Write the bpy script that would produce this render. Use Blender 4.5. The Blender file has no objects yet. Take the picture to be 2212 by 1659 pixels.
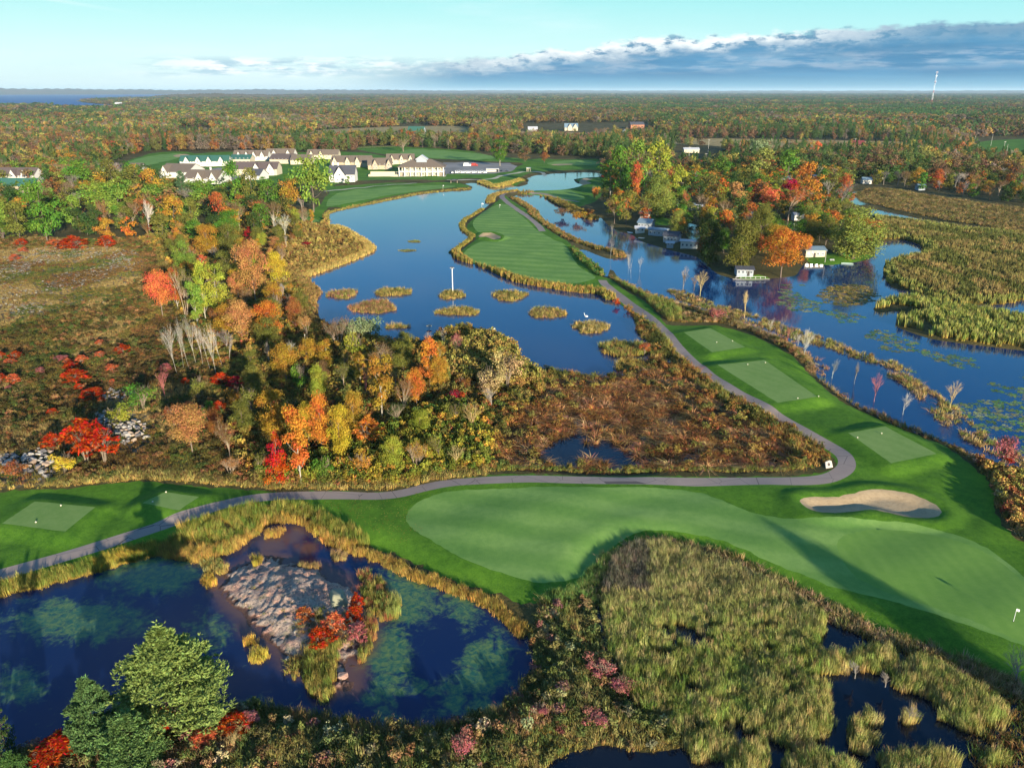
import bpy, math, random, bmesh
import numpy as np
from mathutils import Vector, Matrix
from mathutils.kdtree import KDTree
from mathutils.geometry import delaunay_2d_cdt

# ---------------------------------------------------------------- camera, sky, sun, exposure
S = bpy.context.scene
COL = S.collection
IMW, IMH, FPX, H = 2212.0, 1659.0, 1700.0, 72.0
PITCH = math.radians(20.4)
CP, SP = math.cos(PITCH), math.sin(PITCH)
cam = bpy.data.cameras.new("camera")
camo = bpy.data.objects.new("camera", cam)
COL.objects.link(camo)
camo.location = (0, 0, H)
camo.rotation_euler = (math.pi / 2 - PITCH, 0, 0)
cam.sensor_width = 36
cam.lens = 36 * FPX / IMW
cam.clip_start = 0.5
cam.clip_end = 200000
S.camera = camo

SUN_EL = math.radians(10.5)
SHADOW_AZ = math.radians(-26)           # shadows fall forward and to the left
SHD = Vector((math.sin(SHADOW_AZ), math.cos(SHADOW_AZ), 0))
sun = bpy.data.lights.new("sun", 'SUN')
suno = bpy.data.objects.new("sun", sun)
COL.objects.link(suno)
sun.energy = 5.0
sun.angle = math.radians(0.6)
sun.color = (1.0, 0.89, 0.70)
sdir = Vector((SHD.x * math.cos(SUN_EL), SHD.y * math.cos(SUN_EL), -math.sin(SUN_EL)))
suno.rotation_euler = sdir.to_track_quat('-Z', 'Y').to_euler()

S.view_settings.view_transform = 'Standard'
S.view_settings.look = 'None'
S.view_settings.gamma = 1
S.view_settings.use_curve_mapping = False
S.view_settings.exposure = 1.3
S.cycles.use_denoising = True
S.cycles.max_bounces = 5
S.cycles.diffuse_bounces = 2
S.cycles.glossy_bounces = 2
S.cycles.transmission_bounces = 2
S.cycles.transparent_max_bounces = 4
S.cycles.caustics_reflective = False
S.cycles.caustics_refractive = False

world = bpy.data.worlds.new("World")
S.world = world
world.use_nodes = True

class NT:
    """small node-tree writer"""
    def __init__(s, tree):
        s.t = tree; s.n = tree.nodes; s.l = tree.links
        s.n.clear()
    def node(s, typ, **kw):
        n = s.n.new(typ)
        for k, v in kw.items(): setattr(n, k, v)
        return n
    def inp(s, sock, v):
        if isinstance(v, bpy.types.NodeSocket): s.l.new(v, sock)
        elif v is not None:
            if sock.type == 'RGBA' and not isinstance(v, (int, float)) and len(v) == 3: v = (*v, 1)
            sock.default_value = v
    def math(s, op, a, b=None, c=None, clamp=False):
        n = s.node('ShaderNodeMath', operation=op); n.use_clamp = clamp
        s.inp(n.inputs[0], a)
        if b is not None: s.inp(n.inputs[1], b)
        if c is not None: s.inp(n.inputs[2], c)
        return n.outputs[0]
    def ramp01(s, x, a, b, smooth=True):
        n = s.node('ShaderNodeMapRange'); n.interpolation_type = 'SMOOTHSTEP' if smooth else 'LINEAR'
        n.clamp = True if not smooth else n.clamp
        s.inp(n.inputs[0], x); s.inp(n.inputs[1], a); s.inp(n.inputs[2], b)
        n.inputs[3].default_value = 0; n.inputs[4].default_value = 1
        return n.outputs[0]
    def mix(s, f, a, b, blend='MIX'):
        n = s.node('ShaderNodeMix', data_type='RGBA', blend_type=blend)
        s.inp(n.inputs[0], f); s.inp(n.inputs[6], a); s.inp(n.inputs[7], b)
        return n.outputs[2]
    def noise(s, vec, scale, detail=4, rough=0.55, dist=0.0, color=False):
        n = s.node('ShaderNodeTexNoise')
        if vec is not None: s.inp(n.inputs['Vector'], vec)
        s.inp(n.inputs['Scale'], scale); n.inputs['Detail'].default_value = detail
        n.inputs['Roughness'].default_value = rough; n.inputs['Distortion'].default_value = dist
        return n.outputs['Color' if color else 'Fac']
    def vscale(s, vec, sc):
        n = s.node('ShaderNodeVectorMath', operation='MULTIPLY')
        s.inp(n.inputs[0], vec); n.inputs[1].default_value = sc
        return n.outputs[0]
    def ramp(s, x, stops):
        n = s.node('ShaderNodeValToRGB')
        r = n.color_ramp
        while len(r.elements) < len(stops): r.elements.new(0.5)
        for e, (p, c) in zip(r.elements, stops):
            e.position = p; e.color = (*c, 1) if len(c) == 3 else c
        s.inp(n.inputs[0], x)
        return n.outputs[0]

def build_world():
    w = NT(world.node_tree)
    sky = w.node('ShaderNodeTexSky', sky_type='NISHITA')
    sky.sun_disc = False
    sky.sun_elevation = SUN_EL
    # sun stands opposite to the shadow direction
    sky.sun_rotation = math.atan2(-SHD.x, -SHD.y)
    sky.air_density = 1.0; sky.dust_density = 0.6; sky.ozone_density = 1.5
    geo = w.node('ShaderNodeNewGeometry')
    tc = w.node('ShaderNodeTexCoord')
    sep = w.node('ShaderNodeSeparateXYZ'); w.l.new(tc.outputs['Generated'], sep.inputs[0])
    x, y, z = sep.outputs
    el = w.math('ARCSINE', z)                       # radians
    az = w.math('ARCTAN2', x, y)
    el_deg = w.math('MULTIPLY', el, 57.2958)
    az_deg = w.math('MULTIPLY', az, 57.2958)
    e01 = w.math('DIVIDE', el_deg, 90.0)
    # clear air colour by elevation (teal-tinted, pale at the horizon, blue overhead)
    grad = w.ramp(e01, [(0.0, (0.33, 0.42, 0.45)), (0.030, (0.29, 0.44, 0.445)), (0.070, (0.155, 0.385, 0.395)),
                        (0.13, (0.065, 0.28, 0.52)), (0.3, (0.035, 0.135, 0.33)), (0.7, (0.028, 0.095, 0.23))])
    nis = w.node('ShaderNodeVectorMath', operation='SCALE')
    w.l.new(sky.outputs[0], nis.inputs[0]); nis.inputs['Scale'].default_value = 0.05
    base = w.mix(0.85, nis.outputs[0], grad)
    # the right side is a bit deeper
    rightf = w.ramp01(az_deg, -10, 35)
    base = w.mix(w.math('MULTIPLY', rightf, 0.45), base, w.mix(1.0, base, (0.62, 0.93, 0.98), 'MULTIPLY'))
    # thin veil of cirrus, upper left
    comb = w.node('ShaderNodeCombineXYZ')
    w.l.new(az_deg, comb.inputs[0]); w.l.new(el_deg, comb.inputs[1])
    v = comb.outputs[0]
    cir = w.noise(w.vscale(v, (0.05, 0.35, 1)), 1.0, 5, 0.6)
    cirf = w.math('MULTIPLY', w.ramp01(cir, 0.45, 0.8), w.math('SUBTRACT', 0.55, w.math('MULTIPLY', rightf, 0.4)))
    base = w.mix(cirf, base, (0.36, 0.43, 0.45))
    # --- cloud bank: height of its top as a function of azimuth
    t = w.math('DIVIDE', w.math('ADD', az_deg, 40.0), 80.0)
    topc = w.node('ShaderNodeFloatCurve')
    w.l.new(t, topc.inputs['Value'])
    cv = topc.mapping.curves[0]
    pts = [(0, .10), (.18, .12), (.28, .26), (.36, .30), (.44, .37), (.52, .50), (.60, .63), (.70, .70), (.86, .76), (1, .76)]
    cv.points[0].location = pts[0]; cv.points[1].location = pts[-1]
    for p in pts[1:-1]: cv.points.new(*p)
    topc.mapping.update()
    top_deg = w.math('MULTIPLY', topc.outputs[0], 5.0)
    n1 = w.noise(w.vscale(v, (0.55, 1.3, 1)), 1.0, 6, 0.6)
    n2 = w.noise(w.vscale(v, (0.22, 0.5, 1)), 1.0, 3, 0.5)
    wob = w.math('ADD', w.math('MULTIPLY', w.math('SUBTRACT', n1, 0.5), 1.5), w.math('MULTIPLY', w.math('SUBTRACT', n2, 0.5), 1.0))
    d = w.math('ADD', w.math('SUBTRACT', top_deg, el_deg), wob)      # >0 inside the bank
    bankf = w.ramp01(d, -0.10, 0.30)
    rightb = w.ramp01(az_deg, -14, -2)
    # the bank thins to broken streaks on the left
    streak = w.noise(w.vscale(v, (0.22, 1.9, 1)), 1.0, 6, 0.62)
    el_band = w.math('SUBTRACT', 1.0, w.ramp01(w.math('ABSOLUTE', w.math('SUBTRACT', el_deg, w.math('ADD', 1.25, w.math('MULTIPLY', t, 0.7)))), 0.22, 0.8))
    leftf = w.math('MULTIPLY', w.ramp01(streak, 0.40, 0.54), w.math('MULTIPLY', el_band, w.ramp01(az_deg, -27, -18)))
    leftf = w.math('MULTIPLY', leftf, 0.95)
    few = w.noise(w.vscale(v, (0.30, 1.1, 1)), 1.0, 4, 0.6)
    fewf = w.math('MULTIPLY', w.ramp01(few, 0.63, 0.72), w.math('MULTIPLY', 0.4, w.math('SUBTRACT', 1.0, w.ramp01(w.math('ABSOLUTE', w.math('SUBTRACT', el_deg, 1.8)), 0.2, 0.9))))
    bank = w.math('MULTIPLY', bankf, rightb)
    # colour inside the bank
    puff = w.noise(w.vscale(v, (0.8, 2.0, 1)), 1.0, 5, 0.6)
    lit = w.math('MULTIPLY', w.math('SUBTRACT', 1.0, w.ramp01(d, 0.2, 1.25)), w.ramp01(puff, 0.36, 0.52))
    centre = w.math('SUBTRACT', 1.0, w.ramp01(w.math('ABSOLUTE', w.math('SUBTRACT', az_deg, 9.5)), 5, 18))
    lit = w.math('MULTIPLY', lit, w.math('ADD', 0.12, w.math('MULTIPLY', centre, 0.88)))
    lay = w.noise(w.vscale(v, (0.10, 1.6, 1)), 1.0, 4, 0.6)
    deep = w.mix(w.ramp01(lay, 0.3, 0.7), (0.018, 0.092, 0.185), (0.034, 0.130, 0.235))
    deep = w.mix(w.ramp01(el_deg, 1.3, 0.0), deep, (0.075, 0.195, 0.28))
    up = w.ramp01(d, 1.6, 0.2)
    deep = w.mix(w.math('MULTIPLY', up, 0.55), deep, (0.070, 0.140, 0.20))
    bankcol = w.mix(lit, deep, (0.44, 0.46, 0.46))
    col = w.mix(w.math('MULTIPLY', bank, 0.96), base, bankcol)
    scol = w.mix(w.ramp01(w.noise(w.vscale(v, (0.5, 2.2, 1)), 1.0, 4), 0.42, 0.58), (0.20, 0.29, 0.34), (0.44, 0.46, 0.46))
    inv = w.math('SUBTRACT', 1.0, rightb)
    col = w.mix(w.math('MULTIPLY', leftf, w.math('ADD', 0.25, w.math('MULTIPLY', inv, 0.75))), col, scol)
    col = w.mix(w.math('MULTIPLY', fewf, inv), col, (0.24, 0.31, 0.36))
    # a worn vapour trail, upper left
    ta = w.math('ADD', w.math('MULTIPLY', az_deg, -0.127), 1.43)
    dist = w.math('ABSOLUTE', w.math('SUBTRACT', el_deg, ta))
    trail = w.math('MULTIPLY', w.math('SUBTRACT', 1.0, w.ramp01(dist, 0.02, 0.16)), w.ramp01(az_deg, -22, -31))
    col = w.mix(w.math('MULTIPLY', trail, 0.3), col, (0.44, 0.47, 0.47))
    bg = w.node('ShaderNodeBackground')
    w.l.new(col, bg.inputs[0]); bg.inputs[1].default_value = 1.0
    out = w.node('ShaderNodeOutputWorld'); w.l.new(bg.outputs[0], out.inputs[0])
build_world()

# ---------------------------------------------------------------- helpers
rng = np.random.default_rng(7)
random.seed(7)

def P(u, v, z=0.0):
    """ground point seen at a photograph position"""
    a = (u - IMW / 2) / FPX; b = (v - IMH / 2) / FPX
    f = CP - b * SP; d = SP + b * CP
    t = (H - z) / max(d, 1e-4)
    return (a * t, f * t)
def Parr(uv, z=0.0):
    uv = np.asarray(uv, float)
    a = (uv[:, 0] - IMW / 2) / FPX; b = (uv[:, 1] - IMH / 2) / FPX
    f = CP - b * SP; d = np.maximum(SP + b * CP, 1e-4)
    t = (H - z) / d
    return np.stack([a * t, f * t], 1)
def toD(x, y, z):
    x, y, z = np.asarray(x, float), np.asarray(y, float), np.asarray(z, float)
    f = y * CP + (H - z) * SP; d = (H - z) * CP - y * SP
    return IMW / 2 + FPX * x / f, IMH / 2 + FPX * d / f
def h_from(u, vb, vt):
    """height of a thing whose foot is at vb and top at vt"""
    x, y = P(u, vb); b = (vt - IMH / 2) / FPX
    return H - y * (SP + b * CP) / (CP - b * SP)
def px(u, v):
    """pixels per metre at a foot point"""
    x, y = P(u, v)
    return FPX / (y * CP + H * SP)

def link(o, parent=None):
    COL.objects.link(o)
    if parent is not None: o.parent = parent
    return o
def meshobj(name, verts, faces, mats, parent=None, smooth=False, face_attr=None, mat_idx=None, pt_attr=None):
    me = bpy.data.meshes.new(name)
    me.from_pydata([tuple(map(float, v)) for v in verts] if not isinstance(verts, np.ndarray) else verts.tolist(), [], faces if not isinstance(faces, np.ndarray) else faces.tolist())
    for m in (mats if isinstance(mats, (list, tuple)) else [mats]): me.materials.append(m)
    if mat_idx is not None: me.polygons.foreach_set('material_index', np.asarray(mat_idx, dtype=np.int32))
    if smooth: me.polygons.foreach_set('use_smooth', np.ones(len(me.polygons), bool))
    if face_attr:
        for k, v in face_attr.items():
            a = me.attributes.new(k, 'FLOAT', 'FACE'); a.data.foreach_set('value', np.asarray(v, np.float32))
    if pt_attr:
        for k, v in pt_attr.items():
            a = me.attributes.new(k, 'FLOAT', 'POINT'); a.data.foreach_set('value', np.asarray(v, np.float32))
    me.update()
    if name is None: return me
    o = bpy.data.objects.new(name, me)
    return link(o, parent)
def thing(name, label, cat, loc=(0, 0, 0), rotz=0.0, group=None, scale=None):
    o = bpy.data.objects.new(name, None); o.empty_display_size = 0.3
    COL.objects.link(o)
    o.location = loc; o.rotation_euler = (0, 0, rotz)
    if scale is not None: o.scale = scale
    o['label'] = label; o['category'] = cat
    if group: o['group'] = group
    return o
def part(name, me, parent, loc=(0, 0, 0), rot=(0, 0, 0), scale=(1, 1, 1), color=None):
    o = bpy.data.objects.new(name, me); COL.objects.link(o); o.parent = parent
    o.location = loc; o.rotation_euler = rot; o.scale = scale
    if color is not None: o.color = (*color, 1)
    return o

class MB:
    """mesh collector"""
    def __init__(s): s.v = []; s.f = []; s.m = []
    def add(s, vs, fs, m=0):
        n = len(s.v); s.v += [tuple(p) for p in vs]; s.f += [tuple(i + n for i in f) for f in fs]; s.m += [m] * len(fs)
    def box(s, c, size, rz=0.0, m=0, taper=1.0):
        cx, cy, cz = c; sx, sy, sz = [a / 2 for a in size]; co, si = math.cos(rz), math.sin(rz)
        vs = []
        for k, (zz, tp) in enumerate(((-sz, 1), (sz, taper))):
            for a, b in ((-1, -1), (1, -1), (1, 1), (-1, 1)):
                x, y = a * sx * tp, b * sy * tp
                vs.append((cx + x * co - y * si, cy + x * si + y * co, cz + zz))
        s.add(vs, [(0, 3, 2, 1), (4, 5, 6, 7), (0, 1, 5, 4), (1, 2, 6, 5), (2, 3, 7, 6), (3, 0, 4, 7)], m)
    def tube(s, p, q, r0, r1, n=6, m=0, cap=False):
        p, q = np.array(p, float), np.array(q, float); d = q - p; L = np.linalg.norm(d)
        if L < 1e-6: return
        d /= L; a = np.array((1, 0, 0)) if abs(d[0]) < .8 else np.array((0, 1, 0))
        e = np.cross(d, a); e /= np.linalg.norm(e); g = np.cross(d, e)
        vs = []
        for c, r in ((p, r0), (q, r1)):
            for i in range(n):
                t = 2 * math.pi * i / n
                vs.append(c + r * (math.cos(t) * e + math.sin(t) * g))
        fs = [(i, (i + 1) % n, n + (i + 1) % n, n + i) for i in range(n)]
        if cap: fs.append(tuple(range(n, 2 * n)))
        s.add(vs, fs, m)
    def ball(s, c, r, seg=10, ring=6, m=0, sq=(1, 1, 1)):
        vs = [(c[0], c[1], c[2] + r * sq[2])]
        for i in range(1, ring):
            t = math.pi * i / ring
            for j in range(seg):
                q = 2 * math.pi * j / seg
                vs.append((c[0] + r * sq[0] * math.sin(t) * math.cos(q), c[1] + r * sq[1] * math.sin(t) * math.sin(q), c[2] + r * sq[2] * math.cos(t)))
        vs.append((c[0], c[1], c[2] - r * sq[2]))
        fs = [(0, 1 + j, 1 + (j + 1) % seg) for j in range(seg)]
        for i in range(ring - 2):
            for j in range(seg):
                a = 1 + i * seg + j; b = 1 + i * seg + (j + 1) % seg
                fs.append((a, a + seg, b + seg, b))
        k = 1 + (ring - 2) * seg; L = len(vs) - 1
        fs += [(k + j, L, k + (j + 1) % seg) for j in range(seg)]
        s.add(vs, fs, m)
    def mesh(s, name, mats, smooth=False):
        me = bpy.data.meshes.new(name); me.from_pydata(s.v, [], s.f)
        for m in (mats if isinstance(mats, (list, tuple)) else [mats]): me.materials.append(m)
        me.polygons.foreach_set('material_index', np.array(s.m, np.int32))
        if smooth: me.polygons.foreach_set('use_smooth', np.ones(len(s.f), bool))
        me.update(); return me

# ---------------------------------------------------------------- materials
def newmat(name):
    m = bpy.data.materials.new(name); m.use_nodes = True
    w = NT(m.node_tree)
    out = w.node('ShaderNodeOutputMaterial')
    b = w.node('ShaderNodeBsdfPrincipled'); w.l.new(b.outputs[0], out.inputs[0])
    b.inputs['Roughness'].default_value = 0.85
    b.inputs['Specular IOR Level'].default_value = 0.2
    return m, w, b
def wpos(w):
    g = w.node('ShaderNodeNewGeometry'); return g.outputs['Position']
def plain(name, col, rough=0.7, var=0.25, scale=3.0, spec=0.25, metal=0.0, bump=0.0):
    m, w, b = newmat(name)
    p = w.node('ShaderNodeTexCoord').outputs['Object']
    n = w.noise(p, scale, 4)
    c = w.mix(n, tuple(x * (1 - var) for x in col), tuple(min(1, x * (1 + var)) for x in col))
    w.l.new(c, b.inputs['Base Color'])
    b.inputs['Roughness'].default_value = rough; b.inputs['Specular IOR Level'].default_value = spec
    b.inputs['Metallic'].default_value = metal
    if bump:
        bn = w.node('ShaderNodeBump'); bn.inputs['Strength'].default_value = bump
        w.l.new(n, bn.inputs['Height']); w.l.new(bn.outputs[0], b.inputs['Normal'])
    return m
def groundmat(name, c1, c2, c3=None, s1=0.15, s2=2.5, bump=0.3, bscale=6.0, rough=0.95, speck=None):
    m, w, b = newmat(name)
    p = wpos(w)
    n1 = w.noise(p, s1, 5, 0.6); n2 = w.noise(p, s2, 4, 0.65)
    c = w.mix(w.ramp01(n1, 0.35, 0.65), c1, c2)
    if c3 is not None: c = w.mix(w.ramp01(n2, 0.45, 0.7), c, c3)
    if speck is not None:
        n3 = w.noise(p, 9.0, 2, 0.6); c = w.mix(w.ramp01(n3, 0.66, 0.72), c, speck)
    w.l.new(c, b.inputs['Base Color']); b.inputs['Roughness'].default_value = rough
    b.inputs['Specular IOR Level'].default_value = 0.1
    if bump:
        bn = w.node('ShaderNodeBump'); bn.inputs['Strength'].default_value = bump; bn.inputs['Distance'].default_value = 0.3
        w.l.new(w.noise(p, bscale, 4, 0.7), bn.inputs['Height']); w.l.new(bn.outputs[0], b.inputs['Normal'])
    return m
def lawnmat(name, c1, c2, stripe=0.0, ang=0.0, width=3.0, bump=0.1, fine=8.0, sheen=0.0):
    m, w, b = newmat(name)
    p = wpos(w)
    n1 = w.noise(p, 0.07, 5, 0.6); n2 = w.noise(p, 0.8, 5, 0.7); n3 = w.noise(p, fine, 3, 0.7)
    f = w.math('ADD', w.math('MULTIPLY', w.ramp01(n1, 0.3, 0.7), 0.4), w.math('MULTIPLY', w.ramp01(n2, 0.3, 0.7), 0.35))
    f = w.math('ADD', f, w.math('MULTIPLY', w.ramp01(n3, 0.3, 0.7), 0.25))
    c = w.mix(f, c1, c2)
    if stripe:
        # mown passes: blades bent alternately
        sep = w.node('ShaderNodeSeparateXYZ')
        wob = w.node('ShaderNodeVectorMath', operation='ADD')
        w.l.new(p, wob.inputs[0])
        w.l.new(w.vscale(w.noise(p, 0.05, 2, 0.5, color=True), (3, 3, 0)), wob.inputs[1])
        w.l.new(wob.outputs[0], sep.inputs[0])
        q = w.math('ADD', w.math('MULTIPLY', sep.outputs[0], math.cos(ang)), w.math('MULTIPLY', sep.outputs[1], math.sin(ang)))
        s = w.math('SINE', w.math('MULTIPLY', q, math.pi / width))
        s = w.ramp01(s, -0.9, 0.9)
        big = w.ramp01(w.noise(p, 0.09, 4, 0.7), 0.30, 0.55)
        s = w.math('MULTIPLY', s, w.math('ADD', 0.1, w.math('MULTIPLY', big, 0.9)))
        c = w.mix(w.math('MULTIPLY', s, stripe), c, w.mix(1.0, c, (1.9, 1.5, 1.9), 'MULTIPLY'))
    w.l.new(c, b.inputs['Base Color']); b.inputs['Roughness'].default_value = 0.9
    b.inputs['Specular IOR Level'].default_value = 0.1
    bn = w.node('ShaderNodeBump'); bn.inputs['Strength'].default_value = bump; bn.inputs['Distance'].default_value = 0.15
    w.l.new(n3, bn.inputs['Height']); w.l.new(bn.outputs[0], b.inputs['Normal'])
    return m

M = {}
M['wild'] = groundmat('wild_ground', (0.060, 0.052, 0.018), (0.125, 0.095, 0.032), (0.035, 0.040, 0.014), 0.05, 1.2, 0.8, 2.5)
M['scrub'] = groundmat('stony_ground', (0.11, 0.085, 0.045), (0.19, 0.16, 0.11), (0.07, 0.06, 0.028), 0.12, 0.9, 0.8, 2.0, speck=(0.34, 0.31, 0.26))
M['field'] = groundmat('dry_field', (0.30, 0.22, 0.09), (0.38, 0.28, 0.12), (0.16, 0.13, 0.05), 0.01, 0.1, 0.2, 0.5)
M['rough'] = lawnmat('rough_grass', (0.022, 0.080, 0.006), (0.115, 0.240, 0.018), bump=0.5, fine=3.5, stripe=0.10, ang=1.25, width=4)
M['fairway'] = lawnmat('fairway_grass', (0.085, 0.190, 0.036), (0.165, 0.285, 0.060), stripe=0.42, ang=1.28, width=4.2, bump=0.05)
M['green'] = lawnmat('green_grass', (0.105, 0.215, 0.036), (0.160, 0.280, 0.050), stripe=0.10, width=1.2, bump=0.03)
M['tee'] = lawnmat('tee_grass', (0.120, 0.215, 0.045), (0.200, 0.285, 0.080), stripe=0.08, ang=0.6, width=1.6, bump=0.04)
M['sand'] = groundmat('bunker_sand', (0.36, 0.255, 0.145), (0.41, 0.30, 0.175), (0.33, 0.235, 0.13), 0.2, 1.5, 0.25, 2.2)
M['paved'] = groundmat('parking_asphalt', (0.20, 0.185, 0.17), (0.28, 0.26, 0.24), None, 0.03, 1, 0.05, 5)
M['bog'] = groundmat('bog_ground', (0.045, 0.025, 0.010), (0.09, 0.045, 0.015), (0.02, 0.018, 0.010), 0.15, 1.5, 0.8, 2)
def pathmat():
    m, w, b = newmat('path_asphalt'); p = wpos(w)
    n1 = w.noise(p, 0.25, 5, 0.6); n2 = w.noise(p, 14, 3, 0.7)
    c = w.mix(n1, (0.22, 0.17, 0.145), (0.31, 0.245, 0.21)); c = w.mix(w.math('MULTIPLY', w.ramp01(n2, 0.5, 0.75), 0.4), c, (0.30, 0.27, 0.26))
    # thin cracks
    vo = w.node('ShaderNodeTexVoronoi', feature='DISTANCE_TO_EDGE'); w.l.new(w.vscale(p, (1, 1, 0)), vo.inputs['Vector']); vo.inputs['Scale'].default_value = 0.16
    cr = w.math('SUBTRACT', 1.0, w.ramp01(vo.outputs['Distance'], 0.002, 0.008))
    c = w.mix(w.math('MULTIPLY', cr, 0.7), c, (0.03, 0.028, 0.028))
    w.l.new(c, b.inputs['Base Color']); b.inputs['Roughness'].default_value = 0.9
    return m
M['path'] = pathmat()
M['dirtpath'] = groundmat('gravel_path', (0.36, 0.32, 0.24), (0.44, 0.40, 0.30), None, 0.3, 2, 0.1, 5)

def watermat(name, deep, algae=False):
    m, w, b = newmat(name); p = wpos(w)
    c = deep
    b.inputs['Roughness'].default_value = 0.045; b.inputs['IOR'].default_value = 1.33
    b.inputs['Specular IOR Level'].default_value = 0.5
    if algae:
        sh = w.node('ShaderNodeAttribute', attribute_name='shallow').outputs['Fac']
        al = w.node('ShaderNodeAttribute', attribute_name='algae').outputs['Fac']
        wisp = w.noise(p, 0.30, 7, 0.68, 1.2)
        cl = w.noise(p, 1.1, 5, 0.7, 0.6)
        a = w.math('ADD', al, w.math('MULTIPLY', w.math('SUBTRACT', wisp, 0.5), 1.9))
        a = w.math('ADD', a, w.math('MULTIPLY', w.math('SUBTRACT', cl, 0.5), 0.5))
        f = w.ramp01(a, 0.20, 0.72)
        acol = w.mix(w.ramp01(cl, 0.35, 0.7), (0.022, 0.105, 0.062), (0.150, 0.220, 0.050))
        c = w.mix(w.math('MULTIPLY', f, 0.85), c, acol)
        s = w.math('ADD', sh, w.math('MULTIPLY', w.math('SUBTRACT', w.noise(p, 0.5, 4), 0.5), 0.5))
        c = w.mix(w.math('MULTIPLY', w.ramp01(s, 0.3, 1.0), 0.85), c, (0.13, 0.065, 0.045))
    if isinstance(c, tuple): b.inputs['Base Color'].default_value = (*c, 1)
    else: w.l.new(c, b.inputs['Base Color'])
    bn = w.node('ShaderNodeBump'); bn.inputs['Strength'].default_value = 0.10; bn.inputs['Distance'].default_value = 0.10
    rip = w.noise(w.vscale(p, (0.5, 1.0, 1.0)), 1.6, 3, 0.5)
    w.l.new(rip, bn.inputs['Height']); w.l.new(bn.outputs[0], b.inputs['Normal'])
    return m
M['lake'] = watermat('lake_water', (0.004, 0.027, 0.100))
M['pond'] = watermat('pond_water', (0.004, 0.014, 0.060), True)
M['bay'] = watermat('bay_water', (0.010, 0.075, 0.24)); M['bay'].node_tree.nodes['Principled BSDF'].inputs['Roughness'].default_value = .5; M['bay'].node_tree.nodes['Principled BSDF'].inputs['Specular IOR Level'].default_value = .15
M['marshwater'] = watermat('marsh_water', (0.002, 0.005, 0.014))
# ---------------------------------------------------------------- the lie of the land (outlines traced on the ground plane)
WAT = {}
WAT['lake_main'] = [(705,462),(740,452),(800,440),(850,430),(900,420),(960,413),(1012,410),(1020,404),(1005,397),(1035,396),(1052,402),(1064,406),(1085,404),(1102,400),(1118,404),(1140,398),(1136,388),(1160,379),(1206,375),(1260,373),(1298,375),(1298,382),(1268,384),(1240,388),(1250,396),(1258,401),(1225,409),(1180,413),(1120,414),(1090,418),(1068,426),(1072,432),(1062,438),(1044,453),(1024,466),(1008,475),(1000,488),(1006,500),(1022,510),(1016,520),(998,533),(978,547),(985,558),(1005,566),(1030,573),(1062,586),(1092,600),(1120,610),(1160,618),(1205,626),(1250,632),(1292,636),(1312,645),(1345,662),(1370,688),(1376,718),(1392,733),(1408,752),(1404,775),(1385,795),(1340,812),(1290,818),(1240,807),(1200,803),(1160,803),(1138,792),(1122,768),(1105,748),(1062,727),(1005,713),(955,717),(905,742),(862,747),(822,737),(782,722),(742,714),(700,705),(680,690),(673,660),(684,632),(664,610),(650,597),(682,586),(722,571),(762,556),(791,541),(782,526),(742,501),(716,490),(704,476)]
WAT['lake_right'] = [(1108,428),(1122,421),(1150,421),(1178,427),(1200,441),(1225,452),(1250,466),(1276,476),(1296,470),(1313,486),(1337,500),(1364,507),(1384,521),(1415,531),(1449,541),(1500,554),(1520,566),(1550,592),(1588,603),(1630,606),(1668,602),(1716,596),(1730,580),(1743,570),(1787,573),(1830,569),(1870,562),(1890,552),(1893,526),(1920,522),(1955,520),(1985,530),(1994,541),(1985,551),(1949,558),(1914,570),(1908,587),(1917,609),(1932,624),(1979,631),(2029,649),(2070,655),(2143,660),(2212,650),(2330,640),(2330,668),(2212,688),(2160,680),(2110,672),(2060,664),(2029,658),(1990,650),(1960,645),(1913,652),(1886,668),(1900,676),(1935,672),(1950,676),(1940,690),(1936,704),(1960,716),(2010,732),(2060,740),(2110,746),(2212,758),(2400,775),(2400,1110),(2212,1022),(2160,1012),(2118,992),(2080,972),(2042,955),(2001,944),(1930,917),(1886,895),(1838,872),(1819,857),(1790,835),(1764,812),(1756,776),(1708,740),(1655,718),(1601,698),(1560,684),(1510,668),(1470,655),(1440,648),(1400,636),(1370,622),(1340,606),(1325,585),(1318,583),(1312,598),(1303,596),(1300,585),(1275,562),(1245,540),(1262,540),(1292,552),(1318,560),(1340,556),(1330,546),(1290,537),(1245,522),(1215,508),(1190,492),(1160,470),(1150,455),(1128,440)]
WAT['pond_near'] = [(-260,1350),(-120,1320),(0,1288),(60,1276),(150,1250),(250,1217),(350,1192),(400,1195),(445,1203),(470,1186),(500,1190),(520,1175),(560,1155),(578,1130),(610,1128),(640,1130),(680,1150),(710,1172),(760,1185),(800,1196),(850,1215),(900,1240),(960,1258),(1010,1278),(1060,1298),(1105,1335),(1138,1370),(1152,1420),(1140,1470),(1120,1500),(1080,1528),(1050,1542),(1000,1558),(900,1573),(800,1566),(740,1556),(680,1547),(600,1537),(540,1522),(450,1545),(330,1580),(200,1590),(90,1600),(0,1640),(-200,1720),(-700,1760)]
WAT['marsh'] = [(1302,1212),(1330,1195),(1372,1175),(1430,1172),(1480,1182),(1560,1215),(1650,1252),(1740,1300),(1800,1325),(1870,1360),(1960,1392),(2060,1432),(2130,1474),(2230,1510),(2420,1580),(2500,1850),(1180,1850),(1170,1690),(1200,1640),(1300,1610),(1400,1625),(1520,1600),(1500,1560),(1420,1540),(1350,1510),(1330,1440),(1305,1400),(1290,1330),(1283,1280),(1290,1230)]
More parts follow.
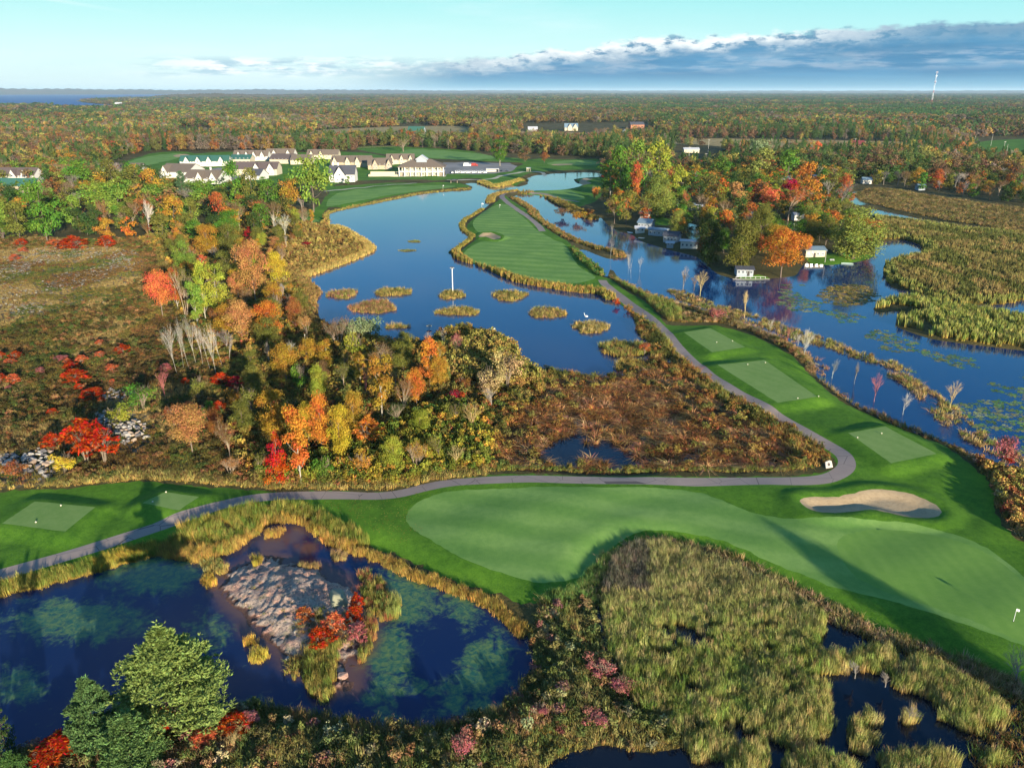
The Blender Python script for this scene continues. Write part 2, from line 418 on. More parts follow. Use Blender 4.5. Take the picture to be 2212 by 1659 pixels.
WAT['bog_pool_a'] = [(1180,965),(1210,947),(1240,940),(1225,915),(1235,900),(1252,905),(1262,930),(1285,958),(1310,945),(1335,968),(1370,955),(1400,962),(1395,978),(1425,985),(1440,1000),(1410,1008),(1380,1014),(1330,1017),(1250,1013),(1195,1005),(1165,990)]
for k_, q_ in enumerate([[(1290,925),(1318,915),(1338,928),(1318,940),(1298,937)],[(1085,985),(1118,978),(1135,992),(1105,1002)],[(1462,985),(1500,978),(1520,992),(1490,1004),(1465,1000)],[(1640,992),(1668,988),(1682,1000),(1655,1006)],[(1375,950),(1400,942),(1418,952),(1395,960)],[(1155,935),(1178,928),(1190,940),(1168,948)],[(1425,905),(1450,900),(1462,910),(1438,916)]]): WAT['bog_pool_s%d' % k_] = q_
WAT['bog_pool_b'] = [(1545,997),(1570,990),(1592,1000),(1580,1010),(1550,1009)]
WAT['bog_pool_c'] = [(1440,770),(1452,778),(1448,790),(1436,782)]
WAT['slough'] = [(1884,453),(1912,457),(1962,468),(2014,478),(2056,485),(2100,492),(2095,498),(2047,491),(1980,482),(1899,472),(1884,464)]
WAT['backwater'] = [(1832,418),(1856,414),(1890,420),(1915,432),(1880,440),(1850,444),(1832,436)]
WAT['canal'] = [(1480,483),(1508,487),(1513,512),(1498,522),(1482,508)]
WAT['canal_shade'] = [(1660,478),(1700,474),(1728,486),(1730,505),(1690,512),(1662,500)]  # no channel here: dark water laid in for the misty shade between trees
WAT['bay'] = [(-900,204.0),(0,204.2),(200,205.5),(420,206.5),(540,208),(530,210.5),(420,210),(330,210),(250,214),(190,217),(178,221),(200,224),(262,229),(276,232),(235,235),(150,234),(60,229),(0,231),(-900,236)]
WAT['bay'] = [(-900,201.0),(0,201.2),(300,201.2),(560,202),(660,203.5),(600,208),(520,212),(420,213.5),(330,213.5),(250,215),(190,218),(178,221),(200,224),(262,229),(285,233),(235,236),(150,235),(60,231),(0,232),(-900,238)]
WAT['bay_inlet'] = [(-400,238),(0,238),(70,237.5),(90,239.5),(60,242),(0,243),(-400,246)]

ZONE = []   # (class, outline)   later ones lie on top
def Z(c, pts, sm=True): ZONE.append((c, pts, sm))
Z('field', [(640,290),(700,281),(780,277),(860,274),(990,273),(1020,280),(1015,300),(960,304),(870,301),(760,303),(700,302),(645,298)])
Z('field', [(1090,288),(1180,284),(1290,290),(1330,296),(1250,299),(1150,296)])
Z('field', [(1500,262),(1620,260),(1700,263),(1600,266)])
Z('field', [(380,262),(470,260),(520,263),(440,267)])
Z('rough', [(1000,255),(1090,254),(1120,257),(1040,259)])
Z('field', [(1940,272),(2060,270),(2120,274),(2010,277)])
Z('field', [(1385,298),(1480,299),(1560,300),(1700,302),(1850,305),(1980,308),(2000,322),(1900,328),(1760,330),(1640,326),(1560,318),(1480,312),(1380,308)])
Z('scrub', [(-100,560),(0,545),(80,535),(200,532),(290,545),(320,570),(300,600),(230,640),(150,665),(60,690),(-100,700)])
Z('scrub', [(200,900),(240,850),(290,850),(320,900),(330,960),(290,980),(240,960)])
Z('scrub', [(-60,985),(20,985),(100,980),(135,1010),(120,1045),(40,1058),(-60,1060)])
Z('bog', [(1120,905),(1180,840),(1280,818),(1400,815),(1480,838),(1560,890),(1640,945),(1700,985),(1740,1005),(1700,1018),(1500,1020),(1300,1022),(1120,1018),(1060,1000),(1080,950)])
# mown grass
Z('rough', [(-300,1110),(0,1068),(60,1061),(150,1053),(260,1044),(330,1040),(400,1047),(470,1056),(560,1062),(700,1063),(860,1058),(980,1035),(1060,1028),(1150,1026),(1500,1030),(1700,1030),(1770,1024),(1797,1012),(1800,992),(1765,957),(1655,893),(1560,843),(1500,793),(1450,737),(1400,695),(1352,660),(1318,636),(1308,640),(1296,634),(1250,629),(1205,622),(1160,613),(1120,604),(1092,593),(1062,580),(1030,567),(1005,559),(990,552),(1002,536),(1020,523),(1028,512),(1012,500),(1008,488),(1016,478),(1030,468),(1050,454),(1066,441),(1080,430),(1092,424),(1115,440),(1140,455),(1165,478),(1185,497),(1210,513),(1232,526),(1240,545),(1268,566),(1296,588),(1304,600),(1318,602),(1350,628),(1395,655),(1430,690),(1446,704),(1500,705),(1553,706),(1620,724),(1700,764),(1760,814),(1830,868),(1920,905),(2020,950),(2100,1008),(2145,1058),(2150,1108),(2180,1148),(2230,1178),(2500,1260),(2800,1700),(2400,1545),(2215,1470),(2120,1425),(2000,1380),(1900,1350),(1830,1312),(1760,1278),(1680,1238),(1600,1202),(1540,1177),(1480,1162),(1420,1155),(1370,1160),(1330,1180),(1304,1200),(1290,1235),(1262,1275),(1210,1300),(1140,1300),(1090,1280),(1040,1265),(960,1238),(880,1200),(800,1172),(740,1140),(700,1112),(650,1095),(600,1088),(540,1100),(460,1122),(400,1148),(300,1184),(180,1222),(60,1256),(0,1272),(-300,1350)])
Z('rough', [(640,480),(672,484),(694,486),(702,478),(697,462),(702,455),(715,448),(745,447),(800,434),(850,424),(905,414),(960,408),(1006,405),(1014,402),(1000,397),(960,394),(900,397),(860,392),(960,389),(1035,386),(1060,396),(1080,400),(1100,397),(1115,400),(1130,392),(1125,384),(1150,374),(1206,369),(1260,367),(1298,369),(1310,360),(1295,345),(1200,345),(1060,333),(1000,325),(880,318),(800,316),(770,322),(830,334),(960,345),(1120,352),(1120,360),(1080,372),(960,377),(820,376),(740,385),(700,395),(690,405),(712,415),(700,430),(690,445),(650,462)])
Z('rough', [(1126,417),(1180,411),(1240,404),(1262,401),(1256,396),(1244,388),(1270,386),(1300,384),(1300,420),(1285,436),(1250,448),(1232,452),(1205,440),(1180,425),(1150,419)])
Z('rough', [(248,364),(255,355),(300,340),(340,330),(395,328),(420,333),(440,350),(430,400),(340,400),(330,368),(275,366)])
Z('rough', [(1590,604),(1600,596),(1640,594),(1668,598),(1666,603),(1625,606)])
Z('rough', [(1740,560),(1760,550),(1830,548),(1888,548),(1868,560),(1825,567),(1785,571)])
Z('rough', [(1395,462),(1420,468),(1450,474),(1452,486),(1425,488),(1398,480)])
Z('rough', [(2110,310),(2160,303),(2300,300),(2300,345),(2210,345),(2140,335),(2112,322)])
Z('rough', [(395,285),(430,283),(445,292),(420,297),(398,292)])
Z('rough', [(330,352),(400,335),(520,328),(640,330),(720,328),(800,332),(850,345),(862,372),(800,392),(715,400),(640,392),(560,402),(440,405),(350,400),(325,378)])
Z('wild', [(985,333),(1030,331),(1090,333),(1160,340),(1150,345),(1090,341),(1000,340)])
Z('wild', [(720,402),(760,392),(840,389),(930,389),(925,393),(840,395),(770,400)])
# fairways, greens
Z('fairway', [(878,1112),(893,1090),(925,1075),(975,1064),(1050,1057),(1200,1053),(1350,1053),(1450,1056),(1515,1064),(1560,1082),(1620,1106),(1680,1120),(1760,1127),(1850,1124),(1960,1132),(2060,1156),(2130,1186),(2180,1220),(2225,1256),(2420,1345),(2650,1520),(2400,1470),(2215,1398),(2150,1375),(2080,1350),(2000,1320),(1900,1292),(1800,1267),(1700,1227),(1620,1192),(1560,1167),(1480,1147),(1420,1140),(1370,1147),(1330,1167),(1290,1207),(1250,1242),(1200,1257),(1150,1257),(1080,1237),(1000,1207),(930,1167),(890,1140)])
Z('green', [(1812,1168),(1870,1145),(1950,1143),(2045,1164),(2120,1192),(2175,1228),(2215,1262),(2330,1340),(2300,1400),(2200,1385),(2120,1352),(2010,1310),(1910,1276),(1850,1245),(1818,1205)])
Z('fairway', [(1052,452),(1085,441),(1108,452),(1132,472),(1160,497),(1190,515),(1222,531),(1233,550),(1252,577),(1286,598),(1278,606),(1232,613),(1180,609),(1122,596),(1062,579),(1015,563),(1002,550),(1014,536),(1040,523),(1075,522),(1090,514),(1072,504),(1038,503),(1024,492),(1022,480),(1034,466)])
Z('fairway', [(706,446),(712,430),(738,416),(800,408),(900,402),(955,401),(985,404),(930,410),(850,421),(780,434),(730,444)])
Z('fairway', [(868,327),(900,323),(1000,329),(1060,337),(1060,344),(1000,345),(920,341),(870,334)])
Z('fairway', [(1185,352),(1230,347),(1290,349),(1290,356),(1230,358),(1190,357)])
Z('fairway', [(1140,418),(1180,413),(1225,411),(1250,420),(1262,430),(1225,432),(1180,424)])
Z('fairway', [(268,357),(300,343),(345,335),(388,332),(385,342),(345,352),(300,362)])
Z('fairway', [(655,474),(676,472),(692,479),(668,482)])
# tees
TEES = [[(5,1130),(75,1083),(206,1095),(140,1148)], [(308,1086),(357,1062),(430,1073),(386,1102)], [(1477,718),(1535,709),(1610,750),(1538,761)], [(1550,788),(1652,778),(1766,857),(1680,870)], [(1832,935),(1912,921),(2024,980),(1925,1000)], [(575,478),(592,468),(625,472),(612,482)]]
for t in TEES: Z('tee', t, False)
SANDS = [[(1727,1090),(1735,1080),(1760,1076),(1800,1076),(1845,1069),(1880,1062),(1930,1063),(1985,1075),(2022,1092),(2034,1107),(2018,1120),(1970,1120),(1920,1111),(1880,1104),(1840,1109),(1790,1115),(1752,1109)],
         [(1034,510),(1044,505),(1062,505),(1076,511),(1082,516),(1066,519),(1050,513),(1038,514)],
         [(1252,390),(1268,386),(1280,389),(1266,393),(1278,397),(1256,400)],
         [(1190,357),(1210,355),(1240,356),(1210,359)], [(375,337),(398,334),(410,337),(385,341)]]
for s in SANDS: Z('sand', s)
Z('paved', [(938,360),(958,352),(1000,351),(1100,353),(1118,360),(1105,371),(1050,377),(960,376),(940,370)], False)
Z('paved', [(2120,345),(2160,335),(2320,338),(2320,352),(2212,352),(2150,350)])
Z('paved', [(425,373),(470,363),(520,365),(530,378),(500,392),(450,388)], False)
def ribbon(pts, w):
    """a path of constant width (metres) along a traced line"""
    q = Parr(pts, 1.0); q = catmull(q, False, 1.2)
    d = np.gradient(q, axis=0); d /= np.linalg.norm(d, axis=1)[:, None]
    n = np.stack([-d[:, 1], d[:, 0]], 1)
    ww = w if np.ndim(w) == 0 else np.interp(np.linspace(0, 1, len(q)), np.linspace(0, 1, len(w)), w)[:, None]
    return np.concatenate([q + n * ww / 2, (q - n * ww / 2)[::-1]])
def catmull(q, closed=True, step=None):
    n = len(q); out = []
    for i in range(n if closed else n - 1):
        p0, p1, p2, p3 = (q[(i + k) % n] if closed else q[min(max(i + k, 0), n - 1)] for k in (-1, 0, 1, 2))
        L = np.linalg.norm(p2 - p1); r = np.linalg.norm((p1 + p2) / 2)
        s = step if step else max(0.8, r * 0.008)
        k = int(max(1, min(40, round(L / s))))
        t = np.arange(k)[:, None] / k
        # centripetal-ish: limit tangents so short sides do not overshoot
        m1 = (p2 - p0) / 2; m2 = (p3 - p1) / 2
        for m in (m1, m2):
            ml = np.linalg.norm(m)
            if ml > L: m *= L / ml
        h = (2 * t**3 - 3 * t**2 + 1) * p1 + (t**3 - 2 * t**2 + t) * m1 + (-2 * t**3 + 3 * t**2) * p2 + (t**3 - t**2) * m2
        out.append(h)
    if not closed: out.append(q[-1:])
    return np.concatenate(out)
def straight(q, step):
    out = []
    n = len(q)
    for i in range(n):
        a, b = q[i], q[(i + 1) % n]; k = max(1, int(np.linalg.norm(b - a) / step))
        out.append(a + (b - a) * (np.arange(k)[:, None] / k))
    return np.concatenate(out)
PATH_MAIN = [(-260,1300),(-120,1272),(0,1241),(100,1213),(200,1183),(300,1152),(400,1121),(470,1097),(540,1080),(600,1073),(700,1071),(800,1070),(860,1065),(920,1054),(980,1044),(1050,1038),(1150,1036),(1300,1038),(1450,1040),(1600,1041),(1720,1040),(1780,1036),(1813,1024),(1829,1006),(1822,984),(1790,961),(1740,934),(1690,905),(1640,877),(1580,844),(1530,810),(1480,766),(1440,722),(1405,687),(1368,660),(1330,633),(1308,616),(1301,606)]
PATHS = [('path', PATH_MAIN, [3.0, 3.0, 3.0, 3.0, 3.4, 3.4, 3.2, 3.2, 3.2, 3.4]),
         ('path', [(1172,500),(1163,488),(1140,468),(1115,452),(1094,436),(1084,424),(1094,417),(1120,415.5),(1150,416.5),(1180,420),(1210,431),(1250,436)], 3.6),
         ('dirtpath', [(700,413),(760,408),(850,399),(900,396.5)], 3.5),
         ('dirtpath', [(965,389.5),(1030,389),(1065,386),(1085,380),(1120,374),(1140,371.5),(1165,372),(1192,380)], 4.5),
         ('paved', [(385,290),(402,283),(420,290),(445,299)], 9.0)]

def pip(pts, poly):
    x, y = pts[:, 0], pts[:, 1]
    r = np.zeros(len(pts), bool)
    lo, hi = poly.min(0), poly.max(0)
    m = (x >= lo[0]) & (x <= hi[0]) & (y >= lo[1]) & (y <= hi[1])
    idx = np.nonzero(m)[0]
    if not len(idx): return r
    xs, ys = x[idx], y[idx]; ins = np.zeros(len(idx), bool)
    a = poly; b = np.roll(poly, -1, 0)
    for (x1, y1), (x2, y2) in zip(a, b):
        if y1 == y2: continue
        c = ((y1 > ys) != (y2 > ys))
        ins ^= c & (xs < (x2 - x1) * (ys - y1) / (y2 - y1) + x1)
    r[idx] = ins
    return r

REG = []      # (class, name, world outline)
for c, pts, sm in ZONE:
    q = Parr(pts, 2.0 if c == 'tee' else 1.0)
    q = catmull(q) if sm else straight(q, 1.5)
    REG.append((c, c, q + rng.normal(0, {'tee': .04, 'rough': .28, 'wild': .3, 'field': 2.0, 'scrub': 1.2, 'bog': .5}.get(c, .10), q.shape)))
for c, pts, w_ in PATHS: REG.append((c, c, ribbon(pts, w_)))
WREG = {}
for k, pts in WAT.items():
    WREG[k] = catmull(Parr(pts)); REG.append(('water', k, WREG[k]))
# cart path and causeway stay above the water outlines
REG = [r for r in REG if r[0] not in ('path',)] + [r for r in REG if r[0] == 'path']

def classify(pts):
    """class name and water name of each ground point"""
    cls = np.full(len(pts), 'wild', dtype='<U9'); wn = np.full(len(pts), '', dtype='<U12')
    for c, nme, poly in REG:
        m = pip(pts, poly)
        cls[m] = c; wn[m] = nme if c == 'water' else ''
    return cls, wn

# height of the land
_shore = np.concatenate([WREG[k] for k in WREG if not k.startswith('bay')])
kd_shore = KDTree(len(_shore))
for i, p in enumerate(_shore): kd_shore.insert((p[0], p[1], 0), i)
kd_shore.balance()
def segdist(pts, poly):
    a = poly; b = np.roll(poly, -1, 0); best = np.full(len(pts), 1e9)
    for p, q in zip(a, b):
        d = q - p; L = max(d @ d, 1e-9); t = np.clip(((pts - p) @ d) / L, 0, 1)
        best = np.minimum(best, np.linalg.norm(pts - (p + t[:, None] * d), axis=1))
    return best
teeW = [Parr(t, 2.0) for t in TEES]
sandW = [catmull(Parr(s, 1.0)) for s in SANDS]
MOUNDS = [(P(1500, 745), 0), ]
def und(x, y):
    return (0.22 * np.sin(x * .13 + 1.1 + .6 * np.sin(y * .07)) * np.sin(y * .11 + .4) + 0.14 * np.sin(x * .31 + y * .17 + 2.) + 0.10 * np.sin(y * .37 - x * .21))
def sst(t): t = np.clip(t, 0, 1); return t * t * (3 - 2 * t)
def height(pts, wmask=None):
    pts = np.asarray(pts, float); r = np.linalg.norm(pts, axis=1)
    z = np.full(len(pts), 1.1)
    near = np.nonzero(r < 1300)[0]
    ds = np.array([kd_shore.find((pts[i, 0], pts[i, 1], 0))[2] for i in near])
    zz = 1.1 * sst(ds / 6.0) + und(pts[near, 0], pts[near, 1]) * sst((ds - 3) / 12)
    z[near] = zz
    for t in teeW:
        c = t.mean(0); m = np.nonzero(np.linalg.norm(pts - c, axis=1) < 45)[0]
        if not len(m): continue
        d = segdist(pts[m], t); ins = pip(pts[m], t); d[ins] = 0
        f = sst(1 - d / 5.0); z[m] = z[m] * (1 - f) + f * 2.0
    for s in sandW:
        c = s.mean(0); m = np.nonzero(np.linalg.norm(pts - c, axis=1) < 40)[0]
        if not len(m): continue
        d = segdist(pts[m], s); ins = pip(pts[m], s)
        e = pts[m] - c
        lip = 0.55 * sst(1 - np.abs(d - 1.5) / 3.5)
        hgt = np.where(ins, -0.80 * sst(d / 3.0) + 0.30, lip)
        z[m] += hgt
    # the long bank below the tees, facing away from the sun
    if wmask is not None: z[wmask] = 0
    return z

# triangulate
def build_ground():
    V, E = [], []
    def addloop(q, closed=True):
        n0 = len(V)
        V.extend([(float(a), float(b)) for a, b in q]); n = len(q)
        for i in range(n if closed else n - 1): E.append((n0 + i, n0 + (i + 1) % n))
    for c, nme, poly in REG: addloop(poly)
    # rings round tees and bunkers so that slopes have points to bend at
    for t in teeW + sandW:
        c = t.mean(0); big = np.abs(t - c).max()
        if np.linalg.norm(c) > 420: continue
        g = np.arange(-big - 7, big + 7, 0.8); gx, gy = np.meshgrid(g, g)
        q = np.stack([gx.ravel() + c[0], gy.ravel() + c[1]], 1) + rng.normal(0, .12, (gx.size, 2))
        d = segdist(q, t); q = q[(d < 6.5) & (d > 0.35)]
        V.extend(map(tuple, q.tolist()))
    r = 36.0
    while r < 60000:
        st = max(2.0, r * 0.017); n = int(math.radians(100) * r / st)
        th = np.linspace(-math.radians(50), math.radians(50), n) + rng.uniform(-.5, .5, n) * st / r * .5
        rr = r + rng.uniform(-.3, .3, n) * st
        V.extend(np.stack([rr * np.sin(th), rr * np.cos(th)], 1).tolist())
        r += st
    # the near pond needs points of its own for its weed beds
    pw = WREG['pond_near']; lo, hi = pw.min(0), pw.max(0)
    gx, gy = np.meshgrid(np.arange(max(lo[0], -90), hi[0], 1.0), np.arange(lo[1], hi[1], 1.0))
    q = np.stack([gx.ravel(), gy.ravel()], 1) + rng.normal(0, .1, (gx.size, 2))
    q = q[pip(q, pw)]; V.extend(q.tolist())
    for a in np.linspace(0, 2 * math.pi, 40, endpoint=False):
        V.append((70000 * math.sin(a), 70000 * math.cos(a)))
    for k in range(12): V.append((-3000 + 500 * k, -400.0))
    res = delaunay_2d_cdt([Vector(v[:2]) for v in V], E, [], 0, 1e-3, False)
    vs = np.array([(v.x, v.y) for v in res[0]]); tri = np.array([f for f in res[2] if len(f) == 3], int)
    cen = vs[tri].mean(1)
    cls, wn = classify(cen)
    # vertices that touch water lie at the water level
    wv = np.zeros(len(vs), bool); wv[np.unique(tri[cls == 'water'])] = True
    z = height(vs)
    z[wv] = 0.0
    # the shore of land seen above the far bay
    v3 = np.column_stack([vs, z])
    def sub(name, mask, mat, kind='structure', attrs=None, smooth=True):
        t = tri[mask]
        if not len(t): return
        u, inv = np.unique(t, return_inverse=True)
        pa = {k: f(vs[u]) for k, f in attrs.items()} if attrs else None
        o = meshobj(name, v3[u], inv.reshape(-1, 3), mat, smooth=smooth, pt_attr=pa)
        o['kind'] = kind
        return o
    names = {'wild': 'ground', 'scrub': 'stony_ground', 'field': 'dry_field', 'rough': 'rough_lawn', 'fairway': 'fairway', 'green': 'putting_green', 'tee': 'tee_ground', 'sand': 'bunker_sand', 'paved': 'parking_lot', 'bog': 'bog_ground', 'path': 'cart_path', 'dirtpath': 'gravel_path'}
    for c, nm in names.items(): sub(nm, cls == c, M[c])
    for k in WREG:
        m = wn == k
        if k == 'pond_near': sub('pond_water', m, M['pond'], attrs={'shallow': shallow_f, 'algae': algae_f})
        elif k in ('marsh',) or k.startswith('bog') or k.startswith('canal') or k == 'backwater': sub('marsh_water', m, M['marshwater'])
        elif k.startswith('bay'): sub('bay_water', m, M['bay'])
        else: sub('lake_water', m, M['lake'])

ROCK_D = [(568,1200),(605,1203),(653,1218),(697,1226),(732,1245),(760,1268),(773,1290),(778,1330),(800,1360),(795,1400),(775,1425),(768,1460),(766,1485),(757,1492),(735,1492),(716,1484),(712,1430),(690,1440),(665,1450),(640,1440),(618,1420),(598,1400),(575,1385),(552,1370),(538,1355),(530,1335),(520,1320),(500,1310),(492,1300),(478,1285),(470,1270),(490,1255),(480,1245),(500,1230),(540,1215),(560,1205)]
ROCK = catmull(Parr(ROCK_D), True, 0.8)
ROCKC = ROCK.mean(0)
def shallow_f(p):
    d = segdist(p, ROCK); d[pip(p, ROCK)] = 0
    s = np.clip(1 - d / 4.0, 0, 1)
    for (u, v, ru) in ((590,1175,14),(625,1160,12),(560,1200,10),(640,1150,9),(660,1185,8)):
        q = np.array(P(u, v)); s = np.maximum(s, 1.15 - np.linalg.norm(p - q, axis=1) / (ru * .45))
    return np.clip(s, 0, 1)
ALG = [((170,1340),(150,45),.75),((330,1245),(110,42),.75),((40,1480),(70,40),.65),((450,1365),(60,45),.45),((380,1215),(60,18),.55),((870,1290),(75,60),.8),((960,1330),(80,50),.75),((840,1420),(60,70),.8),((1000,1300),(70,30),.7),((1040,1440),(75,60),.75),((950,1500),(90,45),.6),((1030,1530),(70,25),.7),((840,1510),(60,40),.6),((540,1515),(35,12),.6),((1090,1400),(50,50),.5)]
def algae_f(p):
    u, v = toD(p[:, 0], p[:, 1], np.zeros(len(p))); s = np.zeros(len(p))
    for (c, r, a) in ALG:
        e = np.sqrt(((u - c[0]) / r[0]) ** 2 + ((v - c[1]) / r[1]) ** 2)
        s = np.maximum(s, a * np.clip(1.5 - e, 0, 1))
    # deep middle
    for (c, r) in (((955,1390),(60,95)), ((1130,1440),(30,50)), ((900,1520),(60,22))):
        e = np.sqrt(((u - c[0]) / r[0]) ** 2 + ((v - c[1]) / r[1]) ** 2)
        s *= np.clip(e - 0.25, 0, 1)
    return s
build_ground()
# ---------------------------------------------------------------- plants
def leafmat(name, inst, rough=0.75, trans=0.25, base_gold=0.0, gain=1.0):
    m = bpy.data.materials.new(name); m.use_nodes = True
    w = NT(m.node_tree); out = w.node('ShaderNodeOutputMaterial')
    if inst: c = w.node('ShaderNodeAttribute', attribute_type='INSTANCER', attribute_name='col').outputs['Color']
    else: c = w.node('ShaderNodeObjectInfo').outputs['Color']
    tone = w.node('ShaderNodeAttribute', attribute_name='tone').outputs['Fac']
    hue = w.node('ShaderNodeAttribute', attribute_name='hue').outputs['Fac']
    hs = w.node('ShaderNodeHueSaturation')
    w.l.new(c, hs.inputs['Color'])
    w.l.new(w.math('ADD', 0.5, w.math('MULTIPLY', w.math('SUBTRACT', hue, 0.5), 0.07)), hs.inputs['Hue'])
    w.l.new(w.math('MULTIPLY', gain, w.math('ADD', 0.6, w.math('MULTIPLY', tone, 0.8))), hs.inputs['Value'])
    cc = hs.outputs[0]
    if base_gold:
        hg = w.node('ShaderNodeAttribute', attribute_name='hgt').outputs['Fac']
        f = w.math('MULTIPLY', w.ramp01(hg, 0.45, 0.0), base_gold)
        cc = w.mix(f, cc, w.mix(0.65, cc, (0.42, 0.24, 0.05)))
    d = w.node('ShaderNodeBsdfDiffuse'); w.l.new(cc, d.inputs[0])
    t = w.node('ShaderNodeBsdfTranslucent'); w.l.new(w.mix(1.0, cc, (1.2, 1.1, 0.6), 'MULTIPLY'), t.inputs[0])
    mx = w.node('ShaderNodeMixShader'); mx.inputs[0].default_value = trans
    w.l.new(d.outputs[0], mx.inputs[1]); w.l.new(t.outputs[0], mx.inputs[2]); w.l.new(mx.outputs[0], out.inputs[0])
    return m
LEAF_O = leafmat('foliage', False); LEAF_I = leafmat('foliage_mass', True)
REED_I = leafmat('reed_blades_mass', True, trans=0.2, base_gold=1.0); REED_O = leafmat('reed_blades', False, trans=0.2, base_gold=1.0)
BARK_O = leafmat('bark', False, trans=0.0); BARK_I = leafmat('bark_mass', True, trans=0.0)
BARK_DARK = plain('dark_bark', (0.10, 0.075, 0.055), 0.9); BARK_PALE = plain('pale_bark', (0.42, 0.38, 0.30), 0.85)

def quads_from(C, N, L, Wd, R, up=None, tri=False):
    """leaf sprays: centre C, normal N, half length L, half width Wd"""
    n = len(C)
    N = N / np.maximum(np.linalg.norm(N, axis=1), 1e-6)[:, None]
    A = R.normal(0, 1, (n, 3)) if up is None else up + R.normal(0, .15, (n, 3))
    T = A - (A * N).sum(1)[:, None] * N; T /= np.maximum(np.linalg.norm(T, axis=1), 1e-6)[:, None]
    B = np.cross(N, T)
    L = np.broadcast_to(np.asarray(L, float), (n,))[:, None]; Wd = np.broadcast_to(np.asarray(Wd, float), (n,))[:, None]
    V = np.stack([C - T * L, C + B * Wd - T * L * .1, C + T * L, C - B * Wd + T * L * .15], 1).reshape(-1, 3)
    F = np.arange(4 * n).reshape(n, 4)
    return V, F
class Fol:
    def __init__(s): s.V = []; s.F = []; s.t = []; s.h = []; s.n = 0; s.hg = []
    def add(s, V, F, tone, hue):
        s.V.append(V); s.F.append(F + s.n); s.n += len(V); s.t.append(tone); s.h.append(hue)
    def mesh(s, name, mat, hgt=False):
        V = np.concatenate(s.V); F = np.concatenate(s.F)
        me = bpy.data.meshes.new(name)
        k = F.shape[1]
        me.vertices.add(len(V)); me.vertices.foreach_set('co', V.astype(np.float32).ravel())
        me.loops.add(F.size); me.loops.foreach_set('vertex_index', F.astype(np.int32).ravel())
        me.polygons.add(len(F)); me.polygons.foreach_set('loop_start', np.arange(0, F.size, k, dtype=np.int32))
        try: me.polygons.foreach_set('loop_total', np.full(len(F), k, np.int32))
        except Exception: pass
        me.update(calc_edges=True); me.materials.append(mat)
        for nm, a in (('tone', s.t), ('hue', s.h)):
            at = me.attributes.new(nm, 'FLOAT', 'FACE'); at.data.foreach_set('value', np.concatenate(a).astype(np.float32))
        if hgt:
            z = V[:, 2]; at = me.attributes.new('hgt', 'FLOAT', 'POINT'); at.data.foreach_set('value', ((z - z.min()) / max(z.max() - z.min(), 1e-6)).astype(np.float32))
        return me
def blobs_crown(seed, n, leaf, z0=.28, shape='round', nb=26, rad=.5, droop=0.0, mat=None, name='crown', clump=.17):
    """crown of a tree of height 1: leaf sprays gathered in clumps on an uneven envelope"""
    R = np.random.default_rng(seed); f = Fol()
    cz, rz = (z0 + 1) / 2, (1 - z0) / 2
    cs = []
    for i in range(nb):
        # points over the envelope, a few inside
        t = R.uniform(-1, 1); a = i * 2.39996 + R.uniform(-.4, .4)
        if shape == 'round': prof = math.sqrt(max(0, 1 - t * t)) ** .8
        elif shape == 'oval': prof = math.sqrt(max(0, 1 - t * t))
        elif shape == 'cone': prof = (1 - (t + 1) / 2) ** .75 * 1.05 + .03
        elif shape == 'vase': prof = math.sqrt(max(0, 1 - (t * .9) ** 2)) * (0.72 + .35 * (t + 1) / 2)
        else: prof = math.sqrt(max(0, 1 - t * t))
        r = rad * prof * (R.uniform(.45, .95) if i % 4 else R.uniform(0, .45))
        cs.append((r * math.cos(a), r * math.sin(a), cz + rz * t * .88, clump * R.uniform(.7, 1.35) * (1.0 if shape != 'cone' else .55 + .6 * prof)))
    cs = np.array(cs); wt = cs[:, 3] ** 2; wt /= wt.sum()
    k = R.choice(len(cs), n, p=wt)
    D = R.normal(0, 1, (n, 3)); D /= np.linalg.norm(D, axis=1)[:, None]
    D[:, 2] = np.where(D[:, 2] < -.3, -D[:, 2], D[:, 2])
    rr = cs[k, 3] * (R.uniform(.45, 1.08, n))
    C = cs[k, :3] + D * rr[:, None] * np.array([1.0, 1.0, .82])
    if droop: C[:, 2] -= droop * R.uniform(0, 1, n) ** 2
    N = D + R.normal(0, .55, (n, 3)); N[:, 2] += .25
    V, F = quads_from(C, N, leaf * R.uniform(.7, 1.3, n), leaf * R.uniform(.45, .8, n), R)
    ct = R.uniform(.25, .75, len(cs)); ch = R.uniform(.15, .85, len(cs))
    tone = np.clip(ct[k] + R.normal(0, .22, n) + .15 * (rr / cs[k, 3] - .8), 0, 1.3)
    f.add(V, F, tone, np.clip(ch[k] + R.normal(0, .15, n), 0, 1))
    return f.mesh(name, mat or LEAF_O), cs
def trunk_mesh(seed, cs, z0=.28, r=.018, mat=None, name='trunk', nl=12, lean=.03):
    R = np.random.default_rng(seed); b = MB(); mat = mat or BARK_O
    pts = [np.array((R.normal(0, lean) * t, R.normal(0, lean) * t, t * .86)) for t in (0, .2, .4, .6, .8, 1.0)]
    pts[0] = np.array((0, 0, -.03))
    for i in range(5): b.tube(pts[i], pts[i + 1], r * (1 - i * .17), r * (1 - (i + 1) * .17), 6)
    order = R.permutation(len(cs))[:nl]
    for k in order:
        c = cs[k, :3]; zt = max(z0 * .55, c[2] - R.uniform(.12, .25)); t = zt / .86 * 5; i = int(min(4, t)); q = pts[i] + (pts[i + 1] - pts[i]) * (t - i)
        m = (q + c) / 2 + np.array((0, 0, -.02)); b.tube(q, m, r * .42, r * .26, 4); b.tube(m, c, r * .26, r * .08, 4)
    me = b.mesh(name, mat)
    for nm in ('tone', 'hue'):
        a = me.attributes.new(nm, 'FLOAT', 'FACE'); a.data.foreach_set('value', R.uniform(.3, .7, len(me.polygons)).astype(np.float32))
    return me
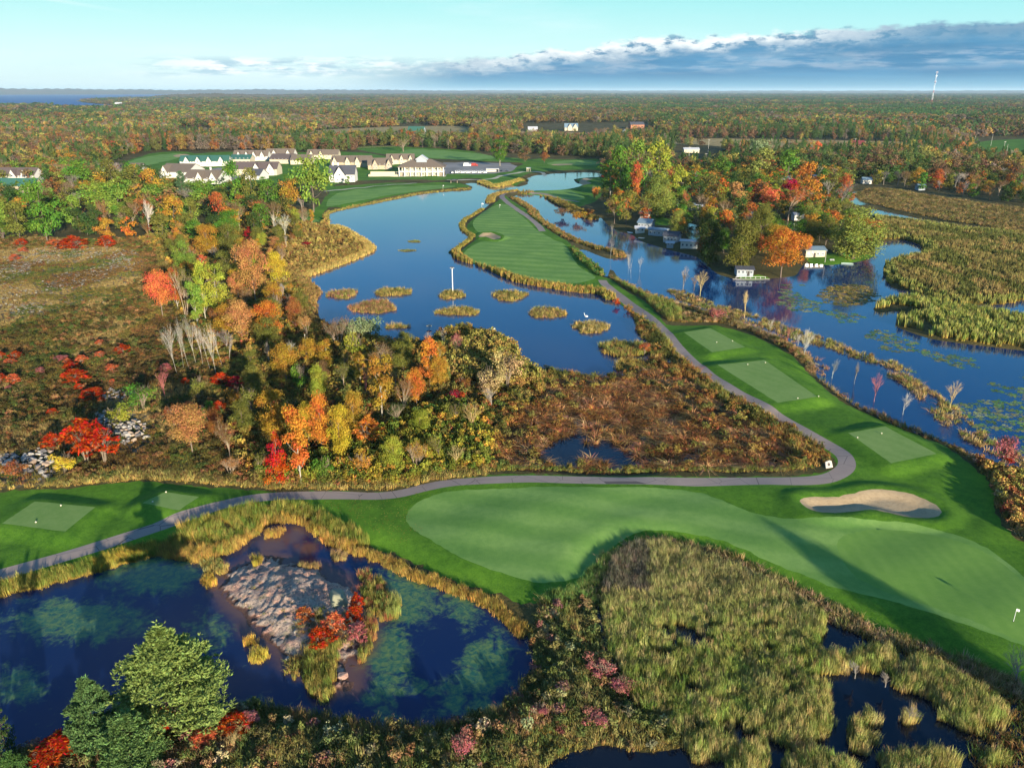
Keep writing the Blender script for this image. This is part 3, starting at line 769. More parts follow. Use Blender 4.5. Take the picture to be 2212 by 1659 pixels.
def bare_mesh(seed, depth=4, spread=.5, r=.014, multi=1, mat=None, name='branches', up=.6, nk=4, leaf=0, leafn=0):
    """leafless crown: trunk and forking branches, height 1"""
    R = np.random.default_rng(seed); b = MB(); tips = []
    def grow(p, d, L, rr, lv):
        d = d / np.linalg.norm(d); q = p + d * L
        b.tube(p, q, rr, rr * .62, 5 if lv < 2 else 3)
        if lv >= depth: tips.append(q); return
        for i in range(nk if lv else nk + 2):
            a = R.uniform(0, 2 * math.pi); s = spread * R.uniform(.6, 1.3)
            dd = d + np.array((math.cos(a) * s, math.sin(a) * s, up * .35 * R.uniform(.3, 1.2)))
            t = R.uniform(.45, 1.0) if i else 1.0
            grow(p + (q - p) * t, dd if i else d + R.normal(0, .15, 3), L * R.uniform(.55, .75), rr * .55, lv + 1)
    for k in range(multi):
        a = R.uniform(0, 6.28); s = 0 if multi == 1 else R.uniform(.05, .28)
        grow(np.array((s * math.cos(a) * .15, s * math.sin(a) * .15, -.02)), np.array((math.cos(a) * s, math.sin(a) * s, 1.)), .34 * R.uniform(.85, 1.1), r, 0)
    V = np.array(b.v); sc = 1 / V[:, 2].max(); b.v = [tuple(p * sc) for p in V]
    me = b.mesh(name, mat or BARK_O)
    for nm in ('tone', 'hue'):
        a = me.attributes.new(nm, 'FLOAT', 'FACE'); a.data.foreach_set('value', R.uniform(.2, .9, len(me.polygons)).astype(np.float32))
    return me, np.array(tips) * sc
def twig_haze(seed, tips, n, leaf, mat=None, name='crown'):
    R = np.random.default_rng(seed); f = Fol(); k = R.integers(0, len(tips), n)
    C = tips[k] + R.normal(0, .035, (n, 3)); V, F = quads_from(C, R.normal(0, 1, (n, 3)), leaf * R.uniform(.6, 1.3, n), leaf * .5, R)
    f.add(V, F, R.uniform(.2, 1, n), R.uniform(0, 1, n)); return f.mesh(name, mat or LEAF_O)
def pine_mesh(seed, n, tuft, rad=.36, z0=.12, whorls=13, layered=True, mat=None, name='crown', blades=5, cone=1.0, ex=.62):
    """pine of height 1: whorled boughs carrying upturned needle tufts"""
    R = np.random.default_rng(seed); f = Fol(); b = MB()
    pts = []; tn = []
    b.tube((0, 0, -.04), (0, 0, .5), .018, .012, 7); b.tube((0, 0, .5), (0, 0, .97), .012, .003, 6)
    for i in range(whorls):
        t = (i + .3) / whorls; z = z0 + (1 - z0) * t * .97
        L = rad * ((1 - t) ** ex * (cone) + (1 - cone) * .5) * (1.0 if t > .12 else .75 + 2 * t)
        for j in range(R.integers(5, 8)):
            a = R.uniform(0, 6.28); LL = L * R.uniform(.6, 1.15); zz = z + R.normal(0, .012)
            rise = R.uniform(.0, .22) * LL
            e = np.array((math.cos(a) * LL, math.sin(a) * LL, zz + rise)); s = np.array((0, 0, zz))
            b.tube(s, e, .0045, .0015, 4)
            m = max(3, int(n / (whorls * 6)))
            q = R.uniform(.28, 1.05, m) ** .75
            side = R.normal(0, .20, m) * LL * (1.15 - q * .45)
            C = s + (e - s) * q[:, None]; perp = np.array((-math.sin(a), math.cos(a), 0))
            C = C + perp * side[:, None]; C[:, 2] += R.normal(0, .010, m) + .010
            pts.append(C); tn.append(np.full(m, R.uniform(.25, .7)))
    m = 26; C = np.column_stack([R.normal(0, .018, m), R.normal(0, .018, m), R.uniform(.86, 1.0, m)]); pts.append(C); tn.append(np.full(m, .6))
    C = np.concatenate(pts); tt = np.concatenate(tn)
    for k in range(blades):
        D = R.normal(0, .75, C.shape); D[:, 2] = np.abs(D[:, 2]) * .8 + .35; D /= np.linalg.norm(D, axis=1)[:, None]
        N = np.cross(D, R.normal(0, 1, C.shape)); L = tuft * R.uniform(.7, 1.3, len(C))
        V, F = quads_from(C + D * L[:, None], N, L, L * .30, R, up=D * 4)
        f.add(V, F, np.clip(tt + R.normal(0, .2, len(C)), 0, 1.2), R.uniform(.2, .8, len(C)))
    me = f.mesh(name, mat or LEAF_O); tm = b.mesh('trunk', mat if mat is BARK_I else BARK_DARK)
    return me, tm
def willow_mesh(seed, n, leaf, mat=None, name='crown'):
    R = np.random.default_rng(seed); f = Fol(); ns = n // 9; C = []; T = []; Hh = []
    for i in range(ns):
        a = R.uniform(0, 6.28); t = R.uniform(0, 1) ** .48; lob = 1 + .16 * math.sin(3 * a + seed) + .10 * math.sin(5 * a + 2 * seed)
        r = .46 * t * lob; zt = .98 - .44 * (r / .46) ** 3.0 + R.normal(0, .03) - (.06 * math.sin(7 * a + r * 14))
        L = R.uniform(.12, .42) * (0.35 + t); zb = max(.05, zt - L); m = 9
        q = np.linspace(0, 1, m) + R.uniform(-.05, .05, m)
        sw = .03 * q
        C.append(np.column_stack([(r + sw) * math.cos(a) + R.normal(0, .008, m), (r + sw) * math.sin(a) + R.normal(0, .008, m), zt + (zb - zt) * q]))
        T.append(np.full(m, np.clip(.5 + .3 * math.sin(a * 4 + seed + r * 9) + R.normal(0, .15), 0, 1))); Hh.append(np.full(m, R.uniform(.2, .8)))
    C = np.concatenate(C); T = np.concatenate(T); Hh = np.concatenate(Hh); out = C * np.array([1, 1, 0]) + R.normal(0, .12, C.shape); out[:, 2] += .06
    V, F = quads_from(C, out, leaf * 2.2 * R.uniform(.7, 1.3, len(C)), leaf * .55, R, up=np.tile(np.array([0, 0, 1.5]), (len(C), 1)))
    f.add(V, F, np.clip(T + R.normal(0, .15, len(C)), 0, 1.2), Hh); return f.mesh(name, mat or LEAF_O)
def bush_mesh(seed, n, leaf, rad=.5, nb=12, mat=None, name='leaves', flat=1.0):
    R = np.random.default_rng(seed); f = Fol()
    cs = np.column_stack([R.normal(0, rad * .45, nb), R.normal(0, rad * .45, nb), R.uniform(.25, .78, nb)]); cr = R.uniform(.16, .32, nb)
    k = R.integers(0, nb, n); D = R.normal(0, 1, (n, 3)); D /= np.linalg.norm(D, axis=1)[:, None]; D[:, 2] = np.abs(D[:, 2]) * np.where(R.random(n) < .8, 1, -1)
    C = cs[k] + D * (cr[k] * R.uniform(.5, 1.05, n))[:, None]; C[:, 2] = np.abs(C[:, 2]) * flat
    V, F = quads_from(C, D + R.normal(0, .5, (n, 3)), leaf * R.uniform(.6, 1.3, n), leaf * .55, R)
    ct = R.uniform(.25, .75, nb); ch = R.uniform(.1, .9, nb)
    f.add(V, F, np.clip(ct[k] + R.normal(0, .22, n), 0, 1.2), np.clip(ch[k] + R.normal(0, .15, n), 0, 1)); return f.mesh(name, mat or LEAF_O)
def sumac_mesh(seed, n, leaf, mat=None):
    """flat-topped layers of long leaf fronds"""
    R = np.random.default_rng(seed); f = Fol(); L = 15
    Cs = []; Ds = []; T = []
    for i in range(n):
        a0 = R.uniform(0, 6.28); rr = R.uniform(0, .5) ** .7; c = np.array((rr * math.cos(a0), rr * math.sin(a0), .95 - rr * rr * 1.1 + R.normal(0, .07)))
        if R.random() < .3: c[2] *= R.uniform(.4, .8)
        t = R.uniform(.2, .9)
        for j in range(L):
            a = j / L * 6.28 + R.uniform(-.2, .2); d = np.array((math.cos(a), math.sin(a), R.uniform(-.35, .15)))
            Cs.append(c + d * leaf * .9); Ds.append(d); T.append(t)
    C = np.array(Cs); D = np.array(Ds); N = np.tile(np.array([0, 0, 1.]), (len(C), 1)) + R.normal(0, .3, C.shape)
    V, F = quads_from(C, N, leaf * R.uniform(.7, 1.2, len(C)), leaf * .28, R, up=D * 3)
    f.add(V, F, np.clip(np.array(T) + R.normal(0, .2, len(C)), 0, 1.2), R.uniform(.2, .8, len(C))); return f.mesh('leaves', mat or LEAF_O)
def blades_mesh(seed, n, w, spread=.25, lean=.25, bend=.35, mat=None, name='reeds', hmin=.55, droop=0.0, wind=(-.12, .05)):
    """tuft of upright blades, height 1 (each blade: two quads, bent over)"""
    R = np.random.default_rng(seed); f = Fol()
    a = R.uniform(0, 6.28, n); r = spread * np.sqrt(R.uniform(0, 1, n)); b = np.column_stack([r * np.cos(a), r * np.sin(a), np.zeros(n)])
    h = R.uniform(hmin, 1.0, n); la = R.uniform(0, 6.28, n); ll = R.uniform(0, lean, n) + droop * (r / max(spread, 1e-6)) * .5
    if droop: la = a + R.normal(0, .4, n)
    d = np.column_stack([np.cos(la) * ll + wind[0], np.sin(la) * ll + wind[1], np.ones(n)])
    mid = b + d * (h * .6)[:, None]; d2 = d.copy(); d2[:, :2] *= 1 + bend * 4; d2[:, 2] = 1 - droop * 1.6 * R.uniform(.4, 1, n)
    tip = mid + d2 * (h * .4)[:, None]
    fa = R.uniform(0, 6.28, n); s = np.column_stack([np.cos(fa), np.sin(fa), np.zeros(n)]) * w
    V = np.stack([b - s, b + s, mid + s * .8, mid - s * .8, tip + s * .15, tip - s * .15], 1).reshape(-1, 3)
    i = np.arange(n)[:, None] * 6; F = np.concatenate([i + np.array([[0, 1, 2, 3]]), i + np.array([[3, 2, 4, 5]])])
    t = R.uniform(.1, 1, n); hh = R.uniform(0, 1, n)
    f.add(V, F, np.concatenate([t, t]), np.concatenate([hh, hh])); return f.mesh(name, mat or REED_O, hgt=True)
def remat(me, mat):
    m = me.copy(); m.materials.clear(); m.materials.append(mat); return m

# prototypes -------------------------------------------------------
ROUND = []; 
for s in range(5):
    c, cs = blobs_crown(100 + s, 6500, .0165, z0=.10 + .03 * s, shape=['round', 'vase', 'round', 'oval', 'vase'][s], nb=36, rad=.41 + .03 * (s % 3), clump=.185)
    ROUND.append((c, trunk_mesh(100 + s, cs, .25)))
ROUNDF = []
for s in range(4):
    c, cs = blobs_crown(150 + s, 1500, .030, z0=.08, shape=['round', 'vase', 'oval', 'round'][s], nb=20, rad=.42)
    ROUNDF.append((c, trunk_mesh(150 + s, cs, .2, nl=6)))
TALL = []
for s in range(4):
    c, cs = blobs_crown(200 + s, 3400, .0165, z0=.18, shape='oval', nb=24, rad=.20 + .02 * s, clump=.105)
    TALL.append((c, trunk_mesh(200 + s, cs, .3, r=.013, lean=.02)))
CONE = []
for s in range(2):
    c, cs = blobs_crown(230 + s, 3400, .016, z0=.06, shape='cone', nb=34, rad=.28, clump=.12)
    CONE.append((c, trunk_mesh(230 + s, cs, .1)))
SPARSE = []
for s in range(3):
    t, tips = bare_mesh(260 + s, 4, .55, .013, 1 + s % 2 * 2, nk=3); SPARSE.append((twig_haze(260 + s, tips, 1700, .014), t))
BARE = [bare_mesh(300 + s, 4, [.35, .5, .6][s], .012, 1, nk=4)[0] for s in range(3)]
ASPEN = [bare_mesh(310 + s, 4, .48, .0050, 1, nk=4, up=.7)[0] for s in range(3)]
PINE = [pine_mesh(400 + s, 900, .022, rad=.33, whorls=12, blades=3) for s in range(3)]
WILLOW = [(blobs_crown(500 + s, 9500, .0165, z0=.04, shape='round', nb=46, rad=.45, clump=.15, droop=.13)[0], None) for s in range(3)]
_wt = trunk_mesh(500, np.array([(R0 * .3, S0 * .3, .7, .1) for R0, S0 in ((1, 0), (0, 1), (-1, 0), (0, -1), (.7, .7), (-.7, .6))]), .2, r=.03)
WILLOW = [(a, _wt) for a, _ in WILLOW]
BUSH = [bush_mesh(600 + s, 1300, .038) for s in range(4)]
SUMAC = [sumac_mesh(650 + s, 60, .10) for s in range(3)]
STEM = []
for s in range(2):
    me, _ = bare_mesh(660 + s, 2, .7, .02, 4, nk=3, name='stems'); STEM.append(me)

C_GREEN = (0.085, 0.17, 0.022); C_LIME = (0.155, 0.225, 0.035); C_YG = (0.25, 0.27, 0.035); C_YELLOW = (0.45, 0.33, 0.035); C_GOLD = (0.33, 0.185, 0.028)
C_ORANGE = (0.44, 0.155, 0.028); C_SALMON = (0.52, 0.13, 0.05); C_RED = (0.42, 0.050, 0.010); C_CRIM = (0.33, 0.012, 0.02); C_RUST = (0.24, 0.095, 0.03)
C_OLIVE = (0.135, 0.135, 0.028); C_BROWN = (0.17, 0.10, 0.045); C_PINE = (0.035, 0.085, 0.022); C_DARK = (0.045, 0.075, 0.02); C_TAN = (0.36, 0.26, 0.12); C_GREY = (0.22, 0.185, 0.16)
C_WILLOW = (0.20, 0.215, 0.045); C_SAGE = (0.17, 0.22, 0.10); C_PEACH = (0.38, 0.19, 0.065)
CN = {'green': C_GREEN, 'lime green': C_LIME, 'yellow-green': C_YG, 'yellow': C_YELLOW, 'golden': C_GOLD, 'orange': C_ORANGE, 'salmon': C_SALMON, 'red': C_RED, 'crimson': C_CRIM, 'rust': C_RUST, 'olive': C_OLIVE, 'brown': C_BROWN, 'dark green': C_DARK, 'tan': C_TAN, 'grey': C_GREY, 'willow green': C_WILLOW, 'sage green': C_SAGE, 'peach': C_PEACH, 'pine green': C_PINE}
def vary(c, k=.12):
    f = 1 + random.uniform(-k, k) * 1.3
    return tuple(max(0.004, x * f * (1 + random.uniform(-k, k) * .5)) for x in c)

TREES = []     # for labelling
def plant(kind, x, y, h, w, colname, label=None, group=None, z=None, zone=None, rot=None, barkcol=None):
    """a single tree or shrub as a thing with trunk and crown"""
    if z is None: z = float(height(np.array([[x, y]]))[0]) - .05
    dist = math.hypot(x, y)
    col = vary(CN[colname], .08)
    cat = 'tree'; nm = 'broadleaf_tree'; bark = barkcol or ((0.16, 0.12, 0.09) if dist < 400 else (.13, .10, .08))
    if kind == 'round': pr = random.choice(ROUND) if dist < 420 else random.choice(ROUNDF)
    elif kind == 'tall': pr = random.choice(TALL); nm = 'slender_tree'; bark = barkcol or (0.30, 0.27, 0.21)
    elif kind == 'cone': pr = random.choice(CONE); nm = 'conical_tree'
    elif kind == 'sparse': pr = random.choice(SPARSE); nm = 'thinning_tree'; bark = barkcol or (0.24, 0.18, 0.13)
    elif kind == 'bare': pr = (None, random.choice(BARE)); nm = 'bare_tree'; bark = col
    elif kind == 'aspen': pr = (None, random.choice(ASPEN)); nm = 'bare_tree'; bark = col
    elif kind == 'pine': pr = random.choice(PINE); nm = 'pine_tree'
    elif kind == 'willow': pr = random.choice(WILLOW); nm = 'willow_tree'
    elif kind == 'bush': pr = (random.choice(BUSH), random.choice(STEM)); nm = 'shrub'; cat = 'shrub'
    elif kind == 'sumac': pr = (random.choice(SUMAC), random.choice(STEM)); nm = 'sumac_shrub'; cat = 'shrub'
    unit = {'round': .92, 'tall': .46, 'cone': .62, 'sparse': .8, 'bare': .75, 'aspen': .6, 'pine': .66, 'willow': .98, 'bush': 1.1, 'sumac': 1.15}[kind]
    sx = w / unit
    t = thing(nm, label or 'tree', cat, (x, y, z), random.uniform(0, 6.28) if rot is None else rot, group, (sx, sx, h))
    if pr[1] is not None: part('branches' if kind in ('bare', 'aspen') else ('stem' if cat == 'shrub' else 'trunk'), pr[1], t, color=bark)
    if pr[0] is not None: part('crown' if cat == 'tree' else 'leaves', pr[0], t, color=col)
    if kind == 'aspen': t.rotation_euler = (random.uniform(-.13, .13), random.uniform(-.13, .13), t.rotation_euler[2])
    TREES.append((t, kind, colname, x, y, zone, label is not None))
    return t
def plantD(kind, u, vb, vt, wpx, colname, label=None, group=None, zone=None, **k):
    x, y = P(u, vb); return plant(kind, x, y, max(1.0, h_from(u, vb, vt)), wpx / px(u, vb), colname, label, group, zone=zone, **k)

# mass planting (stuff) -------------------------------------------
def gn_group():
    g = bpy.data.node_groups.new('mass_planting', 'GeometryNodeTree')
    g.interface.new_socket('Geometry', in_out='INPUT', socket_type='NodeSocketGeometry')
    g.interface.new_socket('Source', in_out='INPUT', socket_type='NodeSocketCollection')
    g.interface.new_socket('Geometry', in_out='OUTPUT', socket_type='NodeSocketGeometry')
    N, L = g.nodes, g.links
    i = N.new('NodeGroupInput'); o = N.new('NodeGroupOutput'); ip = N.new('GeometryNodeInstanceOnPoints')
    ci = N.new('GeometryNodeCollectionInfo'); ci.inputs['Separate Children'].default_value = True; ci.inputs['Reset Children'].default_value = True
    L.new(i.outputs['Source'], ci.inputs['Collection'])
    def at(n, t):
        a = N.new('GeometryNodeInputNamedAttribute'); a.data_type = t; a.inputs['Name'].default_value = n; return a.outputs['Attribute']
    L.new(i.outputs['Geometry'], ip.inputs['Points']); L.new(ci.outputs[0], ip.inputs['Instance'])
    ip.inputs['Pick Instance'].default_value = True
    L.new(at('idx', 'INT'), ip.inputs['Instance Index'])
    er = N.new('FunctionNodeEulerToRotation'); L.new(at('rot', 'FLOAT_VECTOR'), er.inputs[0]); L.new(er.outputs[0], ip.inputs['Rotation'])
    L.new(at('scl', 'FLOAT_VECTOR'), ip.inputs['Scale']); L.new(ip.outputs[0], o.inputs[0])
    return g
GN = gn_group()
def mass(name, pts, sxy, sz, colr, protos, tilt=0.06, idx=None, parent=None):
    n = len(pts)
    if not n: return
    c = bpy.data.collections.new(name + '_source')
    for k, me in enumerate(protos):
        o = bpy.data.objects.new('source_%02d' % k, me); c.objects.link(o)
    me = bpy.data.meshes.new(name); me.vertices.add(n); me.vertices.foreach_set('co', np.asarray(pts, np.float32).ravel())
    def put(nm, typ, arr, fld):
        a = me.attributes.new(nm, typ, 'POINT'); a.data.foreach_set(fld, np.ascontiguousarray(arr).ravel())
    rot = np.column_stack([rng.normal(0, tilt, n), rng.normal(0, tilt, n), rng.uniform(0, 6.28, n)]).astype(np.float32)
    put('rot', 'FLOAT_VECTOR', rot, 'vector')
    put('scl', 'FLOAT_VECTOR', np.column_stack([sxy, sxy, sz]).astype(np.float32), 'vector')
    put('col', 'FLOAT_COLOR', np.column_stack([colr, np.ones(n)]).astype(np.float32), 'color')
    put('idx', 'INT', (rng.integers(0, len(protos), n) if idx is None else idx).astype(np.int32), 'value')
    me.update(); o = bpy.data.objects.new(name, me); link(o, parent); o['kind'] = 'stuff'
    md = o.modifiers.new('planting', 'NODES'); md.node_group = GN
    for it in GN.interface.items_tree:
        if it.in_out == 'INPUT' and it.name == 'Source': md[it.identifier] = c
    return o
def vnoise(p, s, seed=0):
    """cheap smooth value noise in 0..1"""
    q = p / s + seed * 17.3; i = np.floor(q).astype(np.int64); f = q - i; f = f * f * (3 - 2 * f)
    def h(a, b): 
        v = np.sin(a * 127.1 + b * 311.7 + seed * 74.7) * 43758.5453; return v - np.floor(v)
    a, b = i[:, 0], i[:, 1]
    return (h(a, b) * (1 - f[:, 0]) + h(a + 1, b) * f[:, 0]) * (1 - f[:, 1]) + (h(a, b + 1) * (1 - f[:, 0]) + h(a + 1, b + 1) * f[:, 0]) * f[:, 1]
def fbm(p, s, seed=0): return (vnoise(p, s, seed) + .5 * vnoise(p, s / 2.1, seed + 1) + .25 * vnoise(p, s / 4.3, seed + 2)) / 1.75
def fill(polyD, spacing, jit=.5, world=None):
    """jittered points over a traced outline, kept to the part a view from hereabouts could show"""
    q = Parr(polyD) if world is None else world
    lo, hi = q.min(0), q.max(0)
    lo = np.maximum(lo, (-1e9, 30)); nx, ny = int((hi[0] - lo[0]) / spacing) + 1, int((hi[1] - lo[1]) / spacing) + 1
    gx, gy = np.meshgrid(lo[0] + spacing * np.arange(nx), lo[1] + spacing * np.arange(ny))
    p = np.stack([gx.ravel(), gy.ravel()], 1)
    ok = np.abs(p[:, 0]) < (p[:, 1] * CP + H * SP) * .80 + 6
    p = p[ok]; p = p + rng.uniform(-jit, jit, p.shape) * spacing
    return p[pip(p, q)]
def pick(pal, n, k=.15, w=None, sel=None):
    pal = np.array(pal); i = rng.choice(len(pal), n, p=w) if sel is None else sel
    return np.clip(pal[i] * (1 + rng.normal(0, k, (n, 1))) * (1 + rng.normal(0, k * .3, (n, 3))), .004, .9)
def inreg(pts, names):
    c, w_ = classify(pts); return np.isin(c, names)
# ---------------------------------------------------------------- ground cover, reed beds, far woods
G_TUFT = [blades_mesh(700 + s, 26, .035, .5, .5, .5, mat=REED_I, hmin=.4) for s in range(3)]
G_REED = [blades_mesh(710 + s, 46, .017, .50, .16, .38, mat=REED_I, hmin=.6) for s in range(4)]
G_REEDF = [blades_mesh(720 + s, 22, .045, .34, .10, .25, mat=REED_I, hmin=.6) for s in range(3)]
G_TUSS = [blades_mesh(730 + s, 44, .03, .30, .3, .8, mat=REED_I, hmin=.6, droop=1.1) for s in range(3)]
G_BUSH = [bush_mesh(740 + s, 170, .10, mat=LEAF_I) for s in range(3)]
G_TWIG = []
for s in range(2):
    me, tips = bare_mesh(750 + s, 3, .7, .014, 3, nk=3, mat=BARK_I); G_TWIG.append(me)
G_FAR = []
for s in range(4):
    c, cs = blobs_crown(760 + s, 110, .085, z0=.05, shape=['round', 'oval', 'round', 'cone'][s], nb=12, rad=.42, mat=LEAF_I); G_FAR.append(c)
c, cs = blobs_crown(770, 160, .055, z0=.02, shape='cone', nb=16, rad=.30, mat=LEAF_I); G_FAR.append(c)
G_MID = []
for s in range(4):
    c, cs = blobs_crown(780 + s, 420, .045, z0=.08, shape=['round', 'oval', 'vase', 'oval'][s], nb=18, rad=.42, mat=LEAF_I); G_MID.append(c)
G_MIDBARE = [remat(b, BARK_I) for b in BARE[:2]]
G_MIDPINE = [remat(PINE[k][0], LEAF_I) for k in range(2)]

def put(name, p, sxy, sz, colr, protos, **k):
    z = height(p) - .03
    c, _ = classify(p); z[c == 'water'] = -.02
    return mass(name, np.column_stack([p, z]), sxy, sz, colr, protos, **k)
def U(a, b, n): return rng.uniform(a, b, n)

# --- left meadow: rough grasses and low scrub
MEADOW = [(-500,1100),(-500,520),(0,515),(140,520),(300,520),(330,545),(395,600),(380,690),(420,760),(500,830),(520,900),(480,960),(560,1058),(480,1055),(400,1045),(330,1038),(260,1042),(150,1051),(0,1066)]
p = fill(MEADOW, 1.05); p = p[inreg(p, ['wild', 'scrub'])]
c0, _ = classify(p); st = c0 == 'scrub'; keep = ~st | (rng.random(len(p)) < .72); p = p[keep]
nz = fbm(p, 22, 3); nb = fbm(p, 9, 5); r = np.linalg.norm(p, axis=1)
near = r < 190
sel = np.where(nz < .42, 0, np.where(nz < .55, 1, 2)); pal = np.array([(.115,.070,.028), (.135,.115,.032), (.26,.19,.075)])
col = pal[sel] * (1 + rng.normal(0, .22, (len(p), 1))); red = rng.random(len(p)) < .06; col[red] = (.20, .07, .035); gr = (nb > .62); col[gr] = np.array((.075, .10, .025)) * (1 + rng.normal(0, .2, (gr.sum(), 1)))
put('meadow_grass', p, U(.9, 1.5, len(p)), U(.5, 1.15, len(p)), np.clip(col, .01, .8), G_TUFT)
b = fill(MEADOW, 2.2); b = b[inreg(b, ['wild'])]; nb = fbm(b, 16, 8); b = b[(nb > .40) & (rng.random(len(b)) < .8)]
put('meadow_scrub', b, U(1.2, 2.6, len(b)), U(.7, 1.7, len(b)), pick([(.075,.055,.022), (.10,.085,.028), (.14,.085,.03), (.07,.09,.025), (.22,.12,.05)], len(b), .2), G_BUSH)

# --- wooded strip between meadow and lake: undergrowth
WOODU = [(300,520),(395,600),(380,690),(420,760),(500,830),(520,900),(480,960),(560,1058),(700,1062),(860,1057),(980,1033),(1060,1025),(1120,1020),(1060,1000),(1080,950),(1120,905),(1180,845),(1140,800),(1100,745),(1062,727),(1005,713),(905,742),(822,737),(742,714),(680,690),(664,610),(650,597),(722,571),(791,541),(742,501),(704,476),(640,462),(560,470),(430,500)]
p = fill(WOODU, 1.5); p = p[inreg(p, ['wild', 'bog'])]
u, v = toD(p[:, 0], p[:, 1], 0)
gold = ((u > 560) & (v < 600)) | ((u > 610) & (v < 620)); nz = fbm(p, 12, 4)
pal = [(.16,.125,.035), (.27,.18,.045), (.11,.12,.03), (.36,.22,.045), (.25,.105,.04)]
col = pick(pal, len(p), .2, w=[.3, .25, .2, .15, .1]); col[gold] = pick([(.34,.23,.07), (.28,.20,.06), (.20,.12,.04)], gold.sum(), .2)
sz = U(.8, 2.6, len(p)) * np.where(nz > .5, 1.25, .7)
put('wood_undergrowth', p, U(1.3, 2.8, len(p)), sz, col, G_BUSH)
p = fill(WOODU, 1.6); p = p[inreg(p, ['wild', 'bog'])]; p = p[rng.random(len(p)) < .7]
put('wood_grass', p, U(.9, 1.6, len(p)), U(.8, 1.6, len(p)), pick([(.22,.17,.05), (.30,.22,.07), (.12,.11,.03), (.22,.11,.04)], len(p), .2), G_TUFT)
# thicket above the path, yellow-green
TH = [(560,1055),(620,1058),(760,1060),(860,1054),(980,1031),(1050,1022),(1060,985),(1060,920),(980,880),(900,900),(820,960),(700,1000),(600,1020)]
p = fill(TH, 1.3); p = p[inreg(p, ['wild', 'bog'])]
put('thicket', p, U(1.6, 3.0, len(p)), U(1.5, 3.6, len(p)), pick([(.22,.20,.03), (.13,.15,.025), (.36,.24,.04), (.40,.20,.04), (.09,.12,.025)], len(p), .18, w=[.3, .25, .2, .1, .15]), G_BUSH)
# scrub on the lake point right of the woods (olive-gold dome)
DM = [(1000,760),(1060,735),(1105,750),(1135,800),(1180,835),(1120,850),(1020,840),(960,820),(940,770)]
p = fill(DM, 1.7); p = p[inreg(p, ['wild'])]
put('gold_thicket', p, U(2.2, 4.2, len(p)), U(2.5, 4.6, len(p)), pick([(.30,.23,.06), (.20,.17,.045), (.33,.20,.06)], len(p), .15), G_BUSH)
SPT = [(942,745),(960,720),(1005,712),(1062,727),(1100,745),(1060,755),(980,752)]
p = fill(SPT, .9); put('rusty_sedge', p, U(.8, 1.4, len(p)), U(1.2, 2.0, len(p)), pick([(.26,.12,.03), (.20,.09,.025), (.30,.17,.05)], len(p), .2), G_TUFT)

# --- bog: rusty tussocks standing in dark pools
BOG = [(1120,905),(1180,840),(1280,812),(1400,806),(1480,830),(1560,885),(1640,940),(1710,985),(1750,1010),(1700,1020),(1500,1022),(1300,1024),(1110,1020),(1060,1000),(1080,950)]
p = fill(BOG, 1.5); c0, _ = classify(p); wet = c0 == 'water'; nz = fbm(p, 5, 2)
keep = (c0 == 'bog') | (c0 == 'wild') | (wet & (nz > .60)); dry = np.ones(len(p), bool); dry[~wet] = segdist(p[~wet], np.array([c_.mean(0) for k2, c_ in WREG.items() if k2.startswith('bog_pool_s')])) > -1; p = p[keep]; nz = nz[keep]
keep = nz > .36; p = p[keep]
col = pick([(.42,.19,.065), (.32,.14,.05), (.52,.29,.13), (.20,.095,.035)], len(p), .22)
put('bog_tussocks', p, U(1.7, 3.0, len(p)), U(.7, 1.9, len(p)), col, G_TUSS)
p = fill(BOG, 2.6); c0, _ = classify(p); u, v = toD(p[:, 0], p[:, 1], 0)
e = (segdist(p, Parr(BOG)) < 12) & (c0 != 'water') & (rng.random(len(p)) < .55); p = p[e]
put('bog_shrubs', p, U(1.5, 3.0, len(p)), U(1.0, 2.4, len(p)), pick([(.12,.11,.03), (.20,.15,.04), (.22,.11,.035)], len(p), .2), G_BUSH)

# --- bank scrub between lake and path, right of the bog
BANK = [(1140,800),(1200,803),(1290,818),(1340,812),(1385,795),(1404,775),(1408,752),(1392,733),(1376,718),(1370,688),(1345,662),(1322,650),(1340,655),(1400,700),(1450,745),(1500,800),(1560,850),(1650,900),(1755,962),(1790,992),(1786,1010),(1765,1018),(1700,1022),(1710,985),(1640,940),(1560,885),(1480,830),(1400,806),(1280,812),(1180,840)]
p = fill(BANK, 1.05); p = p[inreg(p, ['wild', 'bog'])]
nz = fbm(p, 8, 6); sel = np.where(nz < .4, 0, np.where(nz < .52, 1, np.where(nz < .66, 2, 3)))
put('bank_reeds', p, U(1.0, 1.7, len(p)), U(.9, 2.1, len(p)), pick([(.11,.12,.03), (.19,.17,.045), (.30,.19,.06), (.26,.12,.04)], len(p), .22, sel=sel), G_TUFT)
p = fill(BANK, 2.4); p = p[inreg(p, ['wild', 'bog'])]; p = p[rng.random(len(p)) < .55]
put('bank_shrubs', p, U(1.4, 2.8, len(p)), U(1.1, 2.6, len(p)), pick([(.13,.13,.035), (.22,.15,.045), (.09,.10,.03), (.26,.13,.04)], len(p), .2), G_BUSH)
ST = [(1000,1032),(1150,1024),(1500,1027),(1700,1027),(1765,1020),(1700,1012),(1500,1013),(1200,1012),(1050,1012)]
p = fill(ST, .75); p = p[inreg(p, ['wild', 'bog', 'rough'])]
put('verge_grass', p, U(.7, 1.2, len(p)), U(.4, 1.1, len(p)), pick([(.15,.19,.04), (.26,.24,.07), (.10,.14,.03)], len(p), .2), G_TUFT)

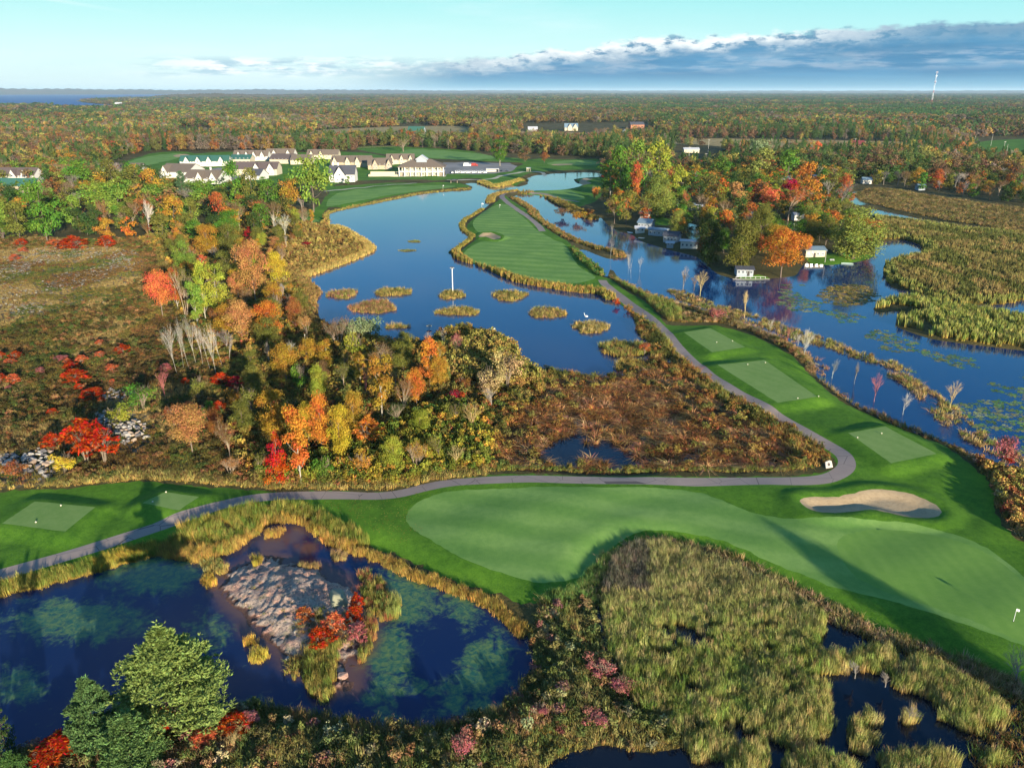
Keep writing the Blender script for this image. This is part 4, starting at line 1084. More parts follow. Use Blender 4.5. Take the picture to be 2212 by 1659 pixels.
# --- reed fringes along shores
def fringe(name, line, w0, w1, spacing, hr, pal, protos=G_REED, dens=1.0, sx=(1.0, 1.6), k=.18, off=0.0):
    q = catmull(Parr(line), False, spacing * .6); d = np.gradient(q, axis=0); d /= np.linalg.norm(d, axis=1)[:, None]; nn = np.stack([-d[:, 1], d[:, 0]], 1)
    m = int(max(1, (w1 - w0) / spacing * 1.4 * dens)); P_ = np.concatenate([q + nn * rng.uniform(w0, w1, (len(q), 1)) + rng.normal(0, spacing * .3, q.shape) for _ in range(m)])
    c0, _ = classify(P_); P_ = P_[np.isin(c0, ['wild', 'water', 'rough', 'bog'])]
    n = len(P_); return put(name, P_, U(*sx, n), U(*hr, n), pick(pal, n, k), protos)
RG = [(.16,.205,.04), (.24,.24,.05), (.30,.25,.06), (.12,.16,.03)]; RGOLD = [(.42,.27,.06), (.35,.24,.06), (.25,.20,.05), (.46,.30,.08)]
fringe('pond_reeds', [(-60,1292),(0,1277),(60,1266),(150,1243),(250,1212),(350,1186)], -1.6, 1.4, .75, (1.0, 1.9), RG)
fringe('pond_reeds', [(210,1228),(290,1200),(335,1190)], -1.2, 1.0, .6, (1.2, 2.2), [(.44,.33,.05), (.36,.30,.05)])
p = fill([(340,1195),(400,1150),(470,1128),(540,1108),(600,1098),(650,1102),(700,1120),(760,1150),(800,1180),(760,1188),(710,1176),(680,1154),(640,1131),(578,1133),(556,1158),(500,1196),(450,1210),(400,1200)], .62)
nz = fbm(p, 4, 91); p = p[nz > .30]; dw = segdist(p, WREG['pond_near']); cc = pick(RG, len(p), .2); g_ = dw < .9; cc[g_] = pick(RGOLD, g_.sum(), .2)
put('pond_reeds', p, U(.8, 1.4, len(p)), U(1.1, 2.4, len(p)), cc, G_REED)
fringe('pond_reeds', [(703,1163),(760,1187),(800,1198),(850,1217),(900,1243),(960,1262),(1010,1282),(1060,1302),(1105,1338),(1135,1370)], -1.1, .3, .55, (.6, 1.5), RGOLD)
fringe('pond_reeds', [(470,1190),(445,1205),(400,1197),(350,1192)], -1, 1.5, .6, (1.0, 1.8), RGOLD)
fringe('lake_reeds', [(1044,453),(1024,466),(1008,475),(1000,488),(1006,500),(1022,510),(1016,520),(998,533),(978,547)], -1.7, .4, 1.0, (.5, 1.5), [(.27,.22,.05), (.20,.18,.045), (.14,.13,.035)], G_REEDF, 1.5, (1.4, 2.2))
fringe('lake_reeds', [(978,547),(985,558),(1005,566),(1030,573),(1062,586),(1092,600),(1120,610),(1160,618),(1205,626),(1250,632),(1292,636),(1315,648)], -.3, 2.6, 1.0, (1.2, 2.8), [(.36,.26,.06), (.25,.22,.05), (.18,.17,.045), (.38,.23,.07)], G_REEDF, 1.6, (1.4, 2.2))
fringe('lake_reeds', [(704,476),(705,462),(740,452),(800,440),(850,430),(900,420),(960,413),(1015,409)], -1.6, .8, 1.3, (.4, 1.2), [(.27,.22,.06), (.19,.18,.05)], G_REEDF, 1.5, (1.4, 2.2))
fringe('lake_reeds', [(1035,395),(1052,401),(1064,405),(1085,403),(1102,399),(1136,390)], -2, 4, 1.3, (.8, 2.0), [(.40,.30,.08), (.28,.24,.06)], G_REEDF, 1.3, (1.6, 2.6))
fringe('lake_reeds', [(1062,438),(1068,426),(1090,418),(1120,414)], -1, 4, 1.3, (.8, 2.2), [(.20,.15,.05), (.30,.22,.06)], G_REEDF, 1.2, (1.6, 2.6))
fringe('lake_reeds', [(650,597),(682,586),(722,571),(762,556),(791,541),(782,526),(742,501),(716,490)], -4, .8, 1.0, (.8, 1.8), [(.44,.32,.10), (.36,.27,.08)], G_REEDF, 1.2, (1.3, 2.2))
fringe('lake_reeds', [(650,597),(664,610),(684,632),(673,660),(680,690),(700,705)], -4, 1, 1.2, (.8, 2.0), [(.20,.13,.05), (.28,.18,.06)], G_REEDF, 1.2, (1.3, 2.2))
fringe('lake_reeds', [(1112,430),(1128,440),(1150,455),(1160,470),(1190,492),(1215,508),(1245,522),(1290,537),(1330,546),(1342,556)], -3, 2, 1.3, (.6, 2.0), [(.16,.12,.04), (.10,.11,.03), (.28,.16,.06)], G_REEDF, 1.6, (1.6, 2.8))
fringe('lake_reeds', [(1122,420),(1150,420),(1178,426),(1200,440),(1225,451),(1250,465),(1276,475)], -1, 5, 1.5, (.8, 2.4), [(.26,.19,.05), (.16,.14,.04)], G_REEDF, 1.2, (1.6, 2.8))
# hedge beside the island fairway
p = fill([(1232,540),(1245,540),(1268,562),(1296,586),(1306,602),(1298,606),(1280,592),(1255,572),(1240,556)], 1.5)
put('shore_shrubs', p, U(1.4, 2.6, len(p)), U(1.2, 2.6, len(p)), pick([(.06,.13,.03), (.09,.15,.035), (.22,.20,.05)], len(p), .2), G_BUSH)

# --- marsh strip between tees and the right lake
def region_p(name, poly, sp, keepf, sx, hr, pal, protos, k=.2, allow=('wild', 'water'), noise=None):
    p = fill(poly, sp); c0, _ = classify(p); m = np.isin(c0, allow); p = p[m]
    if noise: 
        nz = fbm(p, noise[0], noise[2] if len(noise) > 2 else 11); p = p[nz > noise[1]]
    if keepf < 1: p = p[rng.random(len(p)) < keepf]
    n = len(p); return put(name, p, U(*sx, n), U(*hr, n), pick(pal, n, k), protos)
STRIP = [(1318,600),(1340,608),(1372,624),(1400,638),(1440,650),(1510,672),(1560,688),(1601,703),(1660,726),(1710,748),(1752,782),(1764,816),(1800,848),(1840,874),(1890,900),(1935,925),(2001,950),(2050,962),(2118,1000),(2160,1020),(2216,1032),(2320,1060),(2420,1250),(2216,1180),(2180,1148),(2150,1108),(2144,1058),(2100,1006),(2020,948),(1920,903),(1830,866),(1760,812),(1700,763),(1620,723),(1553,704),(1500,703),(1446,702),(1430,688),(1395,653),(1350,626),(1320,606)]
RUSTY = [(.24,.13,.05), (.32,.20,.09), (.16,.13,.04), (.36,.24,.13), (.13,.14,.04)]
region_p('marsh_strip_grass', STRIP, 1.0, 1, (1.0, 1.8), (.7, 1.7), RUSTY, G_TUFT)
region_p('marsh_strip_shrubs', STRIP, 2.3, .6, (1.3, 2.6), (1.0, 2.2), RUSTY, G_BUSH, allow=('wild',))
region_p('bank_grass', [(1325,606),(1350,624),(1400,650),(1440,660),(1470,680),(1470,700),(1446,700),(1425,684),(1390,652),(1345,624)], .9, 1, (1.0, 1.6), (1.4, 2.8), [(.10,.15,.035), (.15,.19,.04), (.24,.22,.06)], G_REED)
region_p('bank_grass', [(2100,1000),(2160,1022),(2230,1040),(2320,1100),(2420,1250),(2216,1176),(2182,1148),(2152,1108),(2146,1058)], 1.1, 1, (1.4, 2.6), (1.2, 2.6), [(.36,.22,.06), (.42,.24,.08), (.20,.18,.05), (.32,.12,.05)], G_BUSH)
# the ridges of sedge out in the water
R1 = [(1440,628),(1475,628),(1530,652),(1600,672),(1650,690),(1735,716),(1795,735),(1830,752),(1920,775),(1980,802),(1960,808),(1910,792),(1850,775),(1790,752),(1730,740),(1660,712),(1600,694),(1540,672),(1470,650)]
region_p('sedge_ridge', R1, 1.3, .85, (1.3, 2.2), (.6, 1.5), [(.28,.23,.07), (.14,.17,.04), (.40,.28,.11), (.22,.14,.05)], G_TUFT, noise=(6, .42))
R2 = [(1922,808),(1950,806),(1985,822),(2020,850),(2060,880),(2090,905),(2125,935),(2160,965),(2216,985),(2216,1010),(2150,985),(2100,960),(2060,935),(2025,905),(2000,872),(1960,838),(1925,818)]
region_p('sedge_ridge', R2, 1.1, .9, (1.3, 2.2), (.6, 1.5), [(.34,.26,.08), (.16,.20,.05), (.42,.28,.14), (.30,.18,.08)], G_TUFT, noise=(5, .40))
region_p('sedge_ridge', [(1560,690),(1600,700),(1680,745),(1720,770),(1750,800),(1790,840),(1770,815),(1800,800),(1760,770),(1700,730),(1640,705)], 1.5, .5, (1.0, 1.8), (.6, 1.3), [(.36,.20,.12), (.30,.17,.08)], G_TUFT, noise=(4, .45))
for (a, b, c_, d_) in ((2160,745,30,12),(1800,812,20,7),(1850,826,15,5)): pass
# --- the big reed beds
BEDA = [(1893,470),(1930,474),(1990,486),(2060,500),(2140,505),(2330,520),(2330,650),(2212,652),(2140,660),(2060,656),(2010,645),(1960,628),(1920,612),(1908,590),(1912,572),(1948,560),(1988,553),(1998,541),(1985,528),(1950,518),(1900,520),(1888,500)]
pA = fill(BEDA, 1.75); nzA = fbm(pA, 30, 13); dA = segdist(pA, catmull(Parr(BEDA)))
colA = pick([(.16,.14,.045), (.22,.175,.06), (.12,.125,.035), (.26,.19,.07)], len(pA), .16, sel=np.clip((nzA * 6 - 1).astype(int), 0, 3)); e = dA < 5; colA[e] = pick([(.27,.27,.07), (.22,.22,.06)], e.sum(), .15)
put('reed_bed', pA, U(1.9, 3.0, len(pA)), U(2.0, 3.1, len(pA)), colA, G_REEDF)
BEDB = [(1884,668),(1900,654),(1925,650),(1965,646),(2029,658),(2060,665),(2120,676),(2230,692),(2340,700),(2340,775),(2212,756),(2110,743),(2060,737),(2010,729),(1960,713),(1937,703),(1941,688),(1955,684),(1980,690),(2010,680),(1960,668),(1910,668)]
region_p('reed_bed', BEDB, 1.35, 1, (1.5, 2.6), (2.0, 3.4), [(.24,.26,.06), (.33,.31,.09), (.17,.20,.045)], G_REEDF, k=.16, noise=(9, .33, 21))
region_p('reed_bed', [(1840,420),(1870,440),(1900,450),(1962,463),(2050,480),(2110,490),(2212,512),(2330,535),(2330,470),(2212,455),(2100,440),(2000,425),(1930,412),(1880,410)], 2.6, 1, (2.2, 4.0), (.8, 2.0), [(.16,.12,.05), (.26,.18,.08), (.12,.12,.04)], G_TUFT)
fringe('reed_bed', [(1899,470),(1980,480),(2050,488),(2130,502),(2230,520)], -6, -1, 2, (1.6, 2.6), [(.14,.16,.05), (.26,.22,.08)], G_REEDF, 1.5, (2, 3))

# --- foreground marsh reeds (bottom right)
MR = [(1318,1235),(1335,1200),(1376,1182),(1430,1178),(1480,1188),(1560,1220),(1650,1258),(1740,1305),(1778,1335),(1784,1360),(1768,1405),(1790,1450),(1740,1470),(1690,1520),(1640,1560),(1560,1590),(1480,1560),(1400,1540),(1350,1500),(1335,1440),(1315,1400),(1300,1340),(1305,1290)]
p = fill(MR, .52); u, v = toD(p[:, 0], p[:, 1], 0)
nz = fbm(p, 2.6, 31); gap = (nz < .345) & (v > 1300); p = p[~gap]; u, v = toD(p[:, 0], p[:, 1], 0); nz = fbm(p, 9, 32)
pale = sst((1430 - v) / 200) ; gs = (u < 1400) & (v < 1285)
col = pick([(.27,.32,.075), (.36,.36,.10), (.19,.26,.055), (.44,.37,.15)], len(p), .2) * (.72 + .6 * fbm(p, 7, 33))[:, None]
col = col * (1 - pale[:, None] * .45) + pick([(.38,.31,.16), (.32,.27,.12), (.40,.30,.18)], len(p), .15) * pale[:, None] * .45
col[gs] = pick([(.16,.14,.10), (.11,.11,.07), (.20,.17,.12)], gs.sum(), .2)
put('cattail_bed', p, U(.85, 1.35, len(p)), U(1.2, 2.0, len(p)) * (.7 + .65 * fbm(p, 4, 34)), col, G_REED)
p = fill([(1318,1232),(1335,1198),(1376,1178),(1430,1172),(1480,1184),(1560,1216),(1650,1254),(1740,1300),(1800,1326),(1870,1362),(1960,1394),(2060,1434),(2130,1476),(2110,1482),(2040,1444),(1940,1402),(1860,1372),(1790,1338),(1730,1312),(1640,1268),(1550,1232),(1470,1200),(1420,1190),(1376,1192),(1345,1215)], .7)
p = fill([(1262,1300),(1300,1180),(1330,1165),(1370,1150),(1420,1148),(1480,1150),(1560,1180),(1650,1220),(1760,1275),(1870,1330),(2000,1385),(2120,1430),(2260,1490),(2260,1530),(2110,1486),(2040,1448),(1860,1376),(1730,1316),(1550,1236),(1420,1195),(1345,1220),(1310,1300)], .62); p = p[inreg(p, ['wild', 'water'])]
put('marsh_edge_grass', p, U(.8, 1.4, len(p)), U(.7, 1.5, len(p)), pick([(.36,.25,.12), (.40,.27,.16), (.22,.18,.07), (.13,.14,.04)], len(p), .2), G_TUFT)
ISL = [[(1840,1410),(1880,1400),(1925,1405),(1945,1430),(1925,1462),(1890,1455),(1850,1452),(1830,1440)],
       [(1770,1420),(1800,1408),(1832,1420),(1828,1455),(1780,1460),(1765,1445)],
       [(1955,1420),(2010,1430),(2060,1460),(2130,1500),(2175,1540),(2170,1580),(2110,1590),(2070,1575),(2030,1555),(2020,1520),(1985,1500),(1950,1500),(1925,1480),(1945,1455)],
       [(1660,1530),(1740,1500),(1790,1520),(1800,1570),(1770,1600),(1740,1640),(1700,1620),(1650,1590),(1600,1580)],
       [(1830,1570),(1880,1540),(1900,1560),(1890,1610),(1860,1640),(1835,1620)],
       [(1590,1620),(1650,1590),(1660,1640),(1640,1700),(1560,1720),(1570,1660)],
       [(1690,1640),(1760,1620),(1850,1660),(1860,1760),(1700,1760)],
       [(1900,1640),(1960,1620),(2040,1620),(2070,1650),(2060,1740),(1920,1760)],
       [(1470,1600),(1530,1580),(1590,1600),(1580,1640),(1500,1650)],
       [(1945,1545),(1970,1535),(1980,1560),(1955,1575)], [(2120,1640),(2160,1625),(2180,1660),(2140,1700)],
       [(1440,1560),(1480,1550),(1500,1585),(1450,1600)],
       [(1600,1480),(1700,1460),(1790,1480),(1800,1530),(1700,1560),(1620,1560)]]
for q in ISL:
    p = fill(q, .52); d = segdist(p, Parr(q)); p = p[fbm(p, 2.5, 37) > .30]; d = segdist(p, Parr(q)); n = len(p)
    put('cattail_clump', p, U(.8, 1.3, n), U(1.6, 2.5, n) * (1 - .25 * (d < .8)), pick([(.33,.33,.10), (.22,.27,.07), (.44,.36,.14)], n, .2), G_REED)
p = fill([(2140,1480),(2260,1520),(2380,1640),(2300,1760),(2100,1760),(2100,1600),(2180,1580),(2185,1530)], 1.0)
put('marsh_edge_grass', p, U(1, 1.7, len(p)), U(.8, 1.5, len(p)), pick([(.22,.12,.045), (.28,.17,.06), (.12,.15,.04)], len(p), .2), G_TUFT)
# --- land between pond and marsh, and the near shore
NS = [(1138,1370),(1170,1330),(1150,1305),(1210,1302),(1262,1280),(1290,1232),(1283,1280),(1290,1330),(1305,1400),(1330,1440),(1350,1510),(1420,1540),(1500,1560),(1520,1600),(1400,1625),(1300,1610),(1200,1640),(1170,1690),(1170,1800),(-600,1800),(-300,1740),(0,1645),(90,1602),(200,1592),(330,1582),(450,1546),(540,1523),(600,1538),(680,1548),(740,1557),(800,1567),(900,1574),(1000,1559),(1050,1543),(1120,1501),(1140,1470),(1152,1420)]
p = fill(NS, .62); c0, _ = classify(p); p = p[c0 != 'water']; nz = fbm(p, 6, 41)
col = pick([(.16,.175,.055), (.26,.23,.08), (.12,.15,.045), (.34,.21,.10)], len(p), .22, sel=np.clip((nz * 7 - 1.6).astype(int), 0, 3))
put('shore_grass', p, U(.6, 1.1, len(p)), U(.5, 1.3, len(p)), col, G_TUFT)
p = fill(NS, 1.5); c0, _ = classify(p); p = p[c0 != 'water']; p = p[rng.random(len(p)) < .62]
put('shore_weeds', p, U(.9, 2.0, len(p)), U(.7, 1.9, len(p)), pick([(.12,.13,.04), (.17,.16,.055), (.22,.13,.06), (.28,.12,.10), (.30,.26,.14)], len(p), .22, w=[.35, .27, .16, .08, .14]), G_BUSH)
fringe('pond_reeds', [(540,1524),(600,1540),(740,1560),(900,1578),(1000,1562),(1060,1545),(1120,1503),(1145,1465)], -1.2, .6, .8, (.7, 1.6), [(.16,.17,.05), (.30,.22,.08), (.11,.13,.04)], G_REED, .8)
region_p('shore_grass', [(1262,1278),(1300,1204),(1330,1190),(1318,1235),(1305,1290),(1300,1340)], .7, .55, (.8, 1.3), (.9, 1.8), [(.13,.19,.05), (.10,.15,.04)], G_REED)
fringe('marsh_edge_grass', [(1180,1305),(1230,1292),(1262,1275),(1285,1240),(1305,1205)], -1.5, .8, .6, (.6, 1.5), [(.12,.22,.06), (.16,.22,.06)], G_REED)

p = fill([(-60,1050),(150,1036),(330,1024),(470,1038),(560,1046),(700,1048),(860,1044),(960,1028),(1050,1020),(1060,1036),(980,1044),(860,1064),(700,1070),(560,1068),(330,1046),(0,1072)], .8); p = p[inreg(p, ['wild'])]
put('verge_grass', p, U(.9, 1.5, len(p)), U(.5, 1.3, len(p)), pick([(.34,.25,.08), (.26,.22,.07), (.18,.17,.05)], len(p), .2), G_TUFT)
# fallen leaves on the lawn by the path
p = fill([(560,1090),(700,1078),(860,1072),(960,1062),(890,1085),(880,1120),(920,1165),(860,1180),(740,1120),(640,1095)], .8); p = p[inreg(p, ['rough', 'fairway'])]; p = p[rng.random(len(p)) < .35]
_f = Fol(); _R = np.random.default_rng(5); _V, _F = quads_from(_R.normal(0, .3, (5, 3)) * np.array([1, 1, 0]), np.tile(np.array([0, 0, 1.]), (5, 1)), .07, .05, _R); _f.add(_V, _F, np.full(5, .6), np.full(5, .5))
mass('fallen_leaves', np.column_stack([p, height(p) + .03]), U(.8, 1.5, len(p)), np.ones(len(p)), pick([(.34,.20,.05), (.30,.12,.04), (.36,.30,.08)], len(p), .2), [_f.mesh('leaves', LEAF_I)], tilt=0)

# --- lily pads
def pad_mesh(seed):
    R = np.random.default_rng(seed); b = MB()
    for i in range(16):
        a, r = R.uniform(0, 6.28), .5 * math.sqrt(R.random()); c = (r * math.cos(a), r * math.sin(a)); s = R.uniform(.05, .13); n = 7
        b.add([(c[0] + s * math.cos(6.28 * k / n), c[1] + s * math.sin(6.28 * k / n), R.uniform(.005, .02)) for k in range(n)], [tuple(range(n))])
    me = b.mesh('pads', LEAF_I)
    for nm in ('tone', 'hue'):
        a = me.attributes.new(nm, 'FLOAT', 'FACE'); a.data.foreach_set('value', R.uniform(.1, 1, len(me.polygons)).astype(np.float32))
    return me
PADS = [pad_mesh(s) for s in range(3)]
LP = [(1690,610),(1760,600),(1880,610),(1900,640),(1860,680),(1960,715),(2110,750),(2340,775),(2340,1060),(2212,1000),(2130,940),(2050,870),(1960,805),(1850,755),(1740,720),(1680,680)]
p = fill(LP, 2.0); nz = fbm(p, 12, 51); u, v = toD(p[:, 0], p[:, 1], 0)
band = np.abs((v - 640) - (u - 1700) * .42 - 10) < 26
band2 = np.abs((v - 760) - (u - 2050) * .75) < 30 + (u - 2050) * .18
mat_refl = ((u - 1830) / 62) ** 2 + ((v - 638) / 24) ** 2 < 1  # brown mat: floating pads plus the willow's reflection put into their colour
keep = ((nz > .50) & (band | ((u > 2050) & (v > 790))) & (rng.random(len(p)) < .75)) | mat_refl | ((nz > .62) & (rng.random(len(p)) < .35)); p = p[keep]; mm = mat_refl[keep]
col = pick([(.13,.22,.08), (.20,.26,.09), (.28,.26,.12)], len(p), .2); col[mm] = pick([(.15,.13,.035), (.28,.20,.07)], mm.sum(), .2)
mass('lily_pads', np.column_stack([p, np.full(len(p), .01)]), U(2.0, 3.6, len(p)), U(.8, 1.2, len(p)), col, PADS, tilt=0.0)
q = fill([(1775,622),(1880,618),(1885,640),(1860,660),(1800,655),(1775,640)], 1.6); q = q[rng.random(len(q)) < .6]
put('sedge_mat_reflection', q, U(1.2, 2, len(q)), U(.3, .7, len(q)), pick([(.20,.17,.045), (.30,.22,.08)], len(q), .2), G_TUFT)  # brown tufts over the same mat, coloured for the willow's reflection too
p = fill([(1150,590+120),(1300,700),(1390,760),(1330,800),(1220,800),(1150,780)], 6); p = p[rng.random(len(p)) < .05]

# --- the far woods, to the horizon
def far_woods():
    pts = []; r = 760.0
    while r < 26000:
        s = max(8.5, r / 170); n = int(math.radians(84) * r / s)
        th = np.linspace(-math.radians(42), math.radians(42), n) + rng.uniform(-.5, .5, n) * s / r; rr = r + rng.uniform(-.5, .5, n) * s
        pts.append(np.column_stack([rr * np.sin(th), rr * np.cos(th), np.full(n, s)])); r += s * .95
    a = np.concatenate(pts); p = a[:, :2]; s = a[:, 2]
    u, v = toD(p[:, 0], p[:, 1], 0); r = np.linalg.norm(p, axis=1)
    c0, _ = classify(p); ok = c0 == 'wild'
    # cleared land and gardens where buildings stand
    for q in CLEAR: ok &= ~pip(p, Parr(q))
    # thinning towards open ground in the middle distance
    for q, f in THIN: ok &= ~(pip(p, Parr(q)) & (rng.random(len(p)) < f))
    p, s, u, v, r = p[ok], s[ok], u[ok], v[ok], r[ok]; n = len(p)
    a1 = fbm(p, 260, 61); a2 = fbm(p, 90, 62); a3 = fbm(p * np.array([1, .35]), 700, 63)
    conf = sst((a1 - .42) * 6) * .62 + .16; right = sst((u - 1000) / 500); conf = conf * (.55 + .75 * right) * (1 - .5 * (v > 262))
    x = rng.random(n); iscon = x < conf
    pal = np.array([(.105,.105,.03), (.185,.12,.035), (.22,.095,.03), (.13,.075,.042), (.22,.18,.045), (.06,.09,.025), (.13,.10,.075), (.30,.06,.03)])
    wts = np.array([.30, .10, .04, .17, .05, .20, .13, .01])
    sel = rng.choice(8, n, p=wts); pat = a2 > .58; sel[pat & (rng.random(n) < .6)] = 3; a4 = fbm(p, 160, 66); gp = (a4 > .57) & (rng.random(n) < .65); sel[gp] = rng.choice([0, 5, 5], gp.sum()); yp = (a4 < .36) & (rng.random(n) < .5); sel[yp] = rng.choice([1, 4, 2], yp.sum())
    brn = (a3 > .55) & (rng.random(n) < .5); sel[brn] = rng.choice([3, 6, 2], brn.sum())
    tw = (v > 225) & (v < 268) & (u > 700) & (u < 1400) & (rng.random(n) < .55); sel[tw] = rng.choice([6, 3, 1], tw.sum())
    col = pal[sel] * (1 + rng.normal(0, .16, (n, 1))); col[iscon] = np.array((.045, .085, .025)) * (1 + rng.normal(0, .2, (iscon.sum(), 1)))
    cell = np.floor(fbm(p + 40 * np.column_stack([vnoise(p, 60, 68), vnoise(p, 60, 69)]), 330, 70) * 23).astype(int) % 6
    for k_, s_ in enumerate((0, 3, 5, 1, 6, 4)):
        m_ = (cell == k_) & (rng.random(n) < .42) & ~iscon; col[m_] = pal[s_] * (1 + rng.normal(0, .15, (m_.sum(), 1)))
    col = col * (.75 + 1.0 * fbm(p, 420, 74) + .25 * (rng.random(n) - .5))[:, None]
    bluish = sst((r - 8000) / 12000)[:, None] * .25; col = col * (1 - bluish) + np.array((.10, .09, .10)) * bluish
    idx = np.where(iscon, rng.choice([3, 4], n), rng.choice([0, 1, 2], n))
    hh = U(8, 18, n) * (.65 + .8 * fbm(p, 130, 67)) * np.where(iscon, 1.15, 1); hh *= 1 + .25 * sst((r - 6000) / 8000)
    w_ = np.maximum(s * 1.35, 9.0) * U(.6, 1.5, n) / .9; w_[iscon] *= .8
    mid = r < 1500
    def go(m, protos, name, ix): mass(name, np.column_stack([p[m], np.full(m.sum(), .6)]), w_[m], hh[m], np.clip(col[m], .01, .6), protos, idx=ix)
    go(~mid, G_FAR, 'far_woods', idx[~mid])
    ixm = np.where(iscon[mid], rng.choice([6, 7], mid.sum()), np.where(sel[mid] == 6, rng.choice([4, 5], mid.sum()), rng.choice([0, 1, 2, 3], mid.sum())))
    go(mid, G_MID + G_MIDBARE + G_MIDPINE, 'distant_woods', ixm)
CLEAR = [[(240,346),(330,330),(520,328),(660,332),(800,326),(1000,328),(1300,344),(1310,440),(960,420),(700,470),(640,430),(600,400),(330,410),(200,400)],
         [(2085,300),(2330,295),(2330,352),(2120,350)], [(-200,395),(100,390),(110,430),(-200,440)],
         [(860,270),(930,268),(940,300),(860,300)], [(1125,268),(1400,266),(1420,292),(1125,292)], [(1455,318),(1560,318),(1560,366),(1450,366)], [(380,276),(460,276),(460,300),(380,300)],
         [(1380,440),(1900,400),(1900,620),(1500,620)], [(680,215),(760,213),(770,222),(690,224)]]
THIN = [([(1100,285),(2200,290),(2212,340),(1500,350),(1100,310)], .55), ([(620,300),(1030,300),(1040,312),(620,312)], .8), ([(1060,262),(1440,262),(1440,300),(1060,300)], .5), ([(1900,380),(2300,360),(2300,470),(1880,440)], .45)]
far_woods()
# distant hills beyond the bay
def hills(name, az0, az1, dist, hts, col, seed):
    n = 240; a = np.radians(np.linspace(az0, az1, n)); t = np.linspace(0, 1, n)
    hh = np.interp(t, np.linspace(0, 1, len(hts)), hts) * (1 + .05 * np.sin(t * 60 + seed) + .03 * np.sin(t * 173)); V = []; F = []
    rows = [(-.10, 0.0), (-.06, .45), (-.03, .8), (0, 1.0), (.05, .7), (.12, 0.0)]
    for dr, k in rows:
        R_ = dist * (1 + dr); jj = 1 + .06 * np.sin(np.arange(n) * 1.7 + dr * 90)
        V.append(np.column_stack([R_ * np.sin(a), R_ * np.cos(a), hh * k * jj + .3]))
    V = np.concatenate(V)
    for i in range(len(rows) - 1):
        for j in range(n - 1): F.append((i * n + j, i * n + j + 1, (i + 1) * n + j + 1, (i + 1) * n + j))
    o = meshobj(name, V, F, col, smooth=True); o['kind'] = 'structure'; return o
HILLM = groundmat('far_hill_woods', (.10, .085, .085), (.15, .095, .075), (.07, .085, .075), .0012, .006, 0, 1)
hills('far_hills', -36, 1, 22000, [130, 128, 118, 108, 95, 112, 100, 104, 92, 60, 8], HILLM, 1)
hills('far_hills', -20, 40, 30000, [20, 60, 90, 95, 88, 84, 80, 84, 86, 84], HILLM, 2)
hills('far_hills', -24, -12, 9500, [6, 36, 44, 50, 42, 40, 34, 20, 6], groundmat('near_hill_woods', (.12, .09, .04), (.20, .12, .05), (.07, .085, .03), .004, .02, 0, 1), 3)
# ---------------------------------------------------------------- trees and shrubs one by one
CN['rose'] = (0.36, 0.11, 0.10); CN['pale'] = (0.36, 0.33, 0.275); CN['blue-green'] = (0.06, 0.11, 0.05); CN['russet'] = (0.34, 0.10, 0.03)
def T(kind, u, vb, vt, w, col, label, group=None, **k): return plantD(kind, u, vb, vt, w, col, label, group, zone=None, **k)
AW = 'trees of the wooded strip left of the lake'
T('round', 353, 690, 597, 64, 'salmon', 'coral red round tree at the meadow edge, bare stems showing below its crown', AW)
T('sparse', 403, 692, 580, 46, 'olive', 'thin olive tree between the coral tree and the lime poplar', AW)
T('tall', 386, 680, 588, 36, 'russet', 'narrow russet topped tree just right of the coral red tree', AW)
T('tall', 447, 705, 574, 42, 'yellow-green', 'tall lime poplar, left one of the lime pair above the white stems', AW)
T('tall', 478, 708, 568, 46, 'yellow-green', 'tall lime poplar, right one of the lime pair above the white stems', AW)
T('tall', 430, 720, 610, 36, 'lime green', 'lower lime green poplar standing before the lime pair', AW)
T('round', 402, 604, 530, 50, 'lime green', 'small fresh green tree above the coral red tree', AW)
T('round', 452, 564, 497, 58, 'golden', 'dark golden spreading tree above the wood strip, left half of a pair', AW)
T('round', 500, 560, 492, 60, 'olive', 'olive gold spreading tree above the wood strip, right half of a pair', AW)
T('round', 494, 624, 553, 52, 'olive', 'round olive tree over the lime poplars', AW)
T('round', 553, 660, 533, 66, 'peach', 'large tan peach tree with twiggy crown near the lake point', AW)
T('round', 601, 630, 557, 50, 'yellow', 'bright yellow tree beside the tan peach tree near the lake point', AW)
T('round', 517, 640, 590, 36, 'yellow', 'small yellow tree left of the tan peach tree', AW)
T('round', 525, 748, 664, 68, 'peach', 'broad peach orange crown left of the bright orange one, centre of woods', AW)
T('round', 585, 748, 660, 62, 'orange', 'broad bright orange crown at the centre of the woods', AW)
T('tall', 707, 812, 742, 32, 'golden', 'slim golden tree like a flame near the lone pale trunk', AW)
T('round', 692, 882, 803, 46, 'yellow-green', 'round yellow green tree below the golden flame shaped tree', AW)
T('round', 597, 968, 858, 70, 'golden', 'big golden brown tree left of the red cone shaped tree', AW)
T('cone', 606, 1058, 940, 54, 'red', 'vivid red cone shaped tree beside the cart path', AW)
T('tall', 652, 1058, 882, 58, 'orange', 'tall orange tree with pale trunk right of the red cone', AW)
T('round', 697, 990, 870, 62, 'orange', 'orange topped full tree right of the tall orange one', AW)
T('round', 740, 1012, 893, 52, 'yellow', 'bright yellow tree at the right end of the orange row', AW)
T('round', 670, 975, 885, 46, 'yellow', 'golden yellow crown squeezed between the two orange trees', AW)
T('round', 768, 958, 862, 48, 'golden', 'golden tree with an orange top behind the yellow one', AW)
T('sumac', 799, 975, 914, 56, 'orange', 'low flat layered orange tree standing by itself in the dark thicket', AW)
T('tall', 826, 914, 774, 52, 'golden', 'tall golden olive tree with long bare pale trunk', AW)
T('bare', 792, 872, 795, 32, 'rose', 'purplish bare tree left of the tall golden olive tree', AW)
T('sparse', 874, 906, 828, 44, 'brown', 'leafless pinkish brown tree left of the orange pair', AW)
